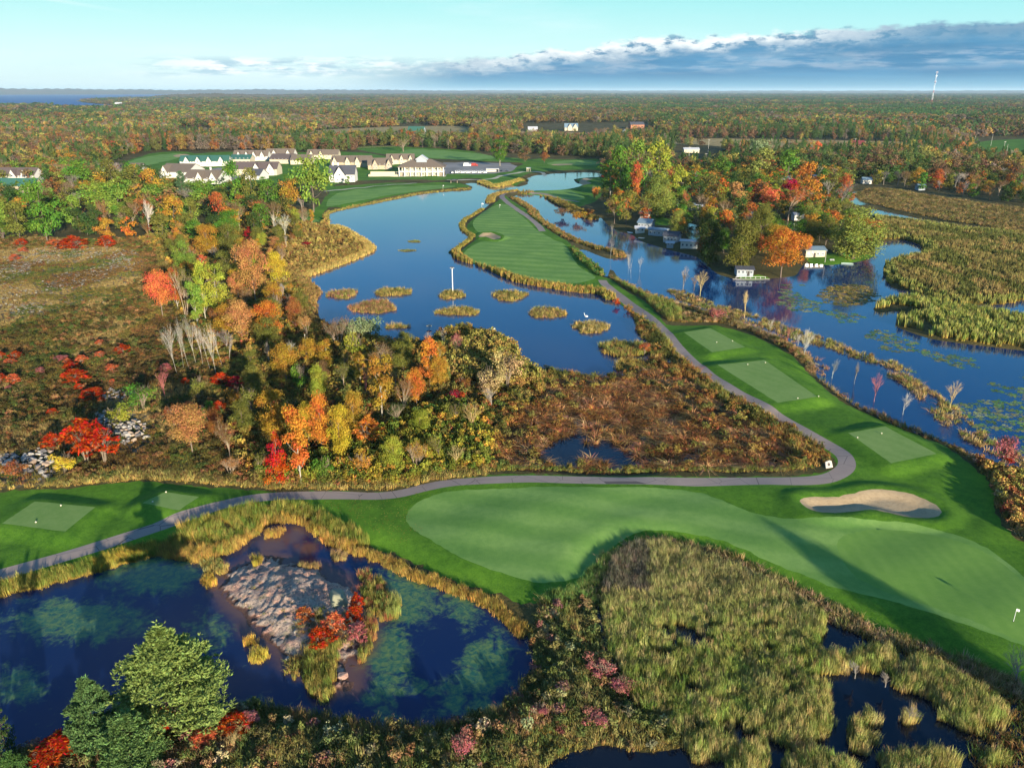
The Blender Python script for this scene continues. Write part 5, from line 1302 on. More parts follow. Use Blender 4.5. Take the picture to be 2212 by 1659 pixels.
T('round', 901, 894, 806, 46, 'orange', 'orange tree, lower one of two near the lake shore', AW)
T('tall', 930, 850, 737, 44, 'orange', 'tall orange tree nearest the rusty sedge at the lake shore', AW)
T('round', 948, 856, 782, 44, 'golden', 'golden orange crown low against the tall orange shore tree', AW)
T('bare', 921, 762, 722, 36, 'grey', 'grey leafless tree at the shore left of the rusty sedge', AW)
T('aspen', 961, 768, 718, 18, 'pale', 'thin white dead tree in the rusty sedge at the lake shore', AW)
T('sparse', 986, 785, 730, 30, 'rose', 'small rosy tree behind the rusty sedge', AW)
T('bush', 760, 745, 692, 56, 'sage green', 'pale grey green shrub at the lake edge, left of its pair', AW)
T('bush', 795, 742, 686, 60, 'sage green', 'pale grey green shrub at the lake edge, right of its pair', AW)
T('bush', 770, 775, 722, 62, 'yellow-green', 'yellow green shrub in front of the grey green pair', AW)
T('bush', 986, 880, 850, 44, 'crimson', 'dark crimson shrub among bare twigs right of the orange pair', AW)
T('bush', 955, 852, 832, 26, 'lime green', 'little lime shrub left of the dark crimson shrub', AW)
T('bare', 1022, 948, 880, 62, 'tan', 'wide tan leafless shrub left of the bog', AW)
T('bare', 1062, 888, 846, 52, 'grey', 'grey leafless shrub just above the bog corner', AW)
T('bare', 986, 1020, 972, 48, 'tan', 'pale leafless shrub beside the verge below the wide tan one', AW)
T('bush', 1055, 860, 800, 60, 'tan', 'pale gold shrub mass on the point, left of its pair', AW)
T('bush', 1095, 850, 770, 60, 'tan', 'pale gold shrub mass on the point, right of its pair', AW)
for i, (u, vb, vt, w) in enumerate([(384, 818, 712, 34), (399, 812, 690, 22), (411, 808, 698, 20), (425, 796, 684, 36), (440, 798, 694, 22), (455, 806, 700, 20), (469, 822, 706, 36), (483, 804, 704, 20), (497, 792, 722, 30), (372, 782, 706, 34)]):
    od = ['second', 'third', 'fourth', 'fifth', 'sixth', 'seventh', 'eighth', 'ninth', 'tenth', 'first'][i]
    T('aspen', u, vb, vt, w, 'pale', f'white leafless aspen in the pale clump, {od} from the left', 'white bare aspens in one clump')
T('bare', 358, 868, 812, 34, 'rose', 'reddish leafless tree below the left end of the white aspens', AW)
T('round', 418, 990, 893, 80, 'peach', 'soft peach tree above the small tee, left of the brown one', AW)
T('sparse', 500, 1010, 912, 62, 'brown', 'brown twiggy tree right of the soft peach tree above the small tee', AW)
T('round', 553, 870, 802, 52, 'olive', 'olive tree among dark shade below the broad orange crowns', AW)
T('round', 620, 835, 758, 60, 'golden', 'gold tipped tree left of the lone pale trunk', AW)
T('bare', 584, 800, 745, 30, 'grey', 'little grey bare tree under the bright orange crown', AW)
T('bush', 311, 893, 838, 56, 'green', 'grey green willow shrub above the stone heap', None)
T('bush', 262, 930, 884, 60, 'yellow-green', 'round olive shrub sitting on the stone heap', None)
T('bush', 142, 1028, 984, 58, 'yellow', 'bright yellow green shrub right of the near stone pile', None)
T('bush', 30, 1042, 1012, 62, 'rust', 'brown twiggy shrub growing in the near stone pile', None)
T('bare', 630, 800, 742, 24, 'pale', 'small pale leafless tree below the lake shore left of the lone trunk', AW)
T('sparse', 665, 745, 690, 34, 'peach', 'light brown tree crown above the lone pale trunk', AW)
for (u, vb, vt, w, c) in [(545, 900, 840, 46, 'olive'), (530, 950, 880, 52, 'olive'), (470, 960, 900, 40, 'rust'), (380, 930, 880, 40, 'rust'), (650, 850, 790, 46, 'green'), (745, 860, 800, 40, 'olive'), (745, 810, 760, 36, 'olive'), (855, 850, 800, 36, 'olive'), (620, 690, 640, 40, 'rust'), (640, 720, 660, 36, 'rust'), (600, 700, 640, 40, 'brown'), (430, 870, 820, 40, 'olive'), (545, 820, 770, 34, 'olive'), (455, 930, 880, 40, 'green'), (510, 890, 838, 40, 'golden'), (640, 930, 870, 40, 'dark green'), (700, 830, 790, 30, 'brown'), (860, 930, 880, 40, 'dark green'), (910, 950, 900, 46, 'yellow-green'), (980, 930, 880, 40, 'olive'), (850, 1030, 960, 56, 'yellow-green'), (900, 1030, 965, 50, 'golden'), (950, 1010, 950, 50, 'olive'), (780, 1040, 985, 54, 'golden'), (700, 1050, 1000, 50, 'green'), (560, 1040, 985, 50, 'olive'), (500, 1040, 1000, 44, 'peach')]:
    plantD(random.choice(['round', 'bush', 'sparse']) if c not in ('green',) else 'bush', u, vb, vt, w, c, None, None, zone='in the woods left of the lake')
# red sumacs scattered over the meadow
SM = [(267,772,754,30,'red'),(219,757,744,18,'salmon'),(218,784,770,20,'salmon'),(37,784,768,26,'red'),(5,784,766,18,'red'),(24,796,782,24,'salmon'),(135,790,776,28,'rose'),(180,796,778,24,'salmon'),(157,811,790,32,'red'),(165,838,808,52,'red'),(245,814,796,26,'salmon'),(204,874,848,42,'red'),(116,906,890,20,'red'),(3,838,815,26,'red'),(32,840,818,28,'salmon'),(90,816,802,18,'rose'),(245,838,828,12,'salmon'),(402,840,826,18,'red'),(360,812,794,24,'rose'),(479,838,812,38,'red'),(512,850,822,36,'crimson'),(473,898,876,30,'red'),(412,902,880,34,'salmon'),(116,978,946,40,'red'),
      (159,548,516,54,'red'),(122,544,524,34,'salmon'),(231,542,514,38,'red'),(46,536,520,26,'red'),(52,552,540,20,'salmon'),(36,570,554,24,'salmon'),(332,510,490,28,'red'),(439,582,556,22,'salmon'),(541,534,502,24,'crimson'),(662,540,526,24,'crimson'),(175,850,836,22,'red'),(150,796,784,18,'salmon'),(222,880,868,14,'red'),(22,852,842,14,'rose')]
for (u, vb, vt, w, c) in SM: plantD('sumac', u, vb, vt, w, c, None, 'red sumacs scattered over the meadow', zone='on the brown meadow')
T('sumac', 190, 1010, 922, 74, 'red', 'biggest flaming red sumac by the stone heap, left crown', 'large red sumac thicket')
T('sumac', 228, 1012, 935, 66, 'red', 'biggest flaming red sumac by the stone heap, right crown', 'large red sumac thicket')
T('bush', 205, 985, 935, 60, 'salmon', 'orange red shrub tucked inside the big red sumac thicket', 'large red sumac thicket')
# sumacs and shrubs on the rock
RK = 'shrubs growing on the pond rock'
for (u, vb, vt, w, c, l) in [(661, 1362, 1325, 36, 'russet', 'rust orange sumac on the pond rock, leftmost of the clump'), (698, 1403, 1362, 56, 'red', 'pinkish red sumac at the foot of the rock clump'), (773, 1322, 1285, 30, 'red', 'red sumac at the right rim of the rock, topmost'), (768, 1352, 1312, 36, 'red', 'red sumac at the right rim of the rock, middle of three'), (774, 1388, 1348, 40, 'rose', 'pale red sumac at the right rim of the rock, lowest of three'), (722, 1372, 1332, 46, 'salmon', 'salmon shrub in the middle of the rock clump'), (690, 1350, 1318, 26, 'olive', 'small olive shrub beside the pale slab on the rock')]:
    T('sumac' if c != 'olive' else 'bush', u, vb, vt, w, c, l, RK)
# the near pines: heights follow from their shadows across the lawn
def pine_near(u, vt, tip, wpx, label):
    sx, sy = P(*tip); best = None
    for k in range(400):
        h = 4 + k * .05; L = h / math.tan(SUN_EL); x, y = sx - SHD.x * L, sy - SHD.y * L
        f = y * CP + (H - h) * SP; v = IMH / 2 + FPX * ((H - h) * CP - y * SP) / f
        if best is None or abs(v - vt) < best[0]: best = (abs(v - vt), h, x, y, IMW / 2 + FPX * x / f)
    return best
N_PINE = pine_mesh(900, 8200, .0135, rad=.40, z0=.10, whorls=17, blades=6, ex=.9)
N_PINE2 = pine_mesh(901, 4600, .020, rad=.40, z0=.05, whorls=12, blades=6)
def near_pine(x, y, h, w, label, pr, col, rot):
    z = float(height(np.array([[x, y]]))[0]) - .05
    t = thing('pine_tree', label, 'tree', (x, y, z), rot, 'pines on the near shore', (w / .72, w / .72, h))
    part('trunk', pr[1], t, color=(.15, .10, .07)); part('crown', pr[0], t, color=col)
def at_height(u, v, h):
    """ground point under a crown point seen at u, v"""
    return P(u, v, h)
for (u, vt, h, wm, lab, pr, col, rot) in [(340, 1350, 14.0, 16.0, 'largest light green pine rising before the dark pond', N_PINE, (.20, .265, .07), 1.0), (178, 1468, 10.0, 6.6, 'smaller darker pine left of the largest pine', N_PINE2, (.095, .165, .055), 2.0), (262, 1562, 7.0, 8.4, 'low bushy pine in front of the largest pine at the picture foot', N_PINE2, (.12, .20, .06), 4.0), (20, 1640, 5.0, 4.0, 'pine top just entering the bottom left corner', N_PINE2, (.075, .15, .04), 0.5)]:
    x, y = P(u, vt, h); near_pine(x, y, h, wm, lab, pr, col, rot)
for (u, v, hh, w, c, l) in [(125, 1612, 2.2, 4.5, 'red', 'bright red sumac left of the low bushy pine'), (345, 1535, 2.6, 3.2, 'red', 'red sumac growing up through the largest pine'), (505, 1565, 1.8, 3.4, 'red', 'red sumac on the shore right of the largest pine'), (535, 1552, 1.8, 2.4, 'rose', 'pinkish sumac at the right end of the pine shore'), (440, 1595, 1.8, 2.6, 'salmon', 'salmon sumac below the right side of the largest pine'), (95, 1640, 1.8, 3.4, 'red', 'red sumac at the bottom left by the pond edge')]:
    x, y = P(u, v, hh); plant('sumac', x, y, hh, w, c, l, 'red sumacs under the near pines')
for (u, v, hh, w, c, l) in [(1305, 1428, 2.8, 4.3, 'rose', 'rosy pink leafy shrub beside the cattail bed, larger of two'), (1345, 1468, 2.0, 3.4, 'rose', 'rosy pink leafy shrub beside the cattail bed, smaller of two'), (1165, 1535, 1.4, 2.4, 'rose', 'small pinkish shrub on the near shore below the pond corner'), (1285, 1545, 1.8, 3.0, 'rose', 'pinkish twiggy shrub left of the brown marsh hummock')]:
    x, y = P(u, v, hh); plant('bush', x, y, hh, w, c, l, 'rosy shrubs by the near marsh')
for (u, v, hh, w, c, l) in [(1165, 1365, 1.6, 2.2, 'tan', 'pale spiky dead shrub at the right corner of the near pond'), (2208, 1418, 4.2, 5.6, 'grey', 'large grey leafless shrub at the right picture edge'), (1850, 1445, 2.4, 3.6, 'grey', 'grey leafless shrub in the marsh pool, leftmost'), (1915, 1470, 2.0, 3.2, 'grey', 'grey leafless shrub in the marsh pool, middle'), (1965, 1545, 1.4, 2.8, 'grey', 'pale low dead shrub in the marsh pool, lowest'), (505, 1600, 2.2, 2.2, 'tan', 'pale leafless sapling on the near shore right of pines'), (1020, 1625, 1.6, 2.4, 'tan', 'pale leafless shrub at the bottom of the near shore')]:
    x, y = P(u, v, hh); plant('bare', x, y, hh, w, c, l, 'bare shrubs of the near marsh')
T('bush', 1000, 1640, 1600, 60, 'rose', 'rosy shrub at the bottom edge below the near pond', None)
# trees out of frame on the right whose shadows reach across the fairway
for (tu, tv, h, w) in [(1690, 1160, 15, 7), (1790, 1235, 12, 8), (1850, 1250, 13, 5)]:
    x, y = P(tu, tv); L = h / math.tan(SUN_EL); x, y = x - SHD.x * L, y - SHD.y * L
    plant('round', x, y, h, w, 'golden', None, 'trees on the near right bank', zone='on the bank past the right edge')
for (tu, tv, h, w) in [(68, 1172, 10, 3.5), (88, 1180, 9.5, 3), (10, 1215, 8, 4)]:
    x, y = P(tu, tv); L = h / math.tan(SUN_EL); x, y = x - SHD.x * L, y - SHD.y * L
    t = plant('pine', x, y, h, w, 'dark green', None, 'pines on the near left bank', zone='on the near left bank')
# dead and bare trees standing in the right lake and marsh
DT = 'bare trees standing in the flooded marsh'
for i, (u, vb, vt, w, c) in enumerate([(1318, 560, 512, 16, 'pale'), (1357, 592, 542, 14, 'pale'), (1363, 602, 556, 12, 'pale'), (1382, 588, 553, 18, 'pale'), (1322, 524, 478, 10, 'pale'), (1475, 630, 574, 44, 'grey'), (1512, 640, 580, 40, 'tan'), (1499, 628, 590, 26, 'brown'), (1608, 688, 624, 34, 'tan'), (1662, 722, 684, 20, 'pale'), (1685, 726, 672, 22, 'grey'), (1722, 760, 716, 24, 'pale'), (1736, 774, 708, 42, 'pale'), (1700, 748, 700, 24, 'rose'), (1797, 818, 772, 30, 'pale'), (1845, 830, 780, 28, 'grey'), (1888, 868, 800, 34, 'rose'), (1950, 896, 846, 34, 'pale'), (2051, 884, 816, 44, 'tan'), (1680, 1, 1, 1, None)]):
    if c: plantD('bare' if w > 25 else 'aspen', u, vb, vt, w, c, None, DT, zone='standing in the flooded marsh', z=-.05)
T('bush', 2163, 1012, 935, 46, 'rose', 'tall rosy twiggy shrub at the lake edge near the right border', None)
T('sumac', 2172, 1012, 975, 24, 'red', 'bright red low shrub on the bank near the right border', None)
T('bush', 1331, 662, 646, 18, 'red', 'small red shrub where the cart path leaves the island fairway', None)
T('bush', 1545, 700, 670, 34, 'rose', 'rosy twiggy shrub above the far tee', None)
T('bush', 1392, 766, 740, 24, 'russet', 'russet shrub at the right end of the largest reed islet', None)

# --- peninsula and the woods around it
PN = 'trees of the trailer peninsula'
for (k, u, vb, vt, w, c, l) in [
 ('round', 1338, 432, 325, 58, 'green', 'dark green tree at the left end of the peninsula, by the channel'),
 ('tall', 1318, 425, 345, 40, 'green', 'narrow green tree leftmost on the peninsula shore'),
 ('round', 1375, 415, 312, 60, 'lime green', 'tall bright green tree, second from the left of the peninsula row'),
 ('round', 1420, 410, 310, 62, 'yellow-green', 'tall yellow green tree, third in the peninsula row'),
 ('round', 1372, 440, 352, 38, 'russet', 'russet brown tree in front of the bright green pair'),
 ('willow', 1420, 474, 388, 82, 'willow green', 'bright weeping willow above the grey trailers'),
 ('round', 1462, 450, 365, 46, 'yellow-green', 'yellow green tree right of the bright weeping willow'),
 ('round', 1352, 488, 416, 54, 'olive', 'olive gold tree over the leftmost grey house'),
 ('sparse', 1327, 486, 430, 34, 'brown', 'brown thinning tree left of the olive gold one'),
 ('round', 1464, 502, 457, 38, 'orange', 'small round orange tree behind the grey trailers'),
 ('sparse', 1482, 462, 415, 28, 'russet', 'small reddish tree above the small round orange tree'),
 ('willow', 1530, 572, 478, 62, 'dark green', 'dark hanging willow at the water left of the olive willow'),
 ('willow', 1598, 590, 484, 84, 'olive', 'wide olive weeping willow at the water left of the orange tree'),
 ('willow', 1640, 550, 452, 60, 'olive', 'olive willow rising behind the big orange tree'),
 ('round', 1540, 500, 455, 44, 'yellow-green', 'pale yellow tree top over the dark willow'),
 ('round', 1686, 600, 500, 88, 'orange', 'big round orange tree at the water with its mirror image'),
 ('round', 1672, 575, 497, 60, 'golden', 'golden left side crown joined to the big orange tree'),
 ('willow', 1842, 562, 452, 122, 'willow green', 'largest light green weeping willow at the tip of the peninsula'),
 ('round', 1748, 545, 488, 40, 'olive', 'olive tree between the big orange tree and the cottage'),
 ('round', 1772, 520, 470, 50, 'dark green', 'dark green tree shading the cottage roof'),
 ('round', 1740, 560, 515, 26, 'orange', 'small orange tree touching the cottage wall'),
 ('sparse', 1702, 478, 404, 78, 'russet', 'wide reddish brown tree below the crimson one'),
 ('round', 1660, 462, 408, 48, 'salmon', 'salmon brown tree left of the wide reddish brown one'),
 ('round', 1706, 438, 388, 56, 'crimson', 'crimson tree in the middle of the peninsula'),
 ('round', 1744, 438, 358, 58, 'orange', 'large soft orange tree right of the crimson tree'),
 ('round', 1758, 470, 424, 40, 'orange', 'bright orange patch tree below the soft orange one'),
 ('bare', 1812, 468, 392, 66, 'grey', 'wide grey leafless tree near the backwater'),
 ('round', 1822, 430, 378, 36, 'russet', 'rust orange tree behind the wide grey leafless tree'),
 ('round', 1590, 460, 400, 58, 'peach', 'peach tan tree above the blue grey trailer'),
 ('round', 1530, 440, 380, 56, 'olive', 'olive tree left of the peach tan tree'),
 ('round', 1560, 395, 340, 50, 'green', 'mid green round tree behind the peach tan tree'),
 ('round', 1640, 400, 328, 64, 'willow green', 'soft green tree at the back of the peninsula, left of two'),
 ('round', 1700, 392, 322, 64, 'green', 'soft green tree at the back of the peninsula, right of two'),
 ('round', 1762, 345, 308, 26, 'salmon', 'small bright red round tree behind the peninsula by a dark red roof'),
 ('round', 1640, 350, 300, 60, 'sage green', 'pale grey green tree at the back of the peninsula'),
 ('bush', 1284, 432, 404, 18, 'orange', 'small orange tree on the lawn across the channel'),
 ('bush', 1268, 470, 450, 26, 'rust', 'rust brown round shrub on the channel bank'),
 ('bush', 1215, 470, 452, 36, 'brown', 'brown shrub on the channel bank, left'),
 ('bush', 1245, 478, 458, 32, 'golden', 'gold shrub on the channel bank below the rust one'),
 ('tall', 1080, 362, 298, 34, 'green', 'single tall green tree beyond the parking lot'),
 ('round', 1134, 352, 322, 34, 'brown', 'small round brown tree right of the single tall green one'),
 ('round', 1176, 354, 330, 22, 'rust', 'little rust tree on the far lawn'),
 ('sparse', 872, 330, 300, 30, 'olive', 'thin tree on the lawn behind the townhouses'),
 ('round', 678, 462, 336, 88, 'lime green', 'tallest bright green tree before the white cottage, by the lake'),
 ('round', 628, 470, 388, 48, 'golden', 'golden orange tree leaning on the tallest bright green tree'),
 ('round', 512, 458, 352, 62, 'green', 'tall green tree standing over the townhouse garages'),
 ('round', 548, 462, 372, 50, 'olive', 'olive green tree right of the tall garage tree'),
 ('round', 585, 470, 396, 56, 'green', 'green tree between the olive one and the golden orange one'),
 ('round', 442, 450, 390, 60, 'green', 'green tree before the front townhouse gables'),
 ('pine', 398, 444, 374, 50, 'blue-green', 'dark bluish pine before the left townhouse'),
 ('round', 384, 512, 427, 58, 'golden', 'round golden olive tree above the meadow corner'),
 ('bare', 325, 512, 434, 54, 'pale', 'white stemmed leafless tree above the red shrub'),
 ('round', 418, 510, 440, 40, 'olive', 'brown olive tree right of the round golden olive one'),
 ('round', 480, 500, 424, 50, 'russet', 'russet tree below the tall garage tree'),
 ('sparse', 520, 510, 440, 44, 'brown', 'brown twiggy tree right of the russet one'),
 ('round', 104, 528, 400, 76, 'green', 'tall mixed green tree at the left, above the first red shrubs'),
 ('round', 172, 418, 344, 66, 'green', 'pale trunked green tree right of the tan house'),
 ('round', 215, 470, 396, 74, 'lime green', 'fresh lime tree in the left woods, largest of the lime group'),
 ('round', 262, 478, 410, 60, 'lime green', 'fresh lime tree right of the largest lime one'),
 ('round', 165, 500, 430, 50, 'lime green', 'fresh lime tree left of and below the largest lime one'),
 ('round', 44, 520, 445, 56, 'olive', 'brown olive tree at the left edge woods'),
 ('round', 6, 520, 432, 50, 'lime green', 'lime tree cut by the left picture edge'),
 ('sumac', 10, 522, 490, 44, 'lime green', 'low leafy lime shrub at the left picture edge'),
 ('round', 190, 512, 474, 44, 'olive', 'low olive tree above the long red shrub'),
 ('bare', 617, 520, 462, 40, 'pale', 'pale leafless tree by the hidden tee, right one'),
 ('bare', 596, 512, 468, 34, 'pale', 'pale leafless tree by the hidden tee, left one'),
 ('bare', 620, 545, 512, 10, 'pale', 'thin pale trunk on the golden point'),
 ('round', 248, 420, 350, 56, 'olive', 'olive brown tree left of the hidden long brown roof'),
 ('round', 300, 430, 366, 70, 'olive', 'dark olive gold tree under the long brown roof'),
 ('round', 336, 440, 372, 56, 'golden', 'orange gold tree under the left townhouse'),
]: T(k, u, vb, vt, w, c, l, PN if 1300 < u < 1900 else None)

placed = [(t[3], t[4]) for t in TREES]
AVOID = []     # filled with building plots (u, v, radius m)
def zone_fill(zone, poly, sp, mix, hr, wr=(.7, 1.0), n_max=400, keep=1.0, group=None):
    p = fill(poly, sp); c0, _ = classify(p); p = p[c0 == 'wild']; p = p[rng.random(len(p)) < keep]; k = 0; rest = []
    p = p[np.argsort(np.linalg.norm(p, axis=1) * rng.uniform(.8, 1.25, len(p)))]
    ks = [m for m in mix]; ws = np.array([m[2] for m in ks], float); ws /= ws.sum()
    for x, y in p:
        if any((x - a) ** 2 + (y - b) ** 2 < (sp * .55) ** 2 for a, b in placed): continue
        if any((x - a) ** 2 + (y - b) ** 2 < r * r for a, b, r in PLOTS): continue
        kd, c, _ = ks[rng.choice(len(ks), p=ws)]
        if k >= n_max: rest.append((x, y, kd, c)); placed.append((x, y)); continue
        h = rng.uniform(*hr); w = h * rng.uniform(*wr)
        if kd in ('tall', 'aspen'): w *= .45
        if kd == 'cone': w *= .6
        if kd == 'pine': w *= .62; h *= 1.1
        if kd == 'bush': h *= .35; w *= .5
        plant(kd, float(x), float(y), h, w, c, None, group or ('trees ' + zone), zone=zone); placed.append((x, y)); k += 1
    if rest:
        q = np.array([(a, b) for a, b, _, _ in rest]); n = len(q); hh = rng.uniform(*hr, n); ww = hh * rng.uniform(*wr, n) / .8
        ix = np.array([{'pine': rng.integers(6, 8), 'bare': rng.integers(4, 6), 'sparse': rng.integers(4, 6) if rng.random() < .4 else rng.integers(0, 4)}.get(r[2], rng.integers(0, 4)) for r in rest]); ww *= np.where(ix > 5, .6, 1)
        mass('woods', np.column_stack([q, height(q) - .1]), ww, hh, np.array([vary(CN[r[3]], .14) for r in rest]), G_MID + G_MIDBARE + G_MIDPINE, idx=ix)
PLOTS = []
def plot(u, v, r): x, y = P(u, v); PLOTS.append((x, y, r))
for q in [(1390,490,10),(1416,505,13),(1450,520,14),(1487,535,13),(1390,468,8),(1500,445,8),(1585,478,9),(1620,600,14),(1765,552,13),(1828,552,8),(1700,392,12),(1870,396,10),(1896,386,14),(1762,412,14),(1800,448,12),(1408,450,8),(1470,442,8),(1536,457,8),(1631,469,8),(1726,471,9),(1991,408,8),(40,424,34),(260,376,30),(290,374,24),(375,388,22),(435,396,26),(437,358,26),(470,362,20),(570,346,30),(620,346,30),(610,352,24),(545,378,26),(547,388,14),(690,342,22),(758,360,26),(842,364,28),(738,394,22),(910,380,30),(1143,371,8),(1494,330,22),(1505,362,34),(1150,283,16),(1233,283,20),(1375,279,16),(1352,289,10),(895,297,24)]: plot(*q)
LW = [('round', 'green', 3), ('round', 'lime green', 1.2), ('round', 'olive', 4), ('round', 'golden', 1.2), ('sparse', 'brown', 3), ('round', 'rust', 1.4), ('bare', 'grey', 1), ('round', 'orange', .25), ('round', 'dark green', 2.5)]
zone_fill('in the left woods', [(-120,372),(190,372),(330,385),(380,420),(640,440),(690,470),(640,470),(600,500),(540,545),(330,530),(140,515),(-120,525)], 11.5, LW, (9, 15), n_max=80)
zone_fill('in the woods left of the lake', [(395,600),(330,520),(540,520),(600,480),(690,480),(640,560),(640,610),(660,700),(640,760),(560,850),(560,1000),(640,960),(760,960),(900,960),(1000,900),(1050,860),(930,780),(880,760),(760,760),(690,720),(640,760),(540,780),(500,840),(430,830)], 9.5, [('bush', 'olive', 3), ('bush', 'golden', 1), ('round', 'olive', 2), ('sparse', 'brown', 2), ('bare', 'grey', 1), ('bush', 'rust', 1.5), ('round', 'yellow-green', .8), ('bush', 'crimson', .4), ('tall', 'golden', 1.2), ('round', 'golden', 1.6), ('round', 'peach', 1.2), ('sparse', 'rust', 1.2), ('tall', 'orange', .5)], (6, 10), n_max=150)
PW = [('round', 'olive', 3), ('round', 'green', 2), ('willow', 'willow green', 1), ('sparse', 'brown', 1.6), ('round', 'golden', 1.3), ('round', 'russet', 1.2), ('bare', 'grey', 1.2), ('round', 'dark green', 2), ('round', 'orange', .7), ('tall', 'yellow-green', .5)]
zone_fill('on the trailer peninsula', [(1300,372),(1640,365),(1840,372),(1840,420),(1830,470),(1885,505),(1885,545),(1790,560),(1735,562),(1715,585),(1660,595),(1590,595),(1530,575),(1500,540),(1440,515),(1400,500),(1340,480),(1305,470)], 11.5, PW, (8, 14), n_max=80)
zone_fill('in the woods right of the backwater', [(1900,372),(2330,372),(2330,455),(2212,448),(2100,432),(2000,418),(1935,408),(1880,405)], 12.5, [('round', 'dark green', 2), ('round', 'green', 2), ('round', 'olive', 2), ('sparse', 'brown', 2), ('pine', 'dark green', 1), ('round', 'golden', 1.5), ('round', 'russet', .8), ('bare', 'grey', 1.2), ('tall', 'yellow', .5), ('round', 'orange', .4)], (8, 14), n_max=48)
zone_fill('behind the parking lot lawns', [(700,300),(860,300),(1000,306),(1060,318),(1120,318),(1300,322),(1310,340),(1180,338),(1110,326),(1000,318),(860,312),(720,312)], 15, [('pine', 'dark green', 2.5), ('round', 'dark green', 2), ('round', 'olive', 2), ('tall', 'olive', 1.5), ('round', 'rust', 1), ('sparse', 'brown', 1), ('round', 'russet', .6)], (11, 17), n_max=50)
zone_fill('in the pine row behind the townhouses', [(425,305),(560,298),(700,300),(700,316),(640,322),(520,318),(430,328),(415,318)], 13, [('pine', 'dark green', 5), ('pine', 'blue-green', 2), ('round', 'dark green', 2), ('tall', 'olive', 1), ('round', 'rust', .6)], (12, 17), n_max=60)
zone_fill('left of the far green lawn', [(120,335),(250,325),(320,325),(250,352),(240,372),(120,372)], 17, [('round', 'dark green', 4), ('round', 'olive', 2), ('pine', 'dark green', 1), ('round', 'golden', 1)], (11, 16), n_max=24)
zone_fill('between the townhouses', [(640,345),(700,360),(820,372),(860,384),(760,400),(700,420),(620,440),(560,420),(480,430),(420,400),(470,372),(560,392),(640,370)], 15, [('round', 'green', 2), ('bush', 'dark green', 2), ('round', 'olive', 1)], (4, 8), n_max=22)

ORD = ['first', 'second', 'third', 'fourth', 'fifth', 'sixth', 'seventh', 'eighth', 'ninth', 'tenth', 'eleventh', 'twelfth', 'thirteenth', 'fourteenth', 'fifteenth', 'sixteenth', 'seventeenth', 'eighteenth', 'nineteenth', 'twentieth'] + ['%d%s' % (n, {1: 'st', 2: 'nd', 3: 'rd'}.get(n % 10, 'th')) for n in range(21, 80)]
FORM = {'round': 'leafy tree', 'tall': 'slender tree', 'cone': 'cone shaped tree', 'sparse': 'thin crowned tree', 'bare': 'leafless tree', 'aspen': 'thin dead tree', 'pine': 'pine', 'willow': 'weeping willow', 'bush': 'shrub', 'sumac': 'sumac shrub'}
def label_trees():
    d = {}
    for t, k, c, x, y, zone, done in TREES:
        if not done: d.setdefault((FORM[k], c, zone), []).append((float(toD(x, y, 0)[0]), t))
    for (f, c, zone), lst in d.items():
        lst.sort(key=lambda a: a[0]); n = len(lst); col = 'dark green' if c == 'pine green' else c
        for i, (_, t) in enumerate(lst):
            if n == 1: t['label'] = f'the only {col} {f} {zone}'
            elif i == n - 1 and n > 2: t['label'] = f'rightmost {col} {f} {zone}'
            elif i == 0: t['label'] = f'leftmost {col} {f} {zone}'
            elif n == 2: t['label'] = f'right one of two {col} {f}s {zone}'
            else: t['label'] = f'{col} {f} {zone}, {ORD[i]} from the left'
label_trees()
# ---------------------------------------------------------------- rock island in the near pond
def rockmat():
    m, w, b = newmat('lichen_granite'); p = wpos(w)
    n1 = w.noise(p, 0.35, 6, 0.62); n2 = w.noise(p, 2.6, 6, 0.7, 0.8); n3 = w.noise(p, 0.9, 3, 0.5)
    c = w.mix(w.ramp01(n1, .38, .62), (0.44, 0.24, 0.17), (0.43, 0.325, 0.245)); c = w.mix(w.ramp01(n2, .46, .66), c, (0.10, 0.08, 0.075))
    c = w.mix(w.math('MULTIPLY', w.ramp01(n3, .55, .68), .55), c, (0.17, 0.17, 0.10))
    wet = w.node('ShaderNodeSeparateXYZ'); w.l.new(p, wet.inputs[0])
    c = w.mix(w.ramp01(w.math('ADD', wet.outputs[2], w.math('MULTIPLY', w.math('SUBTRACT', n2, .5), .3)), .22, .02), c, (0.12, 0.06, 0.04))
    w.l.new(c, b.inputs['Base Color']); b.inputs['Roughness'].default_value = .8
    bn = w.node('ShaderNodeBump'); bn.inputs['Strength'].default_value = .9; bn.inputs['Distance'].default_value = .25
    w.l.new(w.noise(w.vscale(p, (1.0, .45, 1)), 1.5, 9, .74, 1.4), bn.inputs['Height']); w.l.new(bn.outputs[0], b.inputs['Normal'])
    return m
ROCKM = rockmat()
SLABM = plain('pale_lichen_slab', (0.24, 0.235, 0.15), .85, .2, 1.5, bump=.3)
STONE = [plain('stone_grey', (0.26, 0.235, 0.21), .85, .25, 1.5, bump=.4), plain('stone_pale', (0.38, 0.34, 0.29), .85, .2, 1.5, bump=.4), plain('stone_buff', (0.30, 0.22, 0.16), .85, .25, 1.5, bump=.4), plain('stone_dark', (0.12, 0.11, 0.11), .85, .25, 1.5, bump=.4)]
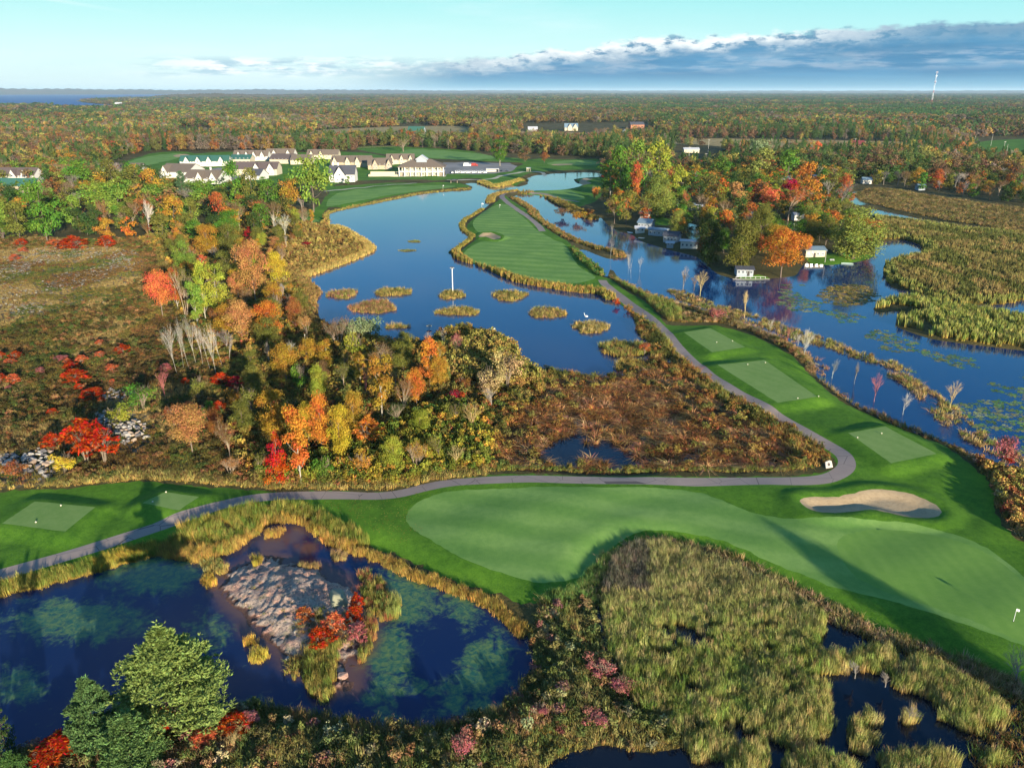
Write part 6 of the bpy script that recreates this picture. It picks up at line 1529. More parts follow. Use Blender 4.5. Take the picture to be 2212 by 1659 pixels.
def facet(seed, sz=(1, 1, .6), n=14, mat=None):
    """angular stone: hull of a few points"""
    R = np.random.default_rng(seed); bm = bmesh.new()
    for i in range(n):
        d = R.normal(0, 1, 3); d /= np.linalg.norm(d); d = np.sign(d) * np.abs(d) ** .75
        bm.verts.new((d[0] * sz[0] * .5, d[1] * sz[1] * .5, d[2] * sz[2] * .5))
    bmesh.ops.convex_hull(bm, input=bm.verts); bmesh.ops.delete(bm, geom=[v for v in bm.verts if not v.link_faces], context='VERTS')
    bmesh.ops.bevel(bm, geom=bm.edges[:], offset=.03 * max(sz), segments=1, affect='EDGES')
    me = bpy.data.meshes.new('stone'); bm.to_mesh(me); bm.free(); me.materials.append(mat or STONE[0]); return me
def rock_island():
    g = .27; lo, hi = ROCK.min(0) - .5, ROCK.max(0) + .5
    V = [(float(a), float(b)) for a, b in ROCK]; n0 = len(V); E = [(i, (i + 1) % n0) for i in range(n0)]
    gx, gy = np.meshgrid(np.arange(lo[0], hi[0], g), np.arange(lo[1], hi[1], g)); q = np.stack([gx.ravel(), gy.ravel()], 1) + rng.normal(0, .05, (gx.size, 2))
    q = q[pip(q, ROCK)]; V += list(map(tuple, q.tolist()))
    res = delaunay_2d_cdt([Vector(v) for v in V], E, [], 0, 1e-4, False); vs = np.array([(v.x, v.y) for v in res[0]]); tri = np.array([f for f in res[2] if len(f) == 3]); tri = tri[pip(vs[tri].mean(1), ROCK)]
    d = segdist(vs, ROCK); u, v = toD(vs[:, 0], vs[:, 1], 0)
    hump = np.exp(-(((u - 700) / 70) ** 2 + ((v - 1275) / 50) ** 2)) * 1.0 + np.exp(-(((u - 620) / 60) ** 2 + ((v - 1330) / 70) ** 2)) * .7 + .3 + np.exp(-(((u - 560) / 60) ** 2 + ((v - 1265) / 40) ** 2)) * .45
    z = sst(d / 3.2) * hump * .95
    z += (fbm(vs, 3.0, 71) - .5) * .9 * 1.0 * sst(d / 1.5); z += (np.abs(fbm(vs * np.array([1, .5]), 1.1, 72) - .5)) * -1.1 * sst(d / 1.0) + .18 * sst(d / 1.0)
    st_ = .22; zq = np.round((z + .25 * (fbm(vs * np.array([.6, 1.6]), 1.6, 73) - .5)) / st_) * st_; z = z * .35 + zq * .65
    # a hollow shaped in for the blue shaded middle of the rock
    hol = np.exp(-(((u - 712) / 30) ** 2 + ((v - 1252) / 10) ** 2)) + np.exp(-(((u - 680) / 18) ** 2 + ((v - 1290) / 22) ** 2)) * .8; z -= hol * .8
    z = np.where(d < 1e-6, -.25, np.maximum(z, -.1))
    t = thing('rock_outcrop', 'bare grey pink rock outcrop rising from the near pond', 'rock', (ROCKC[0], ROCKC[1], 0))
    V3 = np.column_stack([vs - ROCKC, z]); u_, inv = np.unique(tri, return_inverse=True)
    o = meshobj('bedrock', V3[u_], inv.reshape(-1, 3), ROCKM, parent=t, smooth=True)
    kd = KDTree(len(vs)); [kd.insert((a, b, 0), i) for i, (a, b) in enumerate(vs)]; kd.balance()
    def rz(x, y): return z[kd.find((x, y, 0))[1]]
    # big split block and smaller blocks
    for (u, v, sx, sy, sz_, mt, nm, lab, sd) in [(728, 1292, 4.2, 3.6, 2.2, SLABM, 'split_block', 'pale yellowish block with a crack', 3), (685, 1312, 1.9, 1.4, 1.0, SLABM, 'boulder', None, 4), (640, 1338, 1.6, 1.5, .7, STONE[0], 'boulder', None, 5), (635, 1360, 1.3, 1.2, .6, STONE[0], 'boulder', None, 6), (605, 1380, 1.5, 1.1, .6, STONE[3], 'boulder', None, 7), (735, 1340, 1.4, 1.2, .9, STONE[0], 'boulder', None, 8), (620, 1410, 1.3, 1.2, .7, STONE[0], 'boulder', None, 9), (600, 1300, 1.8, 1.2, .5, ROCKM, 'boulder', None, 10), (650, 1290, 1.6, 1.3, .5, ROCKM, 'boulder', None, 11), (725, 1365, 1.2, 1.0, .6, STONE[0], 'boulder', None, 12), (560, 1320, 1.4, 1.0, .4, ROCKM, 'boulder', None, 13), (738, 1450, 1.8, 1.5, .6, ROCKM, 'boulder', None, 14)]:
        x, y = P(u, v, 1.0); me = facet(sd, (sx, sy, sz_), 12, mt); o = part(nm, me, t, (x - ROCKC[0], y - ROCKC[1], rz(x, y) + sz_ * .12), (0, 0, sd * .7))
        if lab: o['label'] = lab
    return rz
ROCKZ = rock_island()
# lift the rock's shrubs onto it and grow grass in its cracks
for t, k, c, x, y, zn, dn in TREES:
    if t.get('group') == RK: t.location.z = ROCKZ(x, y) - .1
def rockgrass(name, poly, sp, sx, hr, pal, protos, keep=1):
    p = fill(poly, sp); p = p[rng.random(len(p)) < keep]; n = len(p)
    if not n: return
    z = np.array([ROCKZ(a, b) if i else -.03 for (a, b), i in zip(p, pip(p, ROCK))]); z = np.maximum(z - .1, -.03)
    mass(name, np.column_stack([p, z]), U(*sx, n), U(*hr, n), pick(pal, n, .2), protos)
GR = [(.22, .22, .05), (.33, .26, .07), (.15, .18, .04)]
rockgrass('rock_reeds', [(665,1405),(700,1400),(735,1400),(722,1450),(720,1500),(705,1520),(680,1512),(665,1490),(660,1450)], .5, (.7, 1.2), (1.2, 2.0), GR, G_REED)
rockgrass('rock_reeds', [(780,1240),(800,1235),(830,1260),(845,1300),(850,1340),(825,1345),(815,1330),(812,1380),(795,1420),(775,1445),(770,1420),(785,1380),(790,1300),(775,1270)], .6, (.7, 1.2), (.9, 1.7), GR + [(.38, .15, .07)], G_REED, .8)
rockgrass('rock_reeds', [(824,1290),(848,1290),(866,1300),(862,1332),(845,1340),(826,1325)], .6, (.7, 1.1), (1.4, 2.0), [(.30, .33, .09), (.24, .25, .06)], G_REED)
rockgrass('rock_grass', [(620,1430),(660,1405),(660,1470),(640,1475),(618,1455)], .6, (.7, 1.2), (.7, 1.3), [(.20,.20,.05),(.28,.20,.06)], G_TUFT, .9)
rockgrass('rock_grass', [(640,1345),(700,1330),(760,1330),(770,1400),(720,1410),(660,1400),(635,1380)], .65, (.6, 1.0), (.4, .9), [(.20,.17,.07),(.28,.17,.07),(.13,.14,.05)], G_TUFT, .75)
rockgrass('rock_grass', [(560,1260),(640,1290),(640,1400),(590,1370),(540,1320),(510,1290)], .95, (.4, .9), (.2, .5), [(.20,.17,.07),(.13,.13,.05)], G_TUFT, .16)
for q, pal in (([(435,1215),(470,1212),(492,1225),(488,1240),(460,1245),(438,1235)], [(.25,.26,.08),(.40,.30,.09)]), ([(437,1248),(462,1245),(466,1265),(450,1272),(437,1265)], [(.50,.34,.06),(.40,.28,.05)]), ([(527,1382),(555,1380),(556,1392),(530,1394)], [(.50,.33,.06)]), ([(543,1405),(575,1402),(583,1425),(560,1434),(540,1428)], [(.46,.36,.06),(.36,.30,.06)]), ([(715,1195),(745,1200),(748,1212),(722,1215)], [(.34,.24,.10)]), ([(545,1205),(567,1205),(567,1225),(550,1228)], [(.34,.27,.05)]), ([(645,1220),(690,1220),(690,1232),(650,1234)], [(.28,.20,.08)]), ([(570,1150),(620,1145),(600,1162),(575,1165)], [(.42,.28,.07)])):
    rockgrass('rock_reeds', q, .5, (.6, 1.1), (.7, 1.4), pal, G_REED)

# stone heaps, every boulder a part
STM = [[facet(40 + s, (1, .8 + .1 * s, .6), 13, m) for m in STONE] for s in range(3)]
def heap(name, label, poly, sp, sr, mound, n_max):
    W = Parr(poly); c = W.mean(0); t = thing(name, label, 'stone pile', (c[0], c[1], float(height(np.array([c]))[0])))
    p = fill(poly, sp); d = segdist(p, W); i = 0
    for (x, y), dd in list(zip(p, d))[:n_max]:
        s = random.uniform(*sr); o = part('boulder', random.choice(random.choice(STM)), t, (x - c[0], y - c[1], mound * min(1, dd / 3) + random.uniform(-.1, .25)), (random.uniform(-.5, .5), random.uniform(-.5, .5), random.uniform(0, 6.3)), (s, s, s * random.uniform(.8, 1.2)))
    return t
heap('stone_pile', 'pile of pale boulders at the left edge above the first tee', [(-45,1000),(0,985),(40,985),(80,978),(115,985),(135,1010),(118,1040),(90,1050),(60,1040),(20,1030),(-40,1048)], 1.15, (.7, 1.7), .5, 260)
heap('stone_pile', 'heap of dark slabby boulders below the olive willow shrubs', [(205,905),(225,895),(260,925),(300,915),(322,935),(325,955),(300,965),(270,972),(250,955),(222,930)], 1.15, (.6, 1.5), .9, 200)
heap('stone_pile', 'small heap of dark stones beside the lone red sumac', [(222,858),(250,850),(275,855),(272,872),(240,878),(225,872)], 1.2, (.5, 1.3), .5, 90)
def pebbles():
    ps = []
    for q, k in (([(0,545),(80,535),(200,532),(290,545),(310,570),(290,600),(200,620),(100,640),(0,670)], .16), ([(0,560),(120,540),(290,560),(280,585),(150,590),(0,600)], .34), ([(20,665),(100,660),(95,680),(30,692)], .5), ([(100,640),(250,630),(240,660),(110,668)], .12)):
        p = fill(q, .9); nz = fbm(p * np.array([1, .5]), 9, 81); p = p[(rng.random(len(p)) < k) & (nz > .47)]; ps.append(p)
    p = np.concatenate(ps); n = len(p); col = pick([(.38,.35,.29), (.30,.26,.20), (.20,.17,.14)], n, .1)
    me = facet(60, (1, .8, .5), 9, LEAF_I)
    for nm in ('tone', 'hue'):
        a = me.attributes.new(nm, 'FLOAT', 'FACE'); a.data.foreach_set('value', np.full(len(me.polygons), .5, np.float32))
    z = height(p); mass('meadow_rubble', np.column_stack([p, z + .25]), U(.5, 1.5, n), U(.5, 1.2, n), col, [me])
pebbles()

# islets of sedge in the lake
def islet(u, v, w, hpx, label, pal, hr=(.5, 1.9), sp=.95):
    x, y = P(u, v); s = px(u, v); a = w / s / 2; x2, y2 = P(u, v - hpx / 2); x3, y3 = P(u, v + hpx / 2); b = max(1.0, abs(y2 - y3) / 2 * .8)
    t = thing('sedge_islet', label, 'islet', (x, y, 0), 0, 'sedge islets in the main lake')
    mb = MB(); n = 22; vs = [(0, 0, .35)]
    for k, (f, z) in enumerate(((.6, .3), (1.0, -.1))):
        for i in range(n):
            q = 6.283 * i / n; r = f * (1 + .12 * math.sin(3 * q + u) + .07 * math.sin(7 * q + v)); vs.append((a * r * math.cos(q), b * r * math.sin(q), z))
    mb.add(vs, [(0, 1 + i, 1 + (i + 1) % n) for i in range(n)] + [(1 + i, 1 + n + i, 1 + n + (i + 1) % n, 1 + (i + 1) % n) for i in range(n)])
    part('mound', mb.mesh('mound', M['wild'], True), t)
    g = np.arange(-max(a, b), max(a, b), sp); gx, gy = np.meshgrid(g, g); p = np.stack([gx.ravel(), gy.ravel()], 1) + rng.uniform(-.4, .4, (gx.size, 2)) * sp
    ang = np.arctan2(p[:, 1] / b, p[:, 0] / a); rr = np.hypot(p[:, 0] / a, p[:, 1] / b) / (1 + .12 * np.sin(3 * ang + u) + .07 * np.sin(7 * ang + v)); p = p[rr < 1.02]; rr = rr[rr < 1.02]
    if len(p): mass('sedge', np.column_stack([p, .3 - .33 * rr]), U(1.0, 1.7, len(p)), U(*hr, len(p)), pick(pal, len(p), .2), G_TUFT, parent=t)
IG = [(.33, .26, .07), (.24, .20, .06), (.15, .15, .04), (.42, .30, .10)]; IR = [(.30, .14, .08), (.34, .22, .09), (.20, .16, .05)]
for a in [(740, 637, 58, 22, 'small golden sedge islet leftmost in the lake', IG + [(.3, .12, .1)]), (850, 632, 80, 20, 'long smooth golden islet beside the leftmost one', IG), (808, 664, 92, 34, 'reddish sedge islet nearest the left shore', IR), (976, 638, 52, 22, 'small islet carrying the tall white nesting pole', IG), (990, 674, 92, 20, 'long low islet below the nesting pole', IG), (1100, 640, 68, 26, 'round dark islet right of the nesting pole', IG), (1184, 677, 82, 26, 'brownish islet between the round dark one and the gull islet', IG + [(.25, .16, .08)]), (1276, 708, 78, 30, 'pale tangled islet with the white bird', IG + [(.36, .28, .14)]), (1352, 756, 112, 40, 'largest green islet close to the right shore', [(.24, .24, .06), (.16, .18, .045), (.36, .27, .07), (.30, .16, .07)], (1.0, 2.2)), (1372, 792, 92, 34, 'golden brown islet below the largest green one', [(.36, .26, .07), (.28, .19, .06)], (.9, 1.8)), (857, 707, 62, 8, 'thin broken line of reeds near the sage shrubs', IG), (896, 522, 28, 6, 'tiny weed patch in the open lake, upper one', [(.22, .24, .08)], (.3, .6)), (880, 542, 36, 5, 'tiny weed patch in the open lake, lower one', [(.22, .24, .08)], (.3, .6))]: islet(*a)

# ---------------------------------------------------------------- buildings
W_WHITE = plain('white_siding', (.50, .48, .43), .7, .06, 2); W_CREAM = plain('cream_siding', (.46, .40, .28), .7, .08, 2); W_TAN = plain('tan_siding', (.34, .275, .18), .7, .1, 2); W_GREY = plain('grey_siding', (.26, .29, .32), .6, .1, 2); W_STONE = plain('field_stone', (.34, .27, .20), .85, .35, 3); W_BRICK = plain('brick_wall', (.38, .15, .08), .85, .25, 4)
R_BROWN = plain('brown_shingle', (.14, .108, .082), .9, .25, 1.5); R_GREEN = plain('green_metal_roof', (.035, .105, .08), .5, .15, .8); R_DARK = plain('dark_shingle', (.060, .062, .075), .85, .25, 1.5); R_PLUM = plain('umber_shingle', (.10, .075, .07), .9, .25, 1.5); R_WHITE = plain('white_metal_roof', (.42, .42, .43), .5, .08, 1); R_RED = plain('maroon_roof', (.14, .03, .03), .7, .2, 1); R_SLATE = plain('blue_grey_roof', (.13, .19, .24), .6, .2, 1)
GLASS = plain('window_glass', (.03, .045, .06), .12, .2, 1, spec=.8); FRAME = plain('white_trim', (.62, .61, .58), .6, .05, 1); DOORM = plain('garage_door', (.62, .56, .45), .6, .08, 1); DARKM = plain('dark_trim', (.05, .045, .04), .7, .2, 1)
def window_me(w, h):
    b = MB(); b.box((0, -.03, 0), (w, .06, h), m=0); b.box((0, -.07, 0), (w - .22, .04, h - .22), m=1); b.box((0, -.10, 0), (.07, .03, h - .2), m=0); return b.mesh('window', [FRAME, GLASS])
WIN = {k: window_me(*k) for k in ((1.1, 1.3), (1.6, 1.3), (1.0, 2.0), (2.2, 1.4))}
GAR = MB(); GAR.box((0, -.04, 1.15), (4.6, .08, 2.3)); [GAR.box((0, -.10, .25 + .55 * i), (4.5, .04, .47)) for i in range(4)]; GAR = GAR.mesh('garage_door', DOORM)
DOOR = MB(); DOOR.box((0, -.04, 1.05), (1.0, .08, 2.1)); DOOR.box((0, -.09, 1.5), (.5, .03, .7)); DOOR = DOOR.mesh('door', DARKM)
def gable_roof(b, x0, x1, y0, y1, ze, zr, ov=.5, m=0, along='x', th=.22):
    """two slopes with thickness"""
    if along == 'x': a = ((x0 - ov, y0 - ov), (x1 + ov, y0 - ov), (x1 + ov, y1 + ov), (x0 - ov, y1 + ov)); r = ((x0 - ov, (y0 + y1) / 2), (x1 + ov, (y0 + y1) / 2))
    else: a = ((x0 - ov, y0 - ov), (x0 - ov, y1 + ov), (x1 + ov, y1 + ov), (x1 + ov, y0 - ov)); r = (((x0 + x1) / 2, y0 - ov), ((x0 + x1) / 2, y1 + ov))
    k = (zr - ze) / ((y1 - y0) / 2 if along == 'x' else (x1 - x0) / 2) * ov; ze_ = ze - k
    vs = [(*q, ze_) for q in a] + [(*q, zr) for q in r]; vs += [(x, y, z + th) for x, y, z in vs]
    b.add(vs, [(6, 7, 11, 10), (8, 9, 10, 11), (1, 0, 4, 5), (3, 2, 5, 4), (0, 1, 7, 6), (2, 3, 9, 8), (0, 6, 10, 4), (4, 10, 9, 3), (1, 5, 11, 7), (5, 2, 8, 11)], m)
def gable_wall(b, x0, x1, y0, y1, z0, ze, zr, along='x', m=0):
    if along == 'x':
        ym = (y0 + y1) / 2; vs = [(x0, y0, z0), (x1, y0, z0), (x1, y1, z0), (x0, y1, z0), (x0, y0, ze), (x1, y0, ze), (x1, y1, ze), (x0, y1, ze), (x0, ym, zr), (x1, ym, zr)]
        fs = [(0, 1, 5, 4), (2, 3, 7, 6), (1, 2, 6, 9, 5), (3, 0, 4, 8, 7)]
    else:
        xm = (x0 + x1) / 2; vs = [(x0, y0, z0), (x1, y0, z0), (x1, y1, z0), (x0, y1, z0), (x0, y0, ze), (x1, y0, ze), (x1, y1, ze), (x0, y1, ze), (xm, y0, zr), (xm, y1, zr)]
        fs = [(0, 1, 5, 8, 4), (2, 3, 7, 9, 6), (1, 2, 6, 5), (3, 0, 4, 7)]
    b.add(vs, fs, m)
def house(name, label, u, v, w, d, ze, zr, wall, roof, rot=0.0, gables=(), cat='house', chim=(), group=None, along='x', nwin=0, gar=0, gw=5.5, gproj=2.0, hip=0.0, storeys=2, doors=(), gwall=None):
    """pitched-roof house: front towards -y in its own frame; its foot is at the photograph position"""
    x, y = P(u, v, 1.0); z = 1.0; t = thing(name, label, cat, (x, y, z), rot, group)
    b = MB(); gable_wall(b, -w / 2, w / 2, 0, d, -.6, ze, zr, along); part('wall', b.mesh('wall', wall), t)
    b = MB(); gable_roof(b, -w / 2, w / 2, 0, d, ze, zr, .6, 0, along); rf = part('roof', b.mesh('roof', roof), t)
    for cx in chim:
        b = MB(); b.box((0, 0, 0), (1.1, .9, 3.2)); b.box((0, 0, 1.7), (1.4, 1.2, .25)); part('chimney', b.mesh('chimney', FRAME), rf, (cx * w / 2, d * .5, zr + .3))
    for g in gables:
        gx = g * w / 2; gz = zr - .6; b = MB(); gable_wall(b, gx - gw / 2, gx + gw / 2, -gproj, d * .45, -.6, ze * .92, gz, 'y'); gp = part('gable', b.mesh('gable', gwall or wall), t)
        b = MB(); gable_roof(b, gx - gw / 2, gx + gw / 2, -gproj, d * .45, ze * .92, gz, .4, 0, 'y'); part('gable_roof', b.mesh('gable_roof', roof), gp)
        part('window', WIN[(1.6, 1.3)], gp, (gx, -gproj, ze * .92 + .3))
        if storeys > 1: part('window', WIN[(1.1, 1.3)], gp, (gx - gw * .22, -gproj, 2.0)); part('window', WIN[(1.1, 1.3)], gp, (gx + gw * .22, -gproj, 2.0))
    for i in range(nwin):
        wx = (-.5 + (i + .5) / nwin) * w
        if any(abs(wx - g * w / 2) < gw * .6 for g in gables): continue
        for s in range(storeys): part('window', WIN[(1.1, 1.3)], t, (wx, 0, 1.6 + 2.8 * s))
    for g in (gar if isinstance(gar, (list, tuple)) else ()): part('garage_door', GAR, t, (g * w / 2, -.02, -.1))
    for g in doors: part('door', DOOR, t, (g * w / 2, -.02, -.1))
    return t
TW = 'townhouses by the golf course'
def hw(u0, u1, v): return (u1 - u0) / px((u0 + u1) / 2, v)
def H_(name, label, u0, u1, v, **k):
    if k.get('group') == TW: k['ze'] *= .74; k['zr'] = k['zr'] * .84; k['gw'] = k.get('gw', 5.5) * .78; k['d'] *= 1.25; k['gproj'] = 1.2
    return house(name, label, (u0 + u1) / 2, v, hw(u0, u1, v), **k)
H_('townhouse', 'long white townhouse row with green roof and five gables', 392, 492, 360, d=12, ze=7, zr=12, wall=W_WHITE, roof=R_GREEN, rot=.10, gables=(-.72, -.25, .2, .7), group=TW, nwin=10, gar=(-.5, 0, .45), gw=7)
H_('townhouse', 'low green roofed block right of the green roofed row', 498, 540, 352, d=14, ze=5, zr=9, wall=W_CREAM, roof=R_GREEN, rot=0, group=TW, nwin=5)
H_('townhouse', 'brown hip roofed townhouse leftmost, its white wall facing the trees', 343, 408, 385, d=24, ze=7, zr=13, wall=W_WHITE, roof=R_BROWN, rot=-.15, gables=(-.6,), group=TW, nwin=4, gw=8)
H_('townhouse', 'brown roofed front townhouse with white chimney and white gables', 396, 472, 398, d=20, ze=6, zr=12, wall=W_WHITE, roof=R_BROWN, rot=-.12, gables=(-.05, .75), chim=(.25,), group=TW, nwin=5, gw=8, gproj=3)
H_('townhouse', 'back row brown roofed townhouse with four white gables', 505, 578, 348, d=12, ze=7, zr=12.5, wall=W_WHITE, roof=R_BROWN, gables=(-.66, -.2, .22, .7), group=TW, nwin=8, gw=6.5)
H_('townhouse', 'back row brown roofed townhouse with two white gables', 574, 634, 344, d=12, ze=7, zr=12.5, wall=W_WHITE, roof=R_BROWN, rot=-.06, gables=(-.35, .65), group=TW, nwin=6, gw=8)
H_('townhouse', 'dark umber roofed townhouse in front of the two gabled back row', 582, 632, 354, d=16, ze=6, zr=11, wall=W_CREAM, roof=R_PLUM, rot=-.14, group=TW, nwin=6)
H_('townhouse', 'middle cream townhouse with two gables over a wide garage', 504, 598, 380, d=14, ze=8, zr=13.5, wall=W_CREAM, roof=R_PLUM, gables=(.08, .72), group=TW, nwin=7, gar=(.3, .5), gw=8.5, gwall=W_WHITE)
H_('townhouse', 'small dark roofed house with white gable left of the garages', 531, 562, 389, d=13, ze=5, zr=10, wall=W_WHITE, roof=R_DARK, gables=(-.6,), rot=-.2, group=TW, nwin=2, gw=7)
H_('townhouse', 'brown roofed townhouse half hidden behind the bright green tree', 628, 670, 356, d=16, ze=6, zr=11, wall=W_CREAM, roof=R_BROWN, group=TW, nwin=4)
H_('townhouse', 'back row tan gabled townhouse above the bright green tree', 664, 730, 345, d=12, ze=7, zr=12, wall=W_CREAM, roof=R_BROWN, gables=(-.7, -.1), group=TW, nwin=5, gw=6)
H_('townhouse', 'wide tan townhouse with three gables and porches', 716, 800, 362, d=15, ze=7, zr=12.5, wall=W_TAN, roof=R_BROWN, gables=(-.8, -.15, .35), group=TW, nwin=8, gar=(-.5, .05), gw=6.5, gwall=W_CREAM)
H_('townhouse', 'dark fronted gabled townhouse left of the clubhouse', 796, 846, 367, d=15, ze=6, zr=12, wall=W_TAN, roof=R_BROWN, rot=.12, gables=(-.4, .75), group=TW, nwin=5, gw=7, gwall=W_STONE)
H_('townhouse', 'three gabled tan townhouse just behind the clubhouse', 836, 894, 356, d=12, ze=7, zr=12, wall=W_CREAM, roof=R_BROWN, rot=.08, gables=(-.6, .1, .75), group=TW, nwin=6, gw=5.5)
H_('cottage', 'white gabled cottage with dark roof and two chimneys by the lake', 712, 766, 394, d=14, ze=6.5, zr=13, wall=W_WHITE, roof=R_DARK, gables=(-.12,), chim=(-.75, -.35), nwin=5, gw=9, gproj=2.5, doors=(.5,))
H_('house', 'large tan stone house with green metal roof at the left edge', -12, 80, 424, d=10, ze=7.5, zr=12, wall=W_TAN, roof=R_GREEN, rot=-.06, gables=(-.75,), nwin=9, gw=7, gwall=W_WHITE, doors=(.3,))
H_('house', 'brown roofed house with white dormers behind the green roofed one', -14, 78, 404, d=14, ze=9, zr=14, wall=W_WHITE, roof=R_PLUM, rot=-.06, gables=(.05, .6), nwin=6, gw=6)
H_('house', 'long low brown roofed house with two small white gables', 210, 305, 376, d=12, ze=4.5, zr=9, wall=W_WHITE, roof=R_PLUM, gables=(.55, .8), nwin=8, gw=5, storeys=1)
H_('barn', 'tall barn with faded green roof in the dry field', 878, 914, 298, d=18, ze=7, zr=17, wall=W_GREY, roof=R_GREEN, rot=-.3, cat='barn')
H_('farmhouse', 'pale farmhouse with two gables among far orange trees', 1220, 1248, 283, d=14, ze=6, zr=13, wall=W_CREAM, roof=R_SLATE, gables=(-.2, .6), nwin=4, gw=9)
H_('farmhouse', 'white roofed farmhouse left of the two gabled one', 1141, 1161, 284, d=14, ze=4, zr=8, wall=W_GREY, roof=R_WHITE, nwin=4, storeys=1)
H_('farmhouse', 'brick farmhouse with dark roof right of the white shed', 1362, 1392, 279, d=16, ze=8, zr=13, wall=W_BRICK, roof=R_DARK, rot=.2, nwin=4)
H_('shed', 'round topped white shed in the far paddock', 1346, 1359, 289, d=12, ze=4, zr=7, wall=W_WHITE, roof=R_WHITE, cat='shed', storeys=1, along='y')
H_('house', 'white flat building behind the yellow poplar on the right', 1478, 1510, 331, d=10, ze=4, zr=6, wall=W_CREAM, roof=R_WHITE, nwin=5, storeys=1)
H_('house', 'maroon roofed house at the edge of the right field', 1842, 1868, 320, d=14, ze=4, zr=9, wall=W_CREAM, roof=R_RED, nwin=4, storeys=1)
H_('house', 'white house in the far woods beyond the field', 512, 530, 276, d=14, ze=4, zr=9, wall=W_WHITE, roof=R_WHITE, nwin=3, storeys=1)
H_('house', 'white low house left of the far green lawn', 296, 326, 318, d=14, ze=4, zr=8, wall=W_WHITE, roof=R_BROWN, nwin=4, storeys=1)
H_('house', 'white shoreline house by the far bay', 248, 262, 229, d=20, ze=8, zr=16, wall=W_WHITE, roof=R_WHITE, storeys=1)
TR = 'trailers and cottages on the peninsula'
for (u0, u1, v, d, ze, zr, wl, rf, rot, lab, k) in [
 (1377, 1405, 494, 7, 3.2, 4.8, W_GREY, R_SLATE, -.5, 'grey cottage with blue roof, leftmost on the water', {}), (1382, 1402, 472, 6, 2.8, 3.8, W_WHITE, R_WHITE, -.2, 'white porch cottage behind the leftmost grey one', {}),
 (1373, 1392, 503, 3.5, 2.4, 3.2, W_WHITE, R_WHITE, -.1, 'little white shed at the water below the leftmost cottage', {}), (1399, 1438, 510, 4, 3.2, 3.9, W_GREY, R_SLATE, -.55, 'long grey trailer with three windows', {}),
 (1432, 1462, 524, 7, 3.4, 5.0, W_GREY, R_DARK, -.5, 'grey cottage with a dark skylit roof', {}), (1470, 1505, 537, 3.5, 3.4, 3.9, W_WHITE, R_WHITE, -.3, 'white camper with three dark windows at the willow', {}),
 (1440, 1454, 534, 2.2, 2.0, 2.5, W_GREY, R_WHITE, -.2, 'small grey box shed at the waterline', {}), (1492, 1504, 456, 7, 3.2, 4.2, W_WHITE, R_SLATE, .3, 'pale trailer in the dark gap, left one', {}),
 (1506, 1518, 458, 5, 3.2, 4.0, W_WHITE, R_WHITE, 0, 'pale trailer in the dark gap, right one', {}), (1577, 1596, 482, 9, 3.4, 4.0, W_WHITE, R_SLATE, .1, 'bluish trailer facing the channel behind the willows', {}),
 (1592, 1626, 596, 6, 2.6, 3.3, W_GREY, R_DARK, -.1, 'pale cottage under the olive willow with a dark porch', {'doors': (.4,)}), (1740, 1782, 556, 7, 3.2, 4.3, W_CREAM, R_SLATE, .05, 'cream cottage with blue grey roof right of the orange tree', {'doors': (-.1,)}),  # willow cottage: grey siding carries the shade on its wall
 (1686, 1720, 392, 8, 3.0, 4.2, W_WHITE, R_WHITE, 0, 'long white trailer behind the crimson tree', {}), (1756, 1772, 390, 6, 3.2, 4.2, W_CREAM, R_WHITE, .2, 'cream trailer behind the soft orange tree', {}),
 (1864, 1882, 398, 6, 3.4, 5.0, W_WHITE, R_SLATE, -.1, 'white boathouse across the backwater', {}), (1898, 1926, 388, 8, 3.2, 4.6, W_WHITE, R_WHITE, .35, 'white house in the woods right of the backwater', {}),
 (1984, 1998, 412, 6, 3.4, 4.4, W_GREY, R_SLATE, 0, 'small blue grey shed among the golden trees', {}), (1462, 1488, 362, 5, 3.2, 4.0, W_GREY, R_WHITE, -.1, 'trailer in the back row, leftmost', {}),
 (1494, 1520, 360, 5, 3.2, 4.2, W_WHITE, R_DARK, 0, 'trailer in the back row, middle', {}), (1524, 1550, 362, 5, 3.2, 4.0, W_WHITE, R_WHITE, .1, 'trailer in the back row, rightmost', {}),
 (1400, 1416, 455, 6, 3.0, 4.2, W_CREAM, R_DARK, .2, 'cream trailer on the lawn left of the bright weeping willow', {}), (1462, 1478, 446, 6, 3.0, 4.2, W_GREY, R_SLATE, -.2, 'grey trailer roof between the two green trees', {}), (1528, 1544, 462, 6, 3.0, 4.0, W_WHITE, R_SLATE, .1, 'white trailer right of the pair in the dark gap', {}), (1622, 1640, 474, 6, 3.0, 4.0, W_GREY, R_DARK, 0, 'grey roofed trailer behind the olive willow', {}), (1716, 1736, 476, 6, 3.0, 4.0, W_WHITE, R_WHITE, 0, 'white trailer under the wide reddish brown tree', {}), (1790, 1812, 452, 4, 2.6, 3.2, W_WHITE, R_WHITE, .2, 'low white trailer beside the wide leafless tree', {}), (1800, 1830, 346, 6, 3.2, 4.0, W_WHITE, R_RED, 0, 'white roadside trailer with maroon roof', {})]:
    hh = H_('cottage' if 'cottage' in lab or 'house' in lab else ('shed' if 'shed' in lab else 'trailer'), lab, u0, u1, v, d=d, ze=ze, zr=zr, wall=wl, roof=rf, rot=rot, cat='cottage' if 'cottage' in lab or 'house' in lab else ('shed' if 'shed' in lab else 'trailer'), group=TR, nwin=4 if u1 - u0 > 20 else 2, storeys=1, **k)
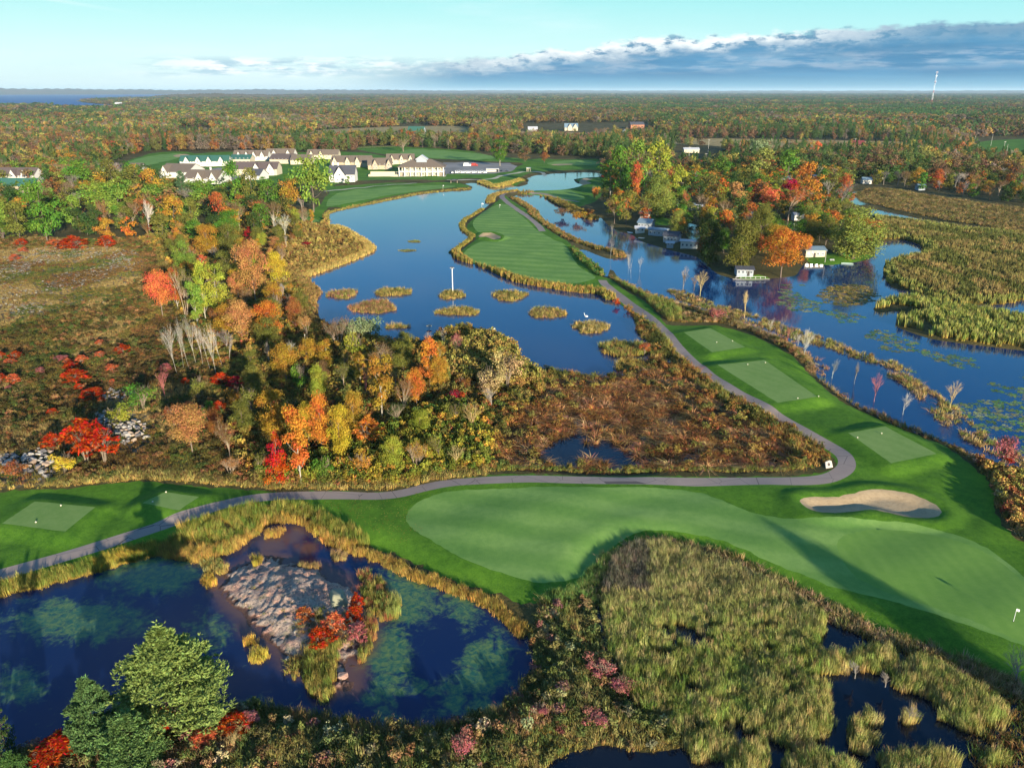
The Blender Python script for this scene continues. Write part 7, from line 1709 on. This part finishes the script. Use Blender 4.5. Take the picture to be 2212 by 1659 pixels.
# clubhouse
def clubhouse():
    u, v = 911, 381; x, y = P(u, v, 1.0); t = thing('clubhouse', 'two storey clubhouse with hip roof, balcony and glazed gable on top', 'clubhouse', (x, y, 1.0), .02)
    w, d = 40, 18; b = MB(); b.box((0, d / 2, 3.6), (w - 5, d, 8.4)); part('wall', b.mesh('wall', W_CREAM), t)
    b = MB(); b.box((0, 7.5, -.2), (w + 3, 22, .8)); part('terrace', b.mesh('terrace', STONE[1]), t)
    b = MB(); b.box((0, 7, 3.8), (w, 20, .5)); part('balcony', b.mesh('balcony', FRAME), t)
    hp = MB(); z0, z1 = 8.2, 14.0; X, Y0, Y1 = w / 2 + 1.2, -3.2, d + 3.2; rx = 8
    hp.add([(-X, Y0, z0), (X, Y0, z0), (X, Y1, z0), (-X, Y1, z0), (-rx, d / 2, z1), (rx, d / 2, z1), (-X, Y0, z0 - .4), (X, Y0, z0 - .4), (X, Y1, z0 - .4), (-X, Y1, z0 - .4)], [(0, 1, 5, 4), (1, 2, 5), (2, 3, 4, 5), (3, 0, 4), (6, 7, 1, 0), (7, 8, 2, 1), (8, 9, 3, 2), (9, 6, 0, 3), (9, 8, 7, 6)])
    rf = part('roof', hp.mesh('roof', R_BROWN), t)
    b = MB(); gable_wall(b, -4.6, 4.6, d / 2 - 5, d / 2 + 4, 11, 14.2, 17.2, 'y'); part('lantern', b.mesh('lantern', W_GREY), rf)
    b = MB(); gable_roof(b, -4.6, 4.6, d / 2 - 5, d / 2 + 4, 14.2, 17.2, .9, 0, 'y', .5); part('lantern_roof', b.mesh('lantern_roof', R_WHITE), rf)
    b = MB(); b.tube((0, 0, 0), (0, 0, 12), .05, .05, 4)
    for k in range(3): part('vent', DOOR, rf, (-2 + 2 * k, 1.2, 10.2), (0, 0, 0), (.4, 1, .3))
    col = MB(); col.box((0, 0, 4), (.6, .6, 8.4)); cm = col.mesh('column', FRAME)
    for k in range(9): part('column', cm, t, (-w / 2 + .4 + k * (w - .8) / 8, -2.6, 0))
    pic = MB(); pic.box((0, 0, 0), (.12, .12, 1.1)); pm = pic.mesh('picket', FRAME)
    b = MB(); b.box((0, 0, .55), (w - .5, .14, .14)); rl = part('railing', b.mesh('railing', FRAME), t, (0, -2.9, 4.6))
    for k in range(36): part('picket', pm, rl, (-w / 2 + .6 + k * (w - 1.2) / 35, 0, 0))
    for k in range(12):
        xx = -15.5 + k * 31 / 11
        part('window', WIN[(2.2, 1.4)] if k % 3 else WIN[(1.0, 2.0)], t, (xx, -.02, 6.2)); part('window', WIN[(1.0, 2.0)] if k % 2 else WIN[(2.2, 1.4)], t, (xx, -.02, 1.7))
    for s in (-1, 1):
        b = MB(); b.box((s * (w / 2 - 2), 5, 2), (3.6, 10, 4)); part('stone_pier', b.mesh('stone_pier', W_STONE), t)
clubhouse()
def boxy(name, label, cat, u, v, parts_, rot=0, group=None, z=1.0):
    x, y = P(u, v, z); t = thing(name, label, cat, (x, y, z), rot, group)
    for nm, bs, mt in parts_:
        b = MB(); [b.box(c, s) for c, s in bs]; part(nm, b.mesh(nm, mt), t)
    return t
boxy('pool_terrace', 'walled pool terrace left of the clubhouse', 'terrace', 828, 382, [('wall', [((0, 0, .8), (26, .5, 1.8)), ((0, 11, 1.6), (26, .5, 3.4)), ((-13, 5.5, .8), (.5, 11, 1.8))], W_CREAM), ('pool', [((0, 5, .05), (18, 6, .2))], plain('pool_water', (.10, .28, .36), .1)), ('paving', [((0, 5.4, -.12), (26, 11, .2))], STONE[1])])
boxy('hut', 'small cream starter hut with two openings beside the gravel path', 'hut', 1142, 371, [('wall', [((-1.6, 0, 1.5), (.5, 3, 3)), ((1.6, 0, 1.5), (.5, 3, 3)), ((0, 0, 1.5), (.4, 3, 3)), ((0, 0, 3.0), (4, 3.4, .5))], W_CREAM), ('roof', [((0, 0, 3.4), (4.6, 4, .35))], R_WHITE)])
boxy('cart_shed', 'long white canopy at the right end of the golf carts', 'shed', 1064, 372, [('roof', [((0, 0, 3), (12, 5, .5))], R_WHITE), ('wall', [((-5.8, 0, 1.4), (.3, 4.6, 2.9)), ((5.8, 0, 1.4), (.3, 4.6, 2.9)), ((0, 2.2, 1.4), (11.4, .2, 2.9))], W_WHITE)])
boxy('bridge_shelter', 'dark pitched shelter on the bank below the clubhouse', 'shelter', 981, 396, [('roof', [((0, 0, 2.4), (6, 4, .4)), ((0, 0, 2.8), (3, 4.1, .5))], R_DARK), ('post', [((-2.6, 0, 1.1), (.3, .3, 2.4)), ((2.6, 0, 1.1), (.3, .3, 2.4))], W_STONE)])
# golf carts
CARTW = plain('cart_shell', (.78, .78, .76), .4, .04, 1, spec=.5); TYRE = plain('tyre', (.02, .02, .02), .9, .1, 1); SEATM = plain('seat_vinyl', (.10, .09, .08), .6, .1, 1)
cb = MB(); cb.box((0, 0, .55), (1.15, 2.2, .4), taper=.92); cb.box((0, -.85, .85), (1.1, .5, .35), taper=.8); cbm = cb.mesh('body', CARTW)
cr = MB(); cr.box((0, .1, 1.9), (1.25, 1.8, .10), taper=.95); crm = cr.mesh('roof', CARTW)
cs_ = MB(); cs_.box((0, .25, .85), (1.0, .5, .2)); cs_.box((0, .5, 1.1), (1.0, .12, .5)); csm = cs_.mesh('seat', SEATM)
cp = MB(); cp.tube((0, 0, .9), (0, 0, 1.9), .03, .03, 5); cpm = cp.mesh('post', DARKM)
cw = MB(); cw.tube((-.1, 0, 0), (.1, 0, 0), .24, .24, 10, cap=True); cwm = cw.mesh('wheel', TYRE)
for i in range(17):
    u = 984 + i * 4.1; v = 374.5 - (i % 3) * .3; x, y = P(u, v, 1.1)
    t = thing('golf_cart', 'white golf cart parked in the row before the clubhouse lot, ' + (('leftmost' if i == 0 else 'rightmost' if i == 16 else ORD[i] + ' from the left')), 'golf cart', (x, y, 1.12), .25, 'golf carts parked in a row', (1.15, 1.15, 1.15))
    part('body', cbm, t); part('roof', crm, t); part('seat', csm, t)
    for a, b_ in ((-.5, -.7), (.5, -.7), (-.5, .85), (.5, .85)): part('post', cpm, t, (a, b_, 0)); part('wheel', cwm, t, (a * 1.1, b_, .24))
# cars and trucks
def car(u, v, rot, col, label, ln=4.6, hh=1.5, truck=False, group='vehicles on the clubhouse lot'):
    m = plain('car_paint', col, .3, .03, 1, spec=.6); x, y = P(u, v, 1.1); t = thing('parked_truck' if truck else 'parked_car', label, 'truck' if truck else 'car', (x, y, 1.12), rot, group)
    b = MB(); b.box((0, 0, .55), (1.85, ln, .65), taper=.95); part('body', b.mesh('body', m), t)
    b = MB()
    if truck: b.box((0, ln * .1, 1.9), (2.1, ln * .62, 2.0), taper=.98)
    else: b.box((0, .15, 1.12), (1.6, ln * .52, .55), taper=.78)
    part('cargo_box' if truck else 'cabin', b.mesh('cabin', m if truck else GLASS), t)
    if truck: b = MB(); b.box((0, -ln * .38, 1.35), (1.9, ln * .2, 1.0), taper=.85); part('cab', b.mesh('cab', m), t)
    wm = MB(); wm.tube((-.12, 0, 0), (.12, 0, 0), .34, .34, 10, cap=True); wm = wm.mesh('wheel', TYRE)
    for a in (-.85, .85):
        for c in (-.32, .32): part('wheel', wm, t, (a, c * ln, .34))
car(1009, 359, 1.5, (.75, .75, .74), 'white box truck in the middle of the clubhouse lot', 8, truck=True); car(1025, 359, 1.2, (.35, .05, .04), 'dark red truck beside the white box truck', 7, truck=True)
car(1084, 371, .6, (.05, .05, .06), 'black car parked right of the white canopy'); car(1096, 371, .9, (.08, .08, .09), 'dark grey car, rightmost on the clubhouse lot'); car(976, 374, .3, (.12, .12, .14), 'dark car at the left end of the golf carts')
for i, (u, v, c, l) in enumerate([(476, 371, (.7, .7, .7), 'white car between the townhouses, upper one'), (478, 376, (.05, .05, .08), 'black car between the townhouses, middle'), (484, 380, (.12, .14, .2), 'dark blue car between the townhouses, lower one'), (763, 366, (.6, .62, .65), 'silver car before the wide tan townhouse'), (2010, 337, (.7, .7, .7), 'white car on the far right road')]): car(u, v, .4 + i, c, l, group='cars near the houses')
# boats
def boat(u, v, rot, ln, col, label, z=.0):
    m = plain('boat_hull', col, .4, .05, 1, spec=.4); x, y = P(u, v, z); t = thing('boat', label, 'boat', (x, y, z), rot, 'boats on the right lake')
    n = 9; vs = []
    for k, (zz, f) in enumerate(((0, .6), (.5, 1.0), (.46, .86), (.15, .5))):
        for i in range(n):
            s = i / (n - 1); w = .7 * math.sin(min(1, (1 - s) * 1.6 + .0) * math.pi / 2) * f; vs += [(w, (s - .5) * ln, zz), (-w, (s - .5) * ln, zz)]
    fs = []
    for k in range(3):
        for i in range(n - 1):
            a = k * 2 * n + 2 * i; c = (k + 1) * 2 * n + 2 * i; fs += [(a, a + 2, c + 2, c), (a + 1, c + 1, c + 3, a + 3)]
        a = k * 2 * n; c = (k + 1) * 2 * n; fs.append((a, c, c + 1, a + 1))
    for i in range(n - 1): a = 6 * n + 2 * i; fs.append((a, a + 2, a + 3, a + 1)); 
    part('hull', bpy_mesh('hull', vs, fs, m), t)
    b = MB(); [b.box((0, q * ln, .36), (1.1, .28, .06)) for q in (-.25, .1)]; part('seat', b.mesh('seat', FRAME), t)
def bpy_mesh(nm, vs, fs, m): me = bpy.data.meshes.new(nm); me.from_pydata(vs, [], fs); me.materials.append(m); me.update(); return me
boat(1830, 571, 1.3, 5, (.35, .45, .40), 'green grey rowboat at the grassy tip under the largest willow'); boat(1360, 504, .6, 4, (.7, .72, .75), 'white boat tied at the leftmost cottage'); boat(1870, 414, 1.5, 5.5, (.8, .8, .8), 'white boat on the backwater'); boat(1765, 409, 1.4, 8, (.8, .8, .78), 'white boats laid up behind the crimson tree', 1.0); boat(1385, 516, 1.0, 3.5, (.6, .62, .6), 'small pale punt at the trailer bank')
# the bright green tarp tent, deck, flag
boxy('tent', 'bright green tarpaulin shelter under the largest willow', 'tent', 1828, 553, [('canopy', [((0, 0, 1.3), (4.2, 3, 2.2)), ((0, 0, 2.6), (3.0, 2.4, .5))], plain('green_tarp', (.05, .50, .12), .6)), ('frame', [((-2.1, 0, 1.2), (.1, 3.1, 2.4)), ((2.1, 0, 1.2), (.1, 3.1, 2.4))], FRAME)], z=1.0)
boxy('dock', 'narrow wooden dock along the water below the pale willow cottage', 'dock', 1622, 605, [('deck', [((0, 0, .35), (15, 1.0, .12))], STONE[1]), ('railing', [((0, .5, 1.2), (12, .08, .08))] + [((-6 + 2 * i, .5, .8), (.1, .1, .9)) for i in range(7)], FRAME), ('piling', [((-7 + 3.5 * i, 0, 0), (.2, .2, .8)) for i in range(5)], DARKM)], z=0)
boxy('picnic_bench', 'white picnic bench on the willow lawn', 'bench', 1797, 564, [('table_top', [((0, 0, .75), (1.8, .8, .08))], FRAME), ('seat', [((0, -.7, .45), (1.8, .3, .06)), ((0, .7, .45), (1.8, .3, .06))], FRAME), ('leg', [((-.7, 0, .35), (.1, 1.5, .1)), ((.7, 0, .35), (.1, 1.5, .1)), ((-.7, 0, .4), (.1, .1, .7)), ((.7, 0, .4), (.1, .1, .7))], FRAME)], z=.7)

# ---------------------------------------------------------------- poles, masts, golf furniture
POLEM = plain('weathered_pole', (.50, .46, .40), .8, .1, 1); WIREM = plain('wire', (.2, .2, .2), .6)
def pole(name, label, cat, u, vb, vt, r=.12, arms=0, col=POLEM, group=None, z=1.0):
    x, y = P(u, vb, z); h = h_from(u, vb, vt); t = thing(name, label, cat, (x, y, z - .1), 0, group); b = MB(); b.tube((0, 0, 0), (0, 0, h), r, r * .7, 8, cap=True); part('mast' if arms == 0 else 'post', b.mesh('post', col), t)
    for k in range(arms): b = MB(); b.box((0, 0, h - .5 - k * 1.2), (2.6, .14, .16)); [b.tube((q, 0, h - .45 - k * 1.2), (q, 0, h - .15 - k * 1.2), .05, .05, 5) for q in (-1.1, -.5, .5, 1.1)]; part('crossarm', b.mesh('crossarm', col), t)
    return t, h
for i, (u, vb, vt, a) in enumerate([(1529, 336, 302, 1), (1488, 345, 318, 1), (1524, 352, 332, 1), (1548, 448, 412, 0), (1782, 567, 541, 0), (2164, 343, 306, 1), (2172, 340, 312, 0), (2102, 322, 296, 1), (2111, 324, 303, 0), (2140, 316, 291, 0), (1846, 318, 300, 1), (1994, 323, 304, 0), (2203, 404, 390, 0), (615, 272, 255, 1), (370, 268, 250, 0)]):
    pole('utility_pole', 'grey utility pole ' + ['by the white flat building, tallest', 'left of the tallest by the flat building', 'above the back row trailers', 'thin and white among the peninsula trees', 'leaning by the cream cottage lawn', 'tallest at the far right car park', 'short one beside the tallest at the far right', 'left of the dark sports field', 'second left of the dark sports field', 'behind the dark sports field', 'by the maroon roofed house', 'in the middle of the right woods', 'white at the right edge above the crimson shrub', 'in the far woods at the centre left', 'in the far woods at the left'][i], 'utility pole', u, vb, vt, .16 if vb < 400 else .1, a, group='utility poles')
t, h = pole('nesting_pole', 'tall white pole with a cross platform on its sedge islet', 'nesting pole', 978, 632, 579, .17, 0, plain('white_pole', (.75, .74, .72), .6, .05), z=.2)
b = MB(); b.box((0, 0, h), (1.6, .2, .15)); b.box((0, 0, h), (.2, 1.6, .15)); part('platform', b.mesh('platform', POLEM), t)
b = MB(); [b.tube((random.uniform(-.6, .6), random.uniform(-.6, .6), h + .1), (random.uniform(-.7, .7), random.uniform(-.7, .7), h + .45), .03, .02, 3) for _ in range(26)]; part('nest', b.mesh('nest', BARK_DARK), t)
pole('dead_trunk', 'lone pale branchless trunk in the woods below the lake', 'dead trunk', 663, 775, 722, .16, 0, BARK_PALE)
# nest raft and post ball
x, y = P(927, 710); t = thing('nest_basket', 'round pale nest basket on a short post in the lake', 'nest basket', (x, y, 0), 0); b = MB(); b.tube((0, 0, -.3), (0, 0, .8), .08, .08, 6); part('post', b.mesh('post', DARKM), t)
b = MB(); b.ball((0, 0, .95), 1.0, 14, 6, sq=(1, .8, .28)); part('basket', b.mesh('basket', STONE[1], True), t); b = MB(); b.ball((0, 0, 1.12), .7, 12, 5, sq=(1, .8, .18)); part('straw', b.mesh('straw', SLABM, True), t)
x, y = P(1067, 722); t = thing('float_marker', 'white ball on a dark post near the rusty sedge', 'marker', (x, y, 0), 0); b = MB(); b.tube((0, 0, -.3), (0, 0, 1.3), .07, .07, 6); part('post', b.mesh('post', DARKM), t); b = MB(); b.ball((0, 0, 1.6), .45, 12, 8); part('ball', b.mesh('ball', FRAME, True), t)
# swan-white bird standing on a snag
x, y = P(1266, 695); t = thing('bird', 'white water bird perched above the pale tangled islet', 'bird', (x, y, 1.3), 2.6, None, (1.6, 1.6, 1.6)); mb = MB(); mb.ball((0, 0, .35), .28, 12, 8, sq=(1.5, .8, .8)); mb.tube((.32, 0, .42), (.46, 0, .85), .07, .05, 7); mb.ball((.48, 0, .9), .09, 8, 6, sq=(1.3, 1, 1)); part('body', mb.mesh('body', FRAME, True), t)
b = MB(); b.tube((.56, 0, .89), (.72, 0, .86), .03, .008, 5); part('beak', b.mesh('beak', SLABM), t); b = MB(); b.tube((0, .06, .15), (0, .06, -.1), .02, .02, 4); b.tube((0, -.06, .15), (0, -.06, -.1), .02, .02, 4); part('leg', b.mesh('leg', DARKM), t)
x, y = P(1264, 704); t = thing('snag', 'forked dead branch in the water under the white bird', 'dead branch', (x, y, 0)); b = MB(); b.tube((0, 0, -.2), (-.3, .2, 1.2), .08, .05, 5); b.tube((0, 0, .3), (.8, 0, 1.5), .06, .03, 5); b.tube((-.2, .1, .8), (-1.2, .2, 1.3), .05, .02, 5); part('branch', b.mesh('branch', BARK_PALE), t)
# communications mast
def mast():
    u, vb, vt = 2012, 226, 155; x, y = P(u, vb, 1); h = h_from(u, vb, vt); t = thing('radio_mast', 'tall red and white lattice radio mast on the right horizon', 'radio mast', (x, y, 0))
    red = plain('mast_red', (.45, .07, .05), .6, .05, .01); wht = plain('mast_white', (.80, .80, .80), .6, .05, .01); n = 14
    for i in range(n):
        z0, z1 = h * i / n, h * (i + 1) / n; w0, w1 = 7.5 - 4.5 * i / n, 7.5 - 4.5 * (i + 1) / n; b = MB()
        c0 = [(w0 * math.cos(a) * .5, w0 * math.sin(a) * .5, z0) for a in (.5, 2.6, 4.7)]; c1 = [(w1 * math.cos(a) * .5, w1 * math.sin(a) * .5, z1) for a in (.5, 2.6, 4.7)]
        for k in range(3): b.tube(c0[k], c1[k], .42, .42, 5); b.tube(c0[k], c1[(k + 1) % 3], .22, .22, 4); b.tube(c1[k], c1[(k + 1) % 3], .22, .22, 4)
        part('lattice_section', b.mesh('lattice_section', red if i % 4 == 1 else wht), t)
    b = MB(); [b.box((math.cos(a) * 5, math.sin(a) * 5, h * q), (1.6, 1.6, 5)) for a in (0, 2.1, 4.2) for q in (.97, .86, .70)]; part('antenna', b.mesh('antenna', wht), t)
mast()
# golf: flag, markers, sign, ball washer
def foot(u, v):
    z = 1.1
    for _ in range(6): x, y = P(u, v, z); z = .5 * z + .5 * float(height(np.array([[x, y]]))[0])
    return x, y, float(height(np.array([[x, y]]))[0])
def flag(u, v, label, s=1.0, fl=True):
    x, y, z = foot(u, v); t = thing('flagstick', label, 'flagstick', (x, y, z), 0, 'flagsticks on the greens', (s, s, s)); b = MB(); b.tube((0, 0, 0), (0, 0, 2.15), .035, .03, 8, cap=True); part('stick', b.mesh('stick', FRAME), t)
    b = MB(); n = 8; vs = []
    for i in range(n + 1): vs += [(.03 + .5 * i / n, .06 * math.sin(i * .9), 2.1 - .1 * (i / n) ** 2), (.03 + .5 * i / n, .06 * math.sin(i * .9 + .3), 1.72 - .16 * (i / n) ** 2)]
    b.add(vs, [(2 * i, 2 * i + 2, 2 * i + 3, 2 * i + 1) for i in range(n)]); b.add([(a, c + .012, d) for a, c, d in vs], [(2 * i, 2 * i + 1, 2 * i + 3, 2 * i + 2) for i in range(n)]); part('flag', b.mesh('flag', FRAME), t)
    b = MB(); b.tube((0, 0, .004), (0, 0, .012), .11, .11, 14, cap=True); part('cup', b.mesh('cup', DARKM), t)
flag(2189, 1342, 'white flagstick on the large green at the right edge'); flag(1041, 452, 'white flagstick on the rough at the top of the island fairway', 1.8); flag(1079, 450, 'small white flagstick on the island green', 1.1); flag(957, 409, 'flagstick on the far lawn beside the lake', 1.4)
MK = plain('tee_marker_paint', (.55, .51, .36), .5, .05, 1)
for i, (u, v) in enumerate([(1723, 862), (1768, 858), (1904, 938), (1852, 947), (1548, 741), (1582, 738), (1615, 789), (1653, 785), (132, 1094), (78, 1130), (359, 1065), (330, 1086)]):
    x, y, z = foot(u, v); t = thing('tee_marker', 'pale ball shaped tee marker ' + ['left one at the near end of the long tee', 'right one at the near end of the long tee', 'right one on the nearest right tee', 'left one on the nearest right tee', 'left one on the farthest right tee', 'right one on the farthest right tee', 'left one at the far end of the long tee', 'right one at the far end of the long tee', 'upper one on the big left tee', 'lower one on the big left tee', 'upper one on the shaded small tee', 'lower one on the shaded small tee'][i], 'tee marker', (x, y, z), 0, 'tee markers')
    b = MB(); b.ball((0, 0, .22), .15, 12, 8); part('ball', b.mesh('ball', MK, True), t); b = MB(); b.tube((0, 0, -.05), (0, 0, .1), .04, .06, 6); part('spike', b.mesh('spike', DARKM), t)
x, y, z = foot(1790, 1010); t = thing('tee_sign', 'pale stone tee sign board with a dark emblem beside the path bend', 'sign', (x, y, z), .35)
b = MB(); b.add([(-.85, -.25, .05), (.85, -.25, .05), (.72, .25, 1.25), (.25, .28, 1.45), (-.8, .25, 1.25), (-.85, -.05, .05), (.85, -.05, .05), (.72, .42, 1.22), (.25, .45, 1.42), (-.8, .42, 1.22)], [(0, 1, 2, 3, 4), (9, 8, 7, 6, 5), (0, 5, 6, 1), (1, 6, 7, 2), (2, 7, 8, 3), (3, 8, 9, 4), (4, 9, 5, 0)]); part('board', b.mesh('board', STONE[1]), t)
def disc(b, c, r, n, m=0): b.add([(c[0] + r * math.cos(6.283 * k / n), -.27 + .417 * (c[1] + r * math.sin(6.283 * k / n) * .9 - .05), c[1] + r * math.sin(6.283 * k / n) * .9) for k in range(n)], [tuple(range(n))])
b = MB(); disc(b, (-.05, .72), .34, 18); part('emblem', b.mesh('emblem', plain('engraved_dark', (.07, .06, .06), .8)), t)
b = MB(); [b.tube((q, .1, -.1), (q, .1, .4), .06, .06, 6) for q in (-.6, .6)]; part('post', b.mesh('post', DARKM), t)
x, y, z = foot(1668, 910); t = thing('ball_washer', 'dark green ball washer post on the left verge of the path', 'ball washer', (x, y, z)); b = MB(); b.tube((0, 0, 0), (0, 0, .75), .05, .05, 8); part('post', b.mesh('post', FRAME), t)
b = MB(); b.box((0, 0, .95), (.25, .25, .45), taper=.85); b.tube((0, 0, 1.15), (0, 0, 1.35), .03, .03, 6); part('washer', b.mesh('washer', plain('deep_green_paint', (.01, .08, .06), .4)), t)
# paddock fence behind the far fairway
def fence(u0, v0, u1, v1, label, n, hgt=1.3):
    a, c = np.array(P(u0, v0, 1)), np.array(P(u1, v1, 1)); m = (a + c) / 2; t = thing('rail_fence', label, 'fence', (m[0], m[1], 1.0)); b = MB(); d = c - a; ang = math.atan2(d[1], d[0]); L = np.linalg.norm(d)
    r = MB(); r.box((0, 0, 0), (L, .10, .10)); rm = r.mesh('rail', BARK_DARK); p_ = MB(); p_.box((0, 0, hgt / 2), (.3, .3, hgt)); pm = p_.mesh('fence_post', BARK_DARK)
    for k in range(3): part('rail', rm, t, (0, 0, .35 + .42 * k), (0, 0, ang))
    for k in range(n): q = a + d * k / (n - 1) - m; part('fence_post', pm, t, (q[0], q[1], 0))
fence(770, 321, 880, 316, 'dark rail fence before the far trees, left run', 24, 1.5); fence(900, 318, 1065, 325, 'dark rail fence before the far trees, right run', 34, 1.5)
# ---------------------------------------------------------------- air
def haze():
    b = MB(); b.box((0, 0, 102), (148000, 148000, 208)); m = bpy.data.materials.new('haze_air'); m.use_nodes = True; w = NT(m.node_tree)
    out = w.node('ShaderNodeOutputMaterial'); v = w.node('ShaderNodeVolumePrincipled'); v.inputs['Color'].default_value = (.58, .80, .95, 1); v.inputs['Density'].default_value = 2.5e-5; v.inputs['Anisotropy'].default_value = 0.0
    w.l.new(v.outputs[0], out.inputs['Volume']); o = bpy.data.objects.new('haze', b.mesh('haze', m)); link(o); o['kind'] = 'stuff'
haze()
S.cycles.volume_bounces = 0
